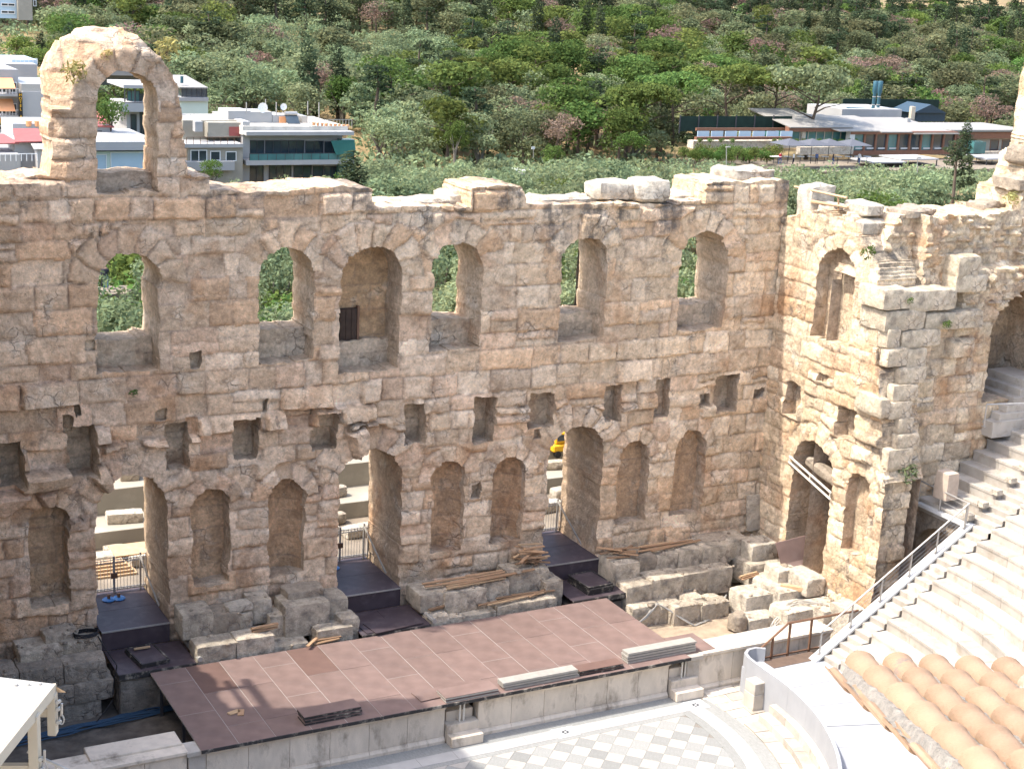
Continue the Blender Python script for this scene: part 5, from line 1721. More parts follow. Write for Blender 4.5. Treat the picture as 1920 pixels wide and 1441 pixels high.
ZONES = {(0, 0): 'high on the slope above the white houses', (0, 1): 'on the slope just behind the white houses', (0, 2): 'among the white houses',
         (1, 0): 'high on the middle of the wooded hill', (1, 1): 'halfway up the middle of the wooded hill', (1, 2): 'along the foot of the wooded hill',
         (2, 0): 'high on the hill above the restaurant', (2, 1): 'on the slope right behind the restaurant', (2, 2): 'beside the restaurant'}
BUILD_ZONES = [(455, 690, 190, 345), (170, 460, 150, 345), (0, 330, 90, 345)]
counts = {}
THICKET = []
rt = random.Random(21)
ys_ = 118.0
placed = 0
while ys_ < 330:
    step = 6.2
    x = 5.0
    while x < 420:
        xx = x + rt.uniform(-2.6, 2.6); yy = ys_ + rt.uniform(-2.6, 2.6)
        x += 6.4
        z = gz(xx, yy)
        if hidden((xx, yy, z), 9): continue
        px, py, _ = proj((xx, yy, z))
        if clearings(xx, yy): continue
        # restaurant plot
        if 1240 < px < 2000 and yy < 163: continue
        if px < 95 and py > 60: continue
        if px < 668 and yy < 168: continue
        if py > 318: continue
        c = fbm(xx * .02, yy * .02, 77, 3); r = rt.random()
        olive_p = .55 * np.clip((py - 60) / 60, 0, 1) * np.clip(1 - abs(px - 560) / 420, 0, 1) + .25 + .25 * (1250 < px < 1620 and 100 < py < 190)
        cyp_p = .12 + .30 * np.clip((px - 1250) / 300, 0, 1) * np.clip(1 - py / 140, 0, 1)
        if r < olive_p: k = 'olive_hill'
        elif r < olive_p + cyp_p * .55: k = 'dark'
        elif r < olive_p + cyp_p: k = 'cypress'
        elif r < olive_p + cyp_p + .065: k = 'dry'
        elif r < olive_p + cyp_p + .10: k = 'broad'
        else: k = 'grey' if c + rt.uniform(-.3, .3) > 0 else 'pine'
        if k == 'olive_hill' and counts.get(k, 0) >= 140:
            hh_ = rt.uniform(5.5, 8)
            for q_ in range(5):
                a_ = rt.uniform(0, 6.28); THICKET.append((xx + 1.6 * math.cos(a_), yy + 1.6 * math.sin(a_), z + hh_ * rt.uniform(.4, .8), 1.5, 1.5, 1.3))
            continue
        if k == 'pine' and counts.get('pine', 0) + counts.get('grey', 0) >= 296: k = 'broad'
        if k == 'grey' and counts.get('pine', 0) + counts.get('grey', 0) >= 296: k = 'dark'
        nm, lb, kd, lf, hr, wd, gp = KINDS[k]
        zone = ZONES[(0 if px < 640 else 1 if px < 1230 else 2, 0 if py < 75 else 1 if py < 170 else 2)]
        lb = lb.replace('on the wooded hillside', zone); gp = gp.replace('on the hillside', zone)
        tree(nm, lb, kd, lf, (xx, yy, z), rt.uniform(*hr) * 1.12, wd * rt.uniform(1.0, 1.3), gp)
        counts[k] = counts.get(k, 0) + 1; placed += 1
    ys_ += step
# low scrub between the trees
rg_ = np.random.default_rng(5)
bl_list = []
while len(bl_list) < 2600:
    xx = rg_.uniform(5, 420); yy = rg_.uniform(118, 325); z = gz(xx, yy)
    if hidden((xx, yy, z), 1): continue
    px, py, _ = proj((xx, yy, z))
    if clearings(xx, yy) or (1240 < px < 2000 and yy < 163) or (px < 668 and yy < 168): continue
    s_ = rg_.uniform(.9, 2.3)
    bl_list.append((xx, yy, z + s_ * .35, s_ * 1.3, s_ * 1.3, s_ * .8))
V, F, T = leaf_cloud(bl_list, 80000, .42, rg_, .6, .55)
add_mesh('undergrowth', mesh_np('undergrowth', V, F, LEAF['olive'], False, T), kind='stuff')
# olive grove between the wall and the houses
ng = 0
GROVE = []
ys_ = 22.0
while ys_ < 122:
    x = -14.0
    while x < 200:
        xx = x + rt.uniform(-1.7, 1.7); yy = ys_ + rt.uniform(-1.7, 1.7)
        x += 4.9
        z = gz(xx, yy); h = rt.uniform(4.4, 6.6) if yy < 70 else rt.uniform(5.0, 8.4)
        pb = proj((xx, yy, z)); px = pb[0]
        if px < -40 or px > 1960 or pb[1] < 250: continue
        lim = (303 if px > 1400 else 292 if px > 1250 else 284) + rt.uniform(0, 14)
        if px < 660 and yy > 60: lim = 330
        win = False
        for _ in range(6):
            px, py, dp_ = proj((xx, yy, z + h))
            if py >= lim: break
            h *= .86
        win = any(a - 15 < px < b + 15 and py < 700 and pb[1] > 425 for a, b in ((150, 310), (460, 600), (790, 915), (1030, 1120), (1255, 1330)))
        over = lim <= py < 400 and not (px < 345 and py > 300)
        if not (win or over) or h < 2.6: continue
        br = rt.random()
        kindt = ('olive', 'olive', 'olive_tree', 'silvery olive tree behind the stage wall', 'olive trees behind the stage wall')
        if (win and br < .4) or br < .07:
            kindt = ('bush', 'broad', 'leafy_tree', 'bright green leafy tree behind the stage wall', 'leafy trees behind the stage wall')
        GROVE.append((h / dp_, kindt, (xx, yy, z), h, rt.uniform(1.0, 1.3) if h > 4 else rt.uniform(1.4, 1.8), px))
    ys_ += 4.6
GROVE.sort(key=lambda g: -g[0])
nol = 0
for _, kt, P_, h, wd_, px in GROVE:
    if kt[0] == 'olive' and nol >= 150:
        for q_ in range(6):
            a_ = rt.uniform(0, 6.28); THICKET.append((P_[0] + 1.3 * math.cos(a_), P_[1] + 1.3 * math.sin(a_), P_[2] + h * rt.uniform(.45, .82), 1.25, 1.25, 1.0))
        continue
    nol += kt[0] == 'olive'
    where = ' left of the small dark cypress' if px < 655 else ' in line with the middle of the wall' if px < 1260 else ' below the restaurant terrace'
    tree(kt[2], kt[3] + where, kt[0], kt[1], P_, h, wd_, kt[4] + where); ng += 1
if THICKET:
    V, F, T = leaf_cloud(THICKET, int(min(90000, 130 * len(THICKET))), .21, rg_, .4, .5)
    add_mesh('olive_thicket', mesh_np('olive_thicket', V, F, LEAF['olive'], False, T), kind='stuff')
print('TREES', placed, counts, 'grove', ng)


def at(px, py, y):
    p = PX(px, py, y=y); return float(p[0]), float(p[1]), float(p[2])


def tree_px(name, label, kind, leaf, px, py0, py1, y, wide=1.0, k=0, n=None):
    """tree whose foot and top stand at these picture heights at distance y"""
    b = at(px, py0, y); t_ = at(px, py1, y)
    return tree(name, label, kind, leaf, b, t_[2] - b[2], wide, None, k, n)


tree_px('cypress_tree', 'small dense dark cypress rising just behind the stage wall', 'cypress', 'cypress', 661, 372, 285, 70, 3.2, 1, 2600)
tree_px('umbrella_pine', 'leftmost of the big umbrella pines left of the glass restaurant', 'umbrella', 'pine', 1262, 262, 128, 150, 1.15, 0)
tree_px('umbrella_pine', 'big umbrella pine standing over the green fence left of the restaurant', 'umbrella', 'pine', 1360, 255, 112, 150, 1.2, 1)
tree_px('umbrella_pine', 'big bright umbrella pine between two others above the terrace wall', 'umbrella', 'pine', 1448, 255, 118, 152, 1.05, 2)
tree_px('umbrella_pine', 'big pine with a pinkish grey top rising before the restaurant roof', 'umbrella', 'grey', 1512, 286, 108, 140, 1.05, 3)
tree_px('umbrella_pine', 'pine with a leaning trunk at the left end of the restaurant terrace', 'umbrella', 'pine', 1205, 275, 150, 146, 1.0, 2)
tree_px('cypress_tree', 'pointed dark cypress in front of the restaurant windows', 'cypress', 'cypress', 1806, 296, 228, 128, 2.0, 0, 2000)
tree_px('conifer_tree', 'tall open conifer standing in the grove behind the right end of the wall', 'sparse', 'cypress', 1780, 425, 262, 62, 1.15, 0, 2600)
tree_px('leafy_tree', 'bright green leafy bush by the road below the hillside', 'bush', 'broad', 1036, 310, 258, 120, .9, 0)
tree_px('leafy_tree', 'bright green slender tree between the olives right of the white houses', 'olive', 'broad', 852, 300, 222, 130, .8, 1)
tree_px('leafy_tree', 'yellow green shrub below the umbrella pines', 'bush', 'broad', 1180, 282, 236, 132, 1.3, 2)
tree_px('fig_tree', 'young green fig tree growing just behind the wall beside the standing arch', 'olive', 'broad', 398, 352, 297, 22, 1.2, 2, 700)
tree_px('broad_tree', 'dark leafy tree between the white houses seen through the standing arch', 'bush', 'pine', 208, 240, 160, 112, .75, 1)
tree_px('cypress_tree', 'thin dark cypress above the white roofs left of the standing arch', 'cypress', 'cypress', 78, 130, 62, 175, 1.6, 2)
tree_px('bare_shrub', 'greyish half bare shrub behind the low part of the side wall', 'bush', 'grey', 1690, 455, 395, 16, 1.4, 0, 900)
tree_px('leafy_tree', 'bright green leafy tree behind the wooden pole rail', 'bush', 'broad', 1640, 430, 330, 24, 1.2, 3, 1800)


# ------------------------------------------------------------------ houses
def pbox(px0, py0, px1, py1, y, depth):
    """front rectangle given in picture px on plane y, extended back by depth: x0,x1,y0,y1,z0,z1"""
    a = at((px0 + px1) / 2, py0, y); b = at((px0 + px1) / 2, py1, y); l = at(px0, (py0 + py1) / 2, y); r = at(px1, (py0 + py1) / 2, y)
    return l[0], r[0], y, y + depth, b[2], a[2]


def house(name, label, cat, bodies, y, mat_='render_white'):
    x0, x1, ya, yb, z0, z1 = pbox(*bodies[0][:4], y, bodies[0][4])
    t = thing(name, label, cat, ((x0 + x1) / 2, y, z0))
    for bd_ in bodies:
        m = M[bd_[6]] if len(bd_) > 6 else M[mat_]
        dy = bd_[5] if len(bd_) > 5 else 0
        q = pbox(*bd_[:4], y + dy, bd_[4])
        MB().box(*q).build('wall', m, t)
    return t


def windows(t, rects, y, frame='frame_white', pane='glass', mull=2, proud=.09, name='window'):
    for rc in rects:
        x0, x1, ya, yb, z0, z1 = pbox(*rc[:4], y, .1)
        w = .08
        f = MB().box(x0, x1, y - proud, y - .002, z1 - w, z1).box(x0, x1, y - proud, y - .002, z0, z0 + w)
        f.box(x0, x0 + w, y - proud, y - .002, z0 + w, z1 - w).box(x1 - w, x1, y - proud, y - .002, z0 + w, z1 - w)
        n = rc[4] if len(rc) > 4 else mull
        for k in range(1, n):
            xm = x0 + (x1 - x0) * k / n
            f.box(xm - .04, xm + .04, y - proud * .8, y - .002, z0 + w, z1 - w)
        o = f.build(name, M[frame], t)
        g = MB().box(x0 + w, x1 - w, y - .03, y - .004, z0 + w, z1 - w)
        p = g.build('pane', M[rc[5] if len(rc) > 5 else pane], o)


def slab(t, px0, py0, px1, py1, y, depth, m, name='roof_slab', over=.35):
    q = pbox(px0, py0, px1, py1, y - over, depth + over)
    return MB().box(*q).build(name, M[m], t)


def railing(t, px0, px1, pyt, pyb, y, m='frame_white', n=9, name='railing', glass=None):
    q = pbox(px0, pyt, px1, pyb, y, .05)
    b = MB().box(q[0], q[1], y, y + .06, q[5] - .06, q[5])
    for k in range(n + 1):
        x = q[0] + (q[1] - q[0]) * k / n; b.box(x - .03, x + .03, y + .005, y + .055, q[4], q[5] - .06)
    o = b.build(name, M[m], t)
    if glass:
        MB().box(q[0], q[1], y + .02, y + .04, q[4], q[5] - .08).build('rail_glass', M[glass], o)


def dish(t, px, py, y, r=.5):
    c = at(px, py, y)
    d = MB(); vs = []; fs = []
    for i in range(4):
        for k in range(12):
            a = k * math.pi / 6; rr = r * i / 3
            vs.append((c[0] + rr * math.cos(a), c[1] - .15 * (rr / r) ** 2, c[2] + rr * math.sin(a)))
    for i in range(3):
        for k in range(12): fs.append((i * 12 + k, i * 12 + (k + 1) % 12, (i + 1) * 12 + (k + 1) % 12, (i + 1) * 12 + k))
    d.add(vs, fs)
    o = d.build('satellite_dish', M['frame_white'], t, smooth=True)
    MB().tube([(c[0], c[1] + .02, c[2]), (c[0], c[1] + .1, c[2] - r * 1.8)], .04, 6).build('mast', M['steel'], o)


def pole(t, px, py0, py1, y, m='frame_white', r=.06, name='flue'):
    a = at(px, py0, y); b = at(px, py1, y)
    MB().tube([a, b], r, 8).build(name, M[m], t)


# big apartment block with glazed balconies
Y1 = 128
h1 = house('apartment_building', 'white apartment block with wide glazed balconies and a cluttered roof terrace right of the arch', 'building',
           [(466, 252, 640, 420, 11), (455, 228, 468, 420, 12, -.4, 'render_white'), (455, 237, 652, 253, 12, -.9, 'concrete')], Y1)
windows(h1, [(468, 263, 495, 296, 2), (497, 263, 570, 296, 5), (572, 264, 606, 297, 2), (608, 265, 638, 298, 2), (467, 307, 494, 342, 2), (504, 308, 546, 342, 3), (550, 310, 584, 342, 2), (586, 311, 606, 342, 1), (607, 312, 638, 342, 2)], Y1, 'frame_dark')
for a, b in ((300, 309), (247, 254)): slab(h1, 462, a, 664, b, Y1, 1, 'render_white', 'balcony_slab', 2.2)
railing(h1, 468, 664, 287, 301, Y1 - 2.2, 'frame_dark', 12, 'balcony_railing', 'glass_teal')
railing(h1, 580, 660, 224, 240, Y1 - .8, 'alu', 14, 'roof_railing')
q = pbox(620, 264, 664, 296, Y1 - 2.25, .1)
MB().prism([(q[0], Y1 - 2.3, q[5]), (q[1], Y1 - 2.3, q[5] + .1), (q[1] + .1, Y1 - 2.6, q[4] + .7), (q[0] + .6, Y1 - 2.6, q[4] + .4)], (0, 0, 0), (0, .08, 0)).build('awning', M['awning_green'], h1)
q = pbox(640, 262, 664, 345, Y1 - 1.9, 1.5)
MB().box(*q).build('side_screen', M['glass_teal'], h1)
for (a, b, c, d, m) in ((470, 210, 510, 238, 'render_white'), (511, 216, 535, 238, 'render_white'), (428, 208, 470, 232, 'render_white'), (540, 218, 560, 236, 'render_white'), (566, 218, 577, 236, 'steel')):
    MB().box(*pbox(a, b, c, d, Y1 + 3, 4)).build('roof_hut', M[m], h1)
MB().box(*pbox(524, 219, 536, 233, Y1 + 2.8, .15)).build('shutter', M['awning_orange'], h1)
q = pbox(540, 218, 563, 234, Y1 + 1.5, 1.2)
MB().prism([(q[0], q[2], q[4]), (q[1], q[2], q[4]), (q[1], q[3], q[5]), (q[0], q[3], q[5])], (0, 0, 0), (0, 0, .12)).build('solar_panel', M['glass'], h1)
MB().tube([(q[0], q[3], q[5] + .2), (q[1], q[3], q[5] + .2)], .25, 10).build('water_heater', M['steel'], h1)
dish(h1, 492, 202, Y1 + 3, .62); dish(h1, 531, 200, Y1 + 3, .42)
for px, a, b in ((462, 192, 212), (518, 192, 216), (498, 186, 205), (577, 190, 215), (598, 192, 222)): pole(h1, px, a, b, Y1 + 3, 'steel', .07)
for i in range(9):
    c = at(588 + i * 8, 235 + i * .6, Y1 - .5)
    MB().lathe(c, [(.16, 0), (.22, .35), (.2, .36)], 8).build('flower_pot', M['awning_orange'], h1)

Y2 = 126
h2 = house('apartment_house', 'cream house with three dark windows joined to the left of the apartment block', 'building', [(352, 274, 455, 430, 10, 0, 'render_cream'), (343, 226, 455, 276, 8, 4, 'render_cream')], Y2)
windows(h2, [(357, 281, 388, 312, 2), (394, 283, 413, 301, 1), (423, 284, 443, 302, 1)], Y2, 'frame_white')
slab(h2, 347, 270, 456, 277, Y2, 9, 'render_white'); slab(h2, 350, 303, 440, 320, Y2, .3, 'render_white', 'balcony', .9)
railing(h2, 350, 452, 257, 271, Y2 - .3, 'rust_rail', 8)
MB().box(*pbox(390, 230, 452, 258, Y2 + 2.5, 4)).build('roof_hut', M['render_cream'], h2)
MB().box(*pbox(430, 238, 450, 255, Y2 + 2.4, .1)).build('door', M['roof_red'], h2)
MB().box(*pbox(366, 228, 380, 247, Y2 + 2, 1)).build('water_tank', M['render_white'], h2)
railing(h2, 340, 440, 214, 226, Y2 + 6, 'frame_white', 12, 'roof_railing')

Y3 = 150
h3 = house('roof_pavilion', 'pale green roof flat with a glazed top storey between the arch and the hillside', 'building', [(338, 190, 390, 260, 8, 0, 'render_mint')], Y3)
MB().box(*pbox(340, 164, 388, 183, Y3 + .5, 6)).build('glazed_storey', M['glass'], h3)
windows(h3, [(340, 165, 388, 184, 5)], Y3 + .4, 'frame_dark')
q = pbox(336, 152, 390, 166, Y3 - .2, 8)
MB().prism([(q[0], q[2], q[4]), (q[1], q[2], q[4]), (q[1] - .6, q[3], q[5]), (q[0] + .6, q[3], q[5])], (0, 0, 0), (0, 0, .15)).build('roof', M['roof_pale'], h3)
slab(h3, 336, 183, 391, 190, Y3, 7, 'render_white'); pole(h3, 341, 143, 156, Y3 + 1, 'tank_blue', .2)
railing(h3, 391, 442, 196, 204, Y3 + 8, 'rust_rail', 8, 'terrace_rail')

Y4 = 104
h4 = house('shop_house', 'low pale green house with wide blue shutters under a white roof slab behind the arch', 'building', [(150, 284, 300, 420, 12, 0, 'render_mint')], Y4)
windows(h4, [(180, 289, 200, 322, 1, 'glass_pale'), (207, 285, 270, 324, 1, 'glass_pale')], Y4, 'frame_white')
slab(h4, 150, 266, 300, 282, Y4, 11, 'render_white', 'roof_slab', .9)
railing(h4, 175, 275, 260, 270, Y4 - .5, 'frame_white', 7)
h4b = house('red_roof_hut', 'small white hut with a red roof on the terrace seen through the arch', 'building', [(166, 234, 209, 266, 5)], Y4 + 8)
windows(h4b, [(181, 245, 191, 260, 3)], Y4 + 8, 'frame_dark')
q = pbox(160, 222, 214, 238, Y4 + 7.6, 5.5)
MB().prism([(q[0], q[2], q[4]), (q[1], q[2], q[4] - .1), (q[1] - .3, q[3], q[5]), (q[0] + .3, q[3], q[5])], (0, 0, 0), (0, 0, .14)).build('roof', M['roof_red'], h4b)
Y5 = 122
h5 = house('terrace_house', 'white house with glazed terrace and flat canopy seen through the right half of the arch', 'building', [(238, 205, 300, 300, 8)], Y5)
windows(h5, [(238, 170, 262, 193, 3, 'glass_teal'), (262, 176, 300, 194, 3), (245, 214, 256, 252, 1), (262, 210, 272, 254, 2)], Y5, 'frame_dark')
slab(h5, 226, 192, 300, 210, Y5, 3, 'render_white', 'balcony_slab', 1.6); railing(h5, 227, 270, 192, 206, Y5 - 1.6, 'frame_white', 6, 'balcony_railing', 'glass_teal')
slab(h5, 232, 160, 300, 166, Y5, 6, 'render_white', 'canopy', 1.4)
for px in (234, 253, 272): pole(h5, px, 166, 194, Y5 - 1.2, 'frame_dark', .07, 'canopy_post')
MB().box(*pbox(190, 138, 300, 160, Y5 + 16, 7)).build('rear_block', M['glass'], h5)
slab(h5, 185, 132, 300, 142, Y5 + 15, 8, 'roof_pale')
# hotel
Y6 = 118
h6 = house('hotel_building', 'white hotel with a blank side wall, orange awnings and a black upright sign', 'hotel', [(42, 185, 112, 260, 10), (-40, 130, 36, 300, 12, 2)], Y6)
slab(h6, 40, 158, 112, 174, Y6 + .3, 9, 'steel', 'roof_edge', 0)
MB().box(*pbox(42, 172, 112, 187, Y6 + .01, 9.5)).build('parapet', M['render_white'], h6)
sg = pbox(35.2, 174, 42.6, 236, Y6 - .5, .25)
sgn = MB().box(*sg).build('sign_board', M['black'], h6)
cv = []
txt = ['H', 'O', 'T', 'E', 'L', ' ', 'A', 'C', 'R']
hz = (sg[5] - sg[4]) / 9.2
for i, ch in enumerate(txt):
    if ch == ' ': continue
    c = bpy.data.curves.new('letter', 'FONT'); c.body = ch; c.size = hz * 1.05; c.extrude = .02; c.align_x = 'CENTER'
    o = bpy.data.objects.new('letter_tmp', c); COL.objects.link(o)
    o.location = ((sg[0] + sg[1]) / 2, sg[2] - .03, sg[5] - hz * (i + .95)); o.rotation_euler = (math.pi / 2, 0, 0); o.scale = (1.0, 1, 1)
    cv.append(o)
bpy.context.view_layer.update()
dg = bpy.context.evaluated_depsgraph_get()
lm = MB()
for o in cv:
    me = o.evaluated_get(dg).to_mesh()
    lm.add([tuple(o.matrix_world @ v.co) for v in me.vertices], [tuple(p.vertices) for p in me.polygons])
    o.evaluated_get(dg).to_mesh_clear()
for o in cv: bpy.data.objects.remove(o)
lm.build('lettering', M['yellow'], sgn)
for k, (py, m) in enumerate(((150, 'awning_orange'), (190, 'awning_orange'), (220, 'yellow'))):
    q = pbox(2 if k != 2 else 4, py, 31 if k != 2 else 26, py + (17 if k != 1 else 20), Y6 - .2, 1.2)
    MB().prism([(q[0], Y6 + 1.9, q[5]), (q[1], Y6 + 1.9, q[5]), (q[1], Y6 + .4, q[4]), (q[0], Y6 + .4, q[4])], (0, 0, 0), (0, .03, .06)).build('awning', M[m], h6)
    slab(h6, -20, py + 26, 36, py + 31, Y6 + 2, 1, 'render_white', 'balcony_slab', 1.4)
    railing(h6, -20, 36, py + 16, py + 27, Y6 + .7, 'frame_white', 9, 'balcony_railing')
    windows(h6, [(-6, py + 4, 12, py + 24, 2), (18, py + 4, 32, py + 24, 1)], Y6 + 2, 'frame_white')
Y7 = 96
h7 = house('courtyard_house', 'white house with red sheet roofs at the picture edge left of the arch', 'building', [(25, 232, 112, 300, 6, 6), (30, 268, 112, 430, 8), (-40, 290, 40, 430, 8, -2)], Y7)
for (a, b, c, d) in ((28, 252, 100, 268), (-40, 262, 36, 272)):
    q = pbox(a, b, c, d, Y7 - .6, 4)
    MB().prism([(q[0], q[2], q[4]), (q[1], q[2], q[4] + .1), (q[1] - .6, q[3], q[5]), (q[0] + .6, q[3], q[5])], (0, 0, 0), (0, 0, .1)).build('roof', M['roof_red'], h7)
q = pbox(64, 267, 112, 281, Y7 - 2, 3)
MB().prism([(q[0], q[2], q[4]), (q[1], q[2], q[4]), (q[1], q[3], q[5]), (q[0], q[3], q[5])], (0, 0, 0), (0, 0, .1)).build('sheet_roof', M['roof_grey'], h7)
MB().box(*pbox(72, 280, 112, 430, Y7 - 1.8, 2)).build('shed_wall', M['render_white'], h7)
railing(h7, -10, 70, 288, 302, Y7 - 3, 'frame_white', 8)
for i in range(5):
    c = at(54 + i * 8.5 + (8 if i else 0), 237, Y7 + 6)
    MB().lathe(c, [(.22, 0), (.32, .5), (.3, .52)], 10).build('flower_pot', M['awning_orange'], h7)
Y8 = 175
h8 = house('apartment_tower', 'grey blue and cream apartment tower cut off by the top left corner', 'building', [(-40, -60, 33, 34, 10, 0, 'glass_pale'), (33, -60, 60, 38, 10, -1, 'render_cream')], Y8)
windows(h8, [(2, 6, 28, 12, 2), (2, 20, 28, 26, 2), (62, 0, 68, 12, 1)], Y8, 'frame_white')
Y9 = 150
h9 = house('flat_roof_house', 'white flat roofed house with roof railings above the hotel', 'building', [(-30, 120, 70, 160, 12), (22, 112, 70, 125, 8, 3, 'glass_pale')], Y9)
railing(h9, -10, 70, 109, 119, Y9 + .1, 'frame_white', 10); pole(h9, 84, 118, 140, Y9 - 4, 'frame_white', .12)
for k, (px, y_, wpx, hpx) in enumerate(((30, 170, 90, 20), (60, 165, 45, 14))):
    b = at(px, 100 + k * 20, y_)
    tree('hedge_bush', 'green roof garden bush above the white flat roofs at left' if k == 0 else 'low green bush beside the white pole at left', 'bush', 'broad', b, 3.2, 1.6, None, k, None, 'bush')

# ------------------------------------------------------------------ restaurant under the hill
YR = 134
rs = thing('restaurant', 'long low glazed restaurant with brown timber frames and pale flat roofs below the wooded hill', 'restaurant', at(1700, 290, YR))


def rbox(name, m, a, b, c, d, y, dep, par=None):
    return MB().box(*pbox(a, b, c, d, y, dep)).build(name, M[m], par or rs)


rbox('dining_hall', 'glass', 1602, 250, 1790, 286, YR + .3, 9)
rbox('base_wall', 'frame_brown', 1598, 282, 1792, 290, YR - .1, 9)
rbox('eave_beam', 'frame_brown', 1596, 247, 1796, 252, YR - .3, 1)
for i in range(10):
    px = 1600 + i * 21.2
    q = pbox(px - 1.6, 251, px + 1.6, 284, YR - .05, .3); MB().box(*q).build('pillar', M['frame_brown'], rs)
    if i < 9: rbox('pane', 'glass_teal' if i % 3 == 0 else 'glass', px + 1.8, 252, px + 19.4, 282, YR + .2, .05)
    if i < 9: rbox('window_table', 'white_paint', px + 4, 277, px + 17, 279.5, YR + .12, .04)
for (x0, x1, ya, yb, m) in ((1572, 1650, 222, 247, 'roof_pale'), (1651, 1712, 226, 249, 'roof_pale'), (1713, 1800, 228, 252, 'roof_pale')):
    q = pbox(x0 + 3, ya, x1, yb, YR - .6, 1)
    MB().add([(q[0], YR - .7, q[4]), (q[1], YR - .7, q[4]), (q[1] - 1, YR + 12, q[4] + 1.2), (q[0] - 1, YR + 12, q[4] + 1.2), (q[0], YR - .7, q[4] + .15), (q[1], YR - .7, q[4] + .15), (q[1] - 1, YR + 12, q[4] + 1.35), (q[0] - 1, YR + 12, q[4] + 1.35)],
             [(0, 3, 2, 1), (4, 5, 6, 7), (0, 1, 5, 4), (1, 2, 6, 5), (2, 3, 7, 6), (3, 0, 4, 7)]).build('roof', M[m], rs)
rbox('glass_room', 'glass_teal', 1484, 247, 1592, 276, YR + 2, 8)
rbox('eave_beam', 'frame_brown', 1480, 238, 1594, 247, YR + 1.2, 1)
for i in range(8):
    px = 1484 + i * 15.3
    rbox('mullion', 'alu', px - .7, 247, px + .7, 276, YR + 1.9, .1)
rbox('white_column', 'white_paint', 1593, 246, 1602, 286, YR - .2, 1); rbox('stone_pillar', 'block_pale', 1503, 246, 1510, 276, YR + 1.7, .6)
q = pbox(1482, 224, 1600, 240, YR + 1, 1)
MB().add([(q[0], YR + .9, q[4]), (q[1], YR + .9, q[4]), (q[1] - 3, YR + 13, q[4] + 1.6), (q[0] + 1, YR + 13, q[4] + 1.6), (q[0], YR + .9, q[4] + .14), (q[1], YR + .9, q[4] + .14), (q[1] - 3, YR + 13, q[4] + 1.74), (q[0] + 1, YR + 13, q[4] + 1.74)],
         [(0, 3, 2, 1), (4, 5, 6, 7), (0, 1, 5, 4), (1, 2, 6, 5), (2, 3, 7, 6), (3, 0, 4, 7)]).build('roof', M['roof_pale'], rs)
rbox('upper_hall', 'render_white', 1578, 205, 1690, 232, YR + 16, 9)
rbox('right_wing_beam', 'frame_brown', 1795, 248, 1940, 260, YR + 3, 1); rbox('right_wing_wall', 'render_cream', 1800, 258, 1940, 296, YR + 3.6, 8)
windows(rs, [(1812, 262, 1830, 284, 1), (1856, 262, 1872, 282, 1), (1878, 262, 1894, 282, 1), (1900, 262, 1916, 282, 1)], YR + 3.6, 'frame_brown')
q = pbox(1780, 236, 1900, 249, YR + 3, 1)
MB().box(q[0], q[1] + 4, YR + 2.6, YR + 14, q[4] + .2, q[4] + .5).build('roof', M['roof_pale'], rs)
rbox('porch', 'glass_teal', 1826, 266, 1848, 288, YR + .5, 2); rbox('stone_base', 'block_pale', 1840, 284, 1940, 300, YR + 1.5, 1)
rbox('terrace_wall', 'block_pale', 1300, 264, 1500, 278, YR + 1, 1.5); rbox('terrace_wall', 'block_pale', 1500, 276, 1600, 290, YR - .8, 1)
rbox('chimney', 'render_white', 1701, 222, 1707, 236, YR + 8, .6); rbox('chimney', 'wood_pale', 1709, 200, 1716, 225, YR + 15, .6)
for k, px in enumerate((1566, 1600, 1640)):
    pass
bl_ = house('blue_hut', 'dark blue roofed hut behind the restaurant roof', 'hut', [(1718, 212, 1772, 228, 5, 0, 'navy_roof')], YR + 22, 'navy_roof')
q = pbox(1714, 196, 1776, 212, YR + 21.5, 6)
MB().prism([(q[0], q[2], q[4]), ((q[0] + q[1]) / 2, q[2], q[5]), (q[1], q[2], q[4])], (0, 0, 0), (0, 6, 0)).build('roof', M['navy_roof'], bl_)
for k, (px, dy) in enumerate(((1636, 0), (1645, 1.2))):
    c0 = at(px, 212, YR + 18 + dy); c1 = at(px, 152, YR + 18 + dy)
    fl = thing('metal_flue', 'tall blue metal flue on the restaurant roof, %s of the pair' % ('front one' if k == 0 else 'rear one'), 'flue', c0)
    hh = c1[2] - c0[2]
    MB().lathe(c0, [(.28, 0), (.28, hh * .6), (.42, hh * .66), (.42, hh * .98), (.36, hh)], 14).build('pipe', M['tank_blue'], fl, smooth=True)
    for z in (.25, .5):
        MB().lathe((c0[0], c0[1], c0[2] + hh * z), [(.33, 0), (.33, .12), (.27, .12)], 14).build('collar', M['steel'], fl)
a, b = at(1588, 204, YR + 17.5), at(1636, 206, YR + 17.5)
MB().tube([a, b], .28, 10).build('roof_duct', M['tank_blue'], None, smooth=True, label='horizontal blue duct leading to the flues on the restaurant roof', category='duct')
gf = thing('green_fence', 'dark green netting fence under the umbrella pines left of the restaurant', 'fence', at(1360, 262, YR + 6))
for k in range(6):
    MB().box(*pbox(1275 + k * 35, 218, 1275 + k * 35 + 34.5, 246, YR + 6, .08)).build('net_panel', M['hoarding'], gf)
    q = pbox(1274 + k * 35, 216, 1276 + k * 35, 250, YR + 5.9, .1); MB().box(*q).build('post', M['frame_dark'], gf)
gf2 = thing('green_fence', 'dark green netting fence on the slope behind the restaurant flues', 'fence', at(1640, 212, YR + 30))
MB().box(*pbox(1580, 186, 1760, 212, YR + 30, .1)).build('net_panel', M['hoarding'], gf2)
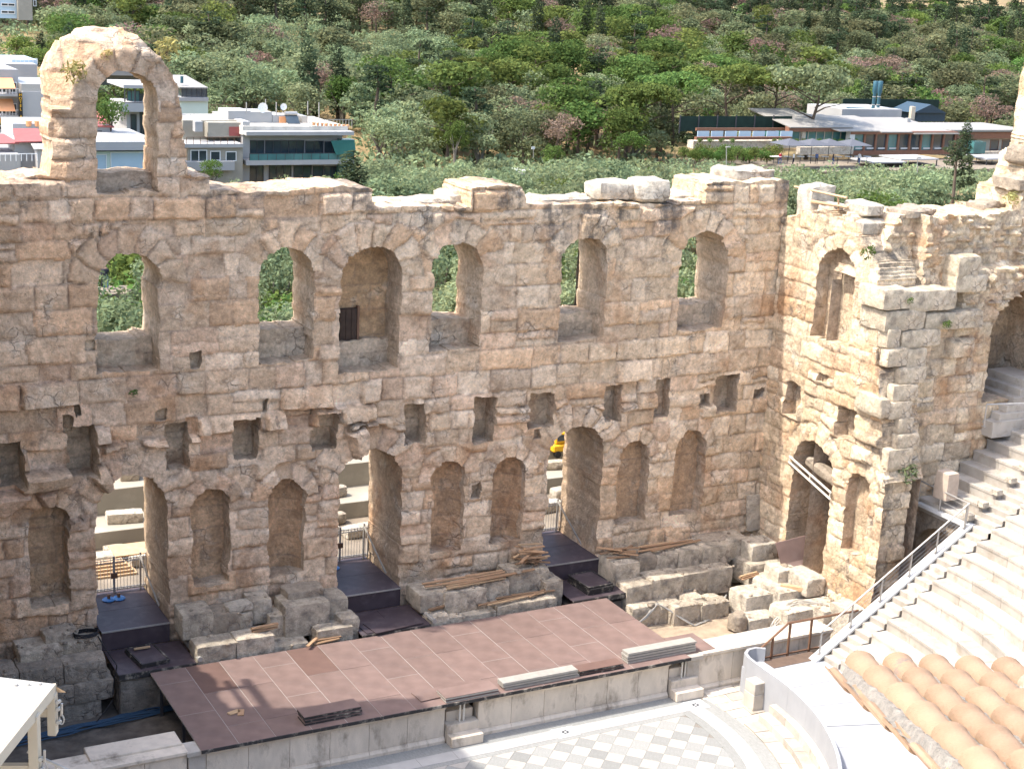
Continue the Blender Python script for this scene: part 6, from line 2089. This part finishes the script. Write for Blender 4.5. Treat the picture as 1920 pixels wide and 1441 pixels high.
for k in range(16):
    b = at(1284 + k * 11, 296 + (k % 3) * 4, YR - 7 + (k % 4) * 1.5)
    tree('terrace_bush', 'rounded green bush on the slope below the left end of the restaurant terrace', 'bush', 'broad' if k % 3 else 'pine', b, 2.0 + .25 * (k % 4), 1.1, 'bushes below the terrace', k % 4, None, 'bush')
tf = thing('terrace_planter_row', 'long timber planter with low shrubs on the terrace below the umbrella pines', 'planter', at(1400, 270, YR - 1))
MB().box(*pbox(1306, 240, 1490, 245, YR + 3, .3)).build('timber_rail', M['frame_brown'], tf); MB().box(*pbox(1306, 257, 1485, 262, YR - .5, .6)).build('trough', M['frame_brown'], tf)
for k in range(7):
    MB().box(*pbox(1308 + k * 26, 246, 1330 + k * 26, 257, YR + .5, .1)).build('glass_panel', M['glass_pale'], tf)
for k in range(16):
    b = at(1395 + k * 14 if k > 3 else 1312 + k * 20, 268, YR - 1.2)
    tree('clipped_shrub', 'small round clipped shrub in the row along the terrace edge', 'bush', 'broad', b, .9, 1.0, 'clipped shrubs along the terrace', k % 4, None, 'shrub')
for k, px in enumerate((1478, 1520, 1552, 1594)):
    c = at(px, 298, YR - 8); R = 2.1
    pr = thing('parasol', 'dark grey square parasol open on the restaurant terrace', 'parasol', c, 0, 'grey parasols on the terrace')
    z = c[2]
    MB().add([(c[0] - R, c[1] - R, z + 2.1), (c[0] + R, c[1] - R, z + 2.1), (c[0] + R, c[1] + R, z + 2.1), (c[0] - R, c[1] + R, z + 2.1), (c[0], c[1], z + 2.9)],
             [(0, 1, 4), (1, 2, 4), (2, 3, 4), (3, 0, 4), (3, 2, 1, 0)]).build('canopy', M['parasol'], pr)
    MB().tube([(c[0], c[1], z - .3), (c[0], c[1], z + 2.8)], .05, 6).build('pole', M['frame_dark'], pr)
tb = thing('terrace_canopy', 'white flat canopies over the lower restaurant terrace', 'canopy', at(1690, 305, YR - 9))
for (a_, b_2, c_, d_, y) in ((1636, 290, 1700, 310, YR - 9), (1690, 296, 1760, 304, YR - 8), (1850, 290, 1925, 303, YR - 8)):
    q = pbox(a_, b_2, c_, d_, y, 1)
    MB().box(q[0], q[1], y, y + 5, q[4] + .3, q[4] + .5).build('canopy_sheet', M['render_white'], tb)
    for x in (q[0] + .2, q[1] - .2): MB().box(x - .06, x + .06, y + .1, y + .22, q[4] - 2.4, q[4] + .3).build('post', M['frame_dark'], tb)
q = pbox(1440, 300, 1900, 320, YR - 10, 10)
MB().box(q[0], q[1], YR - 12, YR + .5, q[4] - 1, q[4] + .3).build('terrace_paving', M['path'], None, kind='structure')
for k, px in enumerate((1458, 1500, 1545, 1570, 1625, 1450, 1476, 1520, 1590, 1608, 1780, 1800, 1830, 1860)):
    c = at(px, 303, YR - 9 + (2.2 if k > 4 else 0))
    tt = thing('terrace_table', 'small round table with cloth on the restaurant terrace', 'table', c, 0, 'tables on the terrace')
    MB().lathe(c, [(.55, .68), (.6, .72), (.58, .75)], 12).build('top', M['white_paint'], tt); MB().tube([(c[0], c[1], c[2] - .3), (c[0], c[1], c[2] + .7)], .05, 6).build('leg', M['frame_dark'], tt)


# ------------------------------------------------------------------ people far off
def person(label, loc, rz, top, legs, h=1.72, step=.12):
    g = thing('person', label, 'person', loc, rz)
    J = [(0, 0, .95), (0, 0, 1.2), (0, .01, 1.42), (0, 0, 1.52), (0, -.02, 1.66),
         (.10, 0, .90), (.11, -step, .50), (.12, step * .2, .07), (.12, -.14 + step * .2, .04), (-.10, 0, .90), (-.11, step, .50), (-.12, step * 1.3, .07), (-.12, step * 1.3 - .14, .04),
         (.18, 0, 1.40), (.23, .03, 1.14), (.22, -.10, .93), (-.18, 0, 1.40), (-.23, .03, 1.14), (-.22, -.12, .95)]
    Ed = [(0, 1), (1, 2), (2, 3), (3, 4), (0, 5), (5, 6), (6, 7), (7, 8), (0, 9), (9, 10), (10, 11), (11, 12), (2, 13), (13, 14), (14, 15), (2, 16), (16, 17), (17, 18)]
    R = [.15, .14, .15, .06, .105, .10, .075, .05, .045, .10, .075, .05, .045, .07, .05, .04, .07, .05, .04]
    me = bpy.data.meshes.new('body'); me.from_pydata([tuple(c * h / 1.76 for c in j) for j in J], Ed, [])
    o = bpy.data.objects.new('body', me); link(o, g)
    o.modifiers.new('skin', 'SKIN'); o.modifiers.new('sub', 'SUBSURF').levels = 1
    for i, r in enumerate(R): me.skin_vertices[0].data[i].radius = (r, r * .8)
    me.skin_vertices[0].data[0].use_root = True
    bpy.context.view_layer.update()
    ev = o.evaluated_get(bpy.context.evaluated_depsgraph_get())
    m2 = bpy.data.meshes.new_from_object(ev)
    o.modifiers.clear(); o.data = m2
    m2.materials.clear()
    for m in (top, legs, 'skin', 'hair'): m2.materials.append(M[m])
    for p in m2.polygons:
        z = p.center.z * 1.76 / h
        p.material_index = 3 if (z > 1.66 or (z > 1.58 and p.center.y > 0)) else 2 if z > 1.48 else 0 if z > .94 else 1
        p.use_smooth = True
    return g


for k, (px, py, y, tp, lg, lb) in enumerate(((192, 533, 60, 'dark_cloth', 'dark_cloth', 'person in dark clothes on the path seen through the leftmost upper window'),
                                            (199, 536, 59, 'dark_cloth', 'denim', 'person in blue jeans on the path seen through the leftmost upper window'))):
    b = at(px, py + 5, y)
    person(lb, b, 2 + k, tp, lg)
b = at(195, 545, 60)
MB().box(b[0] - 3, b[0] + 2.0, 58.2, 61, b[2] - 2.0, b[2] + .12).build('footpath', M['path'], None, kind='structure')
for k, (px, tp, lg) in enumerate(((1462, 'red_cloth', 'denim'), (1487, 'white_paint', 'dark_cloth'), (1530, 'denim', 'dark_cloth'), (1561, 'dark_cloth', 'denim'), (1610, 'white_paint', 'denim'))):
    c = at(px, 308, YR - 9.4)
    person(['person in a red top', 'person in a white shirt and dark trousers', 'person in a blue top', 'person in a dark top and jeans', 'person in a white shirt and jeans'][k] + ' standing between the restaurant terrace tables', c, k * 1.3, tp, lg)
bus = thing('white_bus', 'long white bus roof showing above the olive trees on the road', 'bus', at(960, 335, 118))
q = pbox(915, 320, 1005, 350, 118, 2.5)
MB().box(*q).build('body', M['white_paint'], bus, bevel=.2)
MB().box(q[0] + .3, q[1] - .3, 117.96, 117.99, q[5] - 1.3, q[5] - .5).build('window', M['glass'], bus)
for x in (q[0] + 1.4, q[1] - 1.6):
    MB().tube([(x, 117.9, q[4] + .45), (x, 118.2, q[4] + .45)], .45, 12).build('wheel', M['black'], bus)
for k, (px, py0, py1, y, lb) in enumerate(((1362, 320, 276, 108, 'thin grey street lamp among the olive trees before the terrace'), (1720, 345, 296, 100, 'grey street lamp with a double head below the restaurant'),
                                          (1631, 420, 380, 40, 'grey street lamp just behind the side wall'))):
    a = at(px, py0 + 30, y); b = at(px, py1, y)
    lp = thing('street_lamp', lb, 'street lamp', a)
    MB().tube([a, b], .06, 8).build('pole', M['steel'], lp)
    MB().box(b[0] - .05, b[0] + .6, b[1] - .12, b[1] + .12, b[2] - .06, b[2] + .08).build('head', M['steel'], lp, bevel=.02)
st = thing('road_sign', 'small white square sign on a post by the hillside fence', 'sign', at(1000, 290, 124))
MB().box(*pbox(997, 275, 1003, 280, 124, .06)).build('plate', M['white_paint'], st); pole(st, 1000, 280, 296, 124.1, 'steel', .04, 'post')

# ------------------------------------------------------------------ yard behind the doorways
MB().box(-18, 20, 3.3, 14, -.3, -.012).build('yard_paving', M['path'], None, kind='structure')
for i, (xc) in enumerate([(d[0] + d[1]) / 2 for d in DOORS]):
    g = thing('yard_steps', 'broad pale steps and low walls in the yard beyond %s' % DN[i], 'steps', (xc, 9, 0))
    for k, (y0, z1) in enumerate(((7.4, .7), (9.3, 1.75), (11.0, 2.9))):
        MB().box(xc - 2.2, xc + 5.5, y0, 12.5 + k * .01, -.2, z1).build('step', M['render_cream'], g, bevel=.02)
    for k in range(9):
        zt = (.0, .7, 1.75)[k % 3]; yy = (6.7, 8.3, 10.1)[k % 3] + .3 * (k % 2)
        block_obj('coping_block', M['block' if k % 2 else 'block_pale'], g, (xc - 1.2 + .75 * k + .3 * (i % 2), yy, zt - .02), (random.uniform(.6, 1.5), random.uniform(.4, .8), random.uniform(.25, .55)), random.uniform(-.2, .2), amp=.06, rnd=.05)
    for k in range(2):
        block_obj('fallen_block', M['block_pale'], None, (xc + .4 + 1.5 * k, 5.9 - .5 * k, -.02), (1.5, .7, .45), .1, label='pale ancient block lying in the yard beyond %s, %s' % (DN[i], 'second along' if k else 'nearest the gate'), category='stone block')
tp = thing('timber_pile', 'stack of yellowish timber and pale boards in the yard behind the left gate', 'timber stack', (-8.6, 5.0, 0))
for k in range(5):
    MB().box(-9.6, -7.6 - .1 * k, 4.4 + .12 * k, 5.2, k * .09, k * .09 + .07).build('timber', M['wood_new'], tp)
MB().box(-8.2, -6.6, 5.3, 6.5, .4, .46).build('board', M['wood_new'], None, label='pale orange board lying in the yard above the timber stack', category='board')
c = at(1040, 838, 9.5)
eq = thing('yellow_machine', 'yellow site machine in the yard partly seen through the right doorway arch', 'machine', c)
MB().box(c[0] - .35, c[0] + .8, 9.0, 9.9, c[2] - .1, c[2] + .25).build('engine_cover', M['yellow'], eq, bevel=.06)
MB().box(c[0] - .2, c[0] + .35, 9.1, 9.8, c[2] + .26, c[2] + .8).build('cab', M['yellow'], eq, bevel=.05)
MB().box(c[0] - .12, c[0] + .27, 9.06, 9.09, c[2] + .42, c[2] + .7).build('cab_window', M['glass'], eq)
for dx in (-.1, .6): MB().tube([(c[0] + dx, 8.95, c[2] - .2), (c[0] + dx, 9.15, c[2] - .2)], .16, 12).build('wheel', M['black'], eq)

# door leaf inside the deep niche
q = pbox(636, 578, 668, 660, 1.2, .12)
nd = MB().box(q[0], q[1], 1.18, 1.30, q[4], q[5]).build('wooden_door', M['door_wood'], stage_wall)
for k in range(3):
    w = (q[1] - q[0]) / 3
    MB().box(q[0] + k * w + .01, q[0] + (k + 1) * w - .01, 1.15, 1.178, q[4] + .02, q[5] - .02).build('plank', M['door_wood'], nd)
MB().box(q[1], q[1] + .08, 1.12, 1.3, q[4], q[5] + .08).build('jamb', M['rust_rail'], nd)

# small plants on the ruin
def tuft(label, px, py, x=None, y=None, leaf='broad', s=.5, cat='plant'):
    p = PX(px, py, x=x, y=y)
    t = thing('wall_plant', label, cat, p)
    rg = np.random.default_rng(px)
    V, F, T = leaf_cloud([(0, 0, .1, .5, .4, .4), (.2, 0, .3, .3, .3, .3)], 130, .12, rg, .5, .3)
    o = add_mesh('leaves', mesh_np('leaves', V, F, LEAF[leaf], False, T), t); o.scale = (s, s, s)
    stm = MB()
    for k in range(4): stm.tube([(0, 0, -.1), (.15 * math.cos(k * 1.6), .15 * math.sin(k * 1.6), .3)], .015, 4)
    o2 = stm.build('stem', M['bark'], t, local=True); o2.scale = (s, s, s)


tuft('green caper plant on the ruined top of the side wall', 1628, 478, y=-6.3, leaf='broad', s=.6)
tuft('small green weed growing under the window sill left of centre', 250, 740, y=-.15, leaf='pine', s=.32)
tuft('dry weed on the left shoulder of the standing arch', 138, 142, y=-.1, leaf='weed', s=.8)
tuft('dry yellow weed standing on the right shoulder of the standing arch', 312, 100, y=.5, leaf='weed', s=.9)
tuft('dry weed hanging on the front ring of the standing arch', 200, 106, y=-.1, leaf='weed', s=.4)
tuft('green weed between the stepped blocks of the retaining wall', 1775, 612, y=-6.9, leaf='broad', s=.4)
tuft('green weed on the ledge of the stepped retaining wall', 1706, 566, y=-6.9, leaf='broad', s=.3)
tuft('dry bush hanging on the retaining wall above the handrail', 1700, 895, y=-7.6, leaf='grey', s=.9)
tuft('dry brown tuft on the tower of the retaining wall', 1893, 378, y=-5.5, leaf='weed', s=.7)

for k, (x_, y_, z_, sz) in enumerate(((25.2, -5.0, 15.2, (1.3, 1.6, .6)), (26.0, -4.6, 16.2, (1.1, 1.5, .7)), (24.2, -4.4, 14.3, (1.2, 1.2, .4)), (20.2, -4.6, 14.3, (1.8, 1.4, .3)))):
    block_obj('core_lump', M['rubble'], b_wall, (x_, y_, z_), sz, .1 * k, amp=.14, rnd=.12, cuts=5)
# ------------------------------------------------------------------ tiled coping near the camera
TR = thing('tiled_roof', 'terracotta barrel tile roof in the lower right corner with mortar filled gaps', 'tiled roof', tuple(CAM + CM.T @ np.array([2.3, 1.9, 10.0])))
col0 = 10.35
E0 = CAM + CM.T @ (np.array([(1622 - 960) / FPX, (1258 - 720.5) / FPX, 1]) * col0)
E1 = CAM + CM.T @ (np.array([(1922 - 960) / FPX, (1250 - 720.5) / FPX, 1]) * col0)
ex = (E1 - E0); ex[2] *= .0; ex = ex / np.linalg.norm(ex)
cd = np.array([.2, .06, -2.2]); sd_ = CM.T @ (cd / np.linalg.norm(cd))
ey = sd_ - ex * sd_.dot(ex); ey /= np.linalg.norm(ey)
ez = np.cross(ex, ey); ez *= np.sign(ez[2])
RM = Matrix(((ex[0], ey[0], ez[0], E0[0]), (ex[1], ey[1], ez[1], E0[1]), (ex[2], ey[2], ez[2], E0[2]), (0, 0, 0, 1)))
PITCH, LT = .247, .50


def tile_mesh(m):
    b = MB(); vs = []; fs = []; n = 10; L = LT + .06
    for e_, (yy, r, z) in enumerate(((0, .108, .012), (0, .092, .0), (L, .092, -.028), (L, .080, -.036))):
        pass
    for (yy, r, zo) in ((0, .107, .030), (L * .12, .102, .022), (L, .090, -.014), (L, .076, -.014), (0, .090, .030)):
        for k in range(n + 1):
            t = math.pi * k / n
            vs.append((-r * math.cos(t), yy, r * .82 * math.sin(t) + zo))
    for i in range(5):
        for k in range(n):
            a = i * (n + 1) + k; bb = ((i + 1) % 5) * (n + 1) + k
            fs.append((a, a + 1, bb + 1, bb))
    return b.add(vs, fs).mesh('roof_tile', m, smooth=True)


TM = [tile_mesh(M['terracotta']), tile_mesh(M['terracotta_grime']), tile_mesh(M['terracotta_lime'])]
rtile = random.Random(3)
for i in range(9):
    for j in range(10):
        k = 1 if (i, j) in ((1, 0), (3, 5), (7, 3)) else 2 if (i, j) in ((4, 1), (6, 5)) else 0
        o = bpy.data.objects.new('roof_tile', TM[k]); link(o, TR)
        L_ = Matrix.Translation((i * PITCH + rtile.uniform(-.006, .006), j * LT - .12 + rtile.uniform(-.012, .012), .035 * 0 + rtile.uniform(-.003, .004)))
        mw = RM @ L_ @ Matrix.Rotation(rtile.uniform(-.025, .025), 4, 'Z') @ Matrix.Rotation(rtile.uniform(-.01, .01), 4, 'X')
        mw.translation -= Vector(TR.location)
        o.matrix_local = mw
# mortar bed and flat under tiles
mbv = []; nxm, nym = 90, 160
XX, YY = np.meshgrid(np.linspace(-.185, 9 * PITCH, nxm), np.linspace(-.02, 10 * LT, nym), indexing='ij')
ph = (XX / PITCH) % 1
ZZ = .035 * np.cos(2 * math.pi * (ph - .5)) * 0 + .022 + .016 * fbm(XX * 14, YY * 14, 501, 3) - .03 * np.clip(np.abs(((XX / PITCH + .5) % 1) - .5) * -1 + .2, 0, 1)
ZZ = np.where(XX < -.14, ZZ - .03 - .05 * (vnoise(YY * 3, YY * 0, 5)), ZZ)
Pm = np.stack([XX.ravel(), YY.ravel(), ZZ.ravel()], 1)
Wm = E0 + Pm[:, :1] * ex + Pm[:, 1:2] * ey + Pm[:, 2:] * ez - np.array(TR.location)
ii, jj = np.meshgrid(np.arange(nxm - 1), np.arange(nym - 1), indexing='ij'); ii = ii.ravel(); jj = jj.ravel()
add_mesh('mortar_bed', mesh_np('mortar_bed', Wm, np.stack([ii * nym + jj, (ii + 1) * nym + jj, (ii + 1) * nym + jj + 1, ii * nym + jj + 1], 1), M['mortar'], True), TR)
for j in range(11):
    y0 = j * LT - .15
    bm_ = MB()
    vs = []; fs = []
    for (yy, zz) in ((y0, .0), (y0 + LT + .06, -.03)):
        for k in range(7):
            t = k / 6
            vs.append((-.155 - .08 * t + rtile.uniform(-.008, .008), yy, zz - .02 + .05 * (t - .3) ** 2 + .012 * math.sin(j * 3 + k)))
    for (yy, zz) in ((y0, -.018), (y0 + LT + .06, -.048)):
        for k in range(7):
            t = k / 6; vs.append((-.155 - .08 * t, yy, zz - .02 + .05 * (t - .3) ** 2))
    for k in range(6):
        fs += [(k, k + 1, 8 + k, 7 + k), (14 + k, 21 + k, 22 + k, 15 + k), (k, 14 + k, 15 + k, k + 1), (7 + k, 8 + k, 22 + k, 21 + k)]
    fs += [(0, 7, 21, 14), (6, 20, 27, 13)]
    vs = [tuple(RM @ Vector(v)) for v in vs]
    bm_.add(vs, fs).build('verge_tile', M['terracotta'], TR)
roofb = MB().box(.06, 9 * PITCH + .3, .06, 10 * LT, -.06, -.03, RM).build('roof_deck', M['mortar'], TR)
MB().box(1.6, 1.9, 1.0, 4.0, -6, -.22, RM).build('support_wall', M['rubble'], TR)

# ------------------------------------------------------------------ light shelter at the lower left
KD = 14.0


def kp(px, py, d=KD):
    return Vector(CAM + CM.T @ (np.array([(px - 960) / FPX, (py - 720.5) / FPX, 1]) * d))


ks = thing('timber_shelter', 'cream timber shelter with a perforated white roof sheet at the lower left corner', 'shelter', tuple(kp(20, 1400)))
A = kp(100, 1281, KD + .0); Bp = kp(-5, 1412, KD - 1.6); Cc = kp(-5, 1268, KD + .3)
ax = (Bp - A).normalized(); bx = (Cc - A).normalized(); nz = ax.cross(bx); nz = nz if nz.z > 0 else -nz; nz.normalize()
D_ = A + (Bp - A) * 2.2; Cx = A + (Cc - A) * 6
vs = [A, D_, D_ + (Cx - A), Cx]
nn = 1
MB().add([tuple(v) for v in vs] + [tuple(v - nz * .012) for v in vs], [(0, 1, 2, 3), (7, 6, 5, 4), (0, 4, 5, 1), (1, 5, 6, 2), (2, 6, 7, 3), (3, 7, 4, 0)]).build('roof_sheet', M['perforated'], ks)
lenA = (D_ - A).length; lenB = (Cx - A).length
hole = MB()
na, nb = 34, 34
for i in range(na):
    for j in range(nb):
        c = A + ax * (.03 + i * .055) + bx * (.03 + j * .055 + (i % 2) * .027) + nz * .002
        if (c - A).dot(bx) > lenB: continue
        r = .011
        hole.add([tuple(c + ax * (r * 1.5 * math.cos(t)) + bx * (r * math.sin(t))) for t in np.linspace(0, 2 * math.pi, 6)[:-1]], [(0, 1, 2, 3, 4)])
hole.build('perforation', M['alu'], ks, kind='stuff')
for p in ((30, 1279), (77, 1297), (55, 1293)):
    c = kp(*p); c = c - nz * (c - A).dot(nz)
    MB().tube([c, c + nz * .02], .016, 8).build('screw', M['steel'], ks)
off = Vector((0, 0, -.055))
MB().beam(A + off + ax * -.02, D_ + off, .05, .10, up=nz).build('edge_beam', M['wood_pale'], ks, bevel=.004)
MB().prism([tuple(A + Vector((0, 0, -.01))), tuple(A + Vector(r_.tolist()) * .115 + Vector((0, 0, -.085))), tuple(A + Vector((0, 0, -.085)))], (0, 0, 0), tuple(bx * .05)).build('corner_piece', M['wood_new'], ks)
pt = A + ax * .05 + off - bx * .0
MB().beam(pt + Vector((0, 0, -.02)), pt + Vector((0, 0, -.42)), .075, .09, up=ax).build('hanging_post', M['wood_pale'], ks, bevel=.004)
pt2 = A + ax * .62 + off
MB().beam(pt2, pt2 + Vector((0, 0, -5.2)), .085, .10, up=ax).build('post', M['wood_pale'], ks, bevel=.004)
MB().beam(pt + Vector((0, 0, -.2)) + bx * -.0, pt + Vector((0, 0, -.2)) + Vector((-r_).tolist()) * .5, .06, .08).build('cross_beam', M['wood_pale'], ks)
MB().beam(pt2 + Vector((0, 0, -.52)), pt2 + Vector((0, 0, -.52)) + Vector((-r_).tolist()) * .8, .06, .09).build('cross_beam', M['wood_pale'], ks)
for c0, zs in ((pt + Vector(r_.tolist()) * .06, (-.10, -.17, -.3)), (pt2 + Vector(r_.tolist()) * .06, (-.42, -.52))):
    for z in zs:
        c = c0 + Vector((0, 0, z)); f_ = -Vector(CM[2].tolist())
        MB().tube([c + f_ * .05, c - f_ * .02], .018, 8).build('bolt', M['steel'], ks)
    zc = zs[-1]; cc_ = c0 + Vector(r_.tolist()) * .02 + Vector((0, 0, zc + .02))
    lk = []
    for t in np.linspace(0, 2 * math.pi, 13): lk.append(cc_ + Vector(r_.tolist()) * (.022 * math.cos(t)) + Vector((0, 0, .045 * math.sin(t))))
    MB().tube(lk, .008, 5).build('shackle', M['steel'], ks)
    MB().tube([cc_ + Vector((0, 0, .045)), cc_ + Vector((0, 0, .16)) + Vector(r_.tolist()) * .005], .012, 6).build('turnbuckle', M['steel'], ks)
rl = thing('handrail', 'thin steel rail with wires running down from the timber shelter at lower left', 'handrail', tuple(kp(52, 1408)))
a = kp(52, 1408); b = kp(128, 1443, KD - .1); c = kp(220, 1487, KD - .2)
MB().tube([a, b, c], .014, 8).build('rail', M['steel'], rl, smooth=True)
for k in range(3):
    MB().tube([a + Vector((0, 0, -.07 - .06 * k)), c + Vector((0, 0, -.07 - .06 * k))], .003, 4).build('wire', M['steel'], rl)
for p, d in (((105, 1433), KD - .06), ((200, 1478), KD - .18)):
    q_ = kp(*p, d); MB().tube([q_, q_ + Vector((0, 0, -1.0))], .012, 6).build('post', M['steel'], rl)
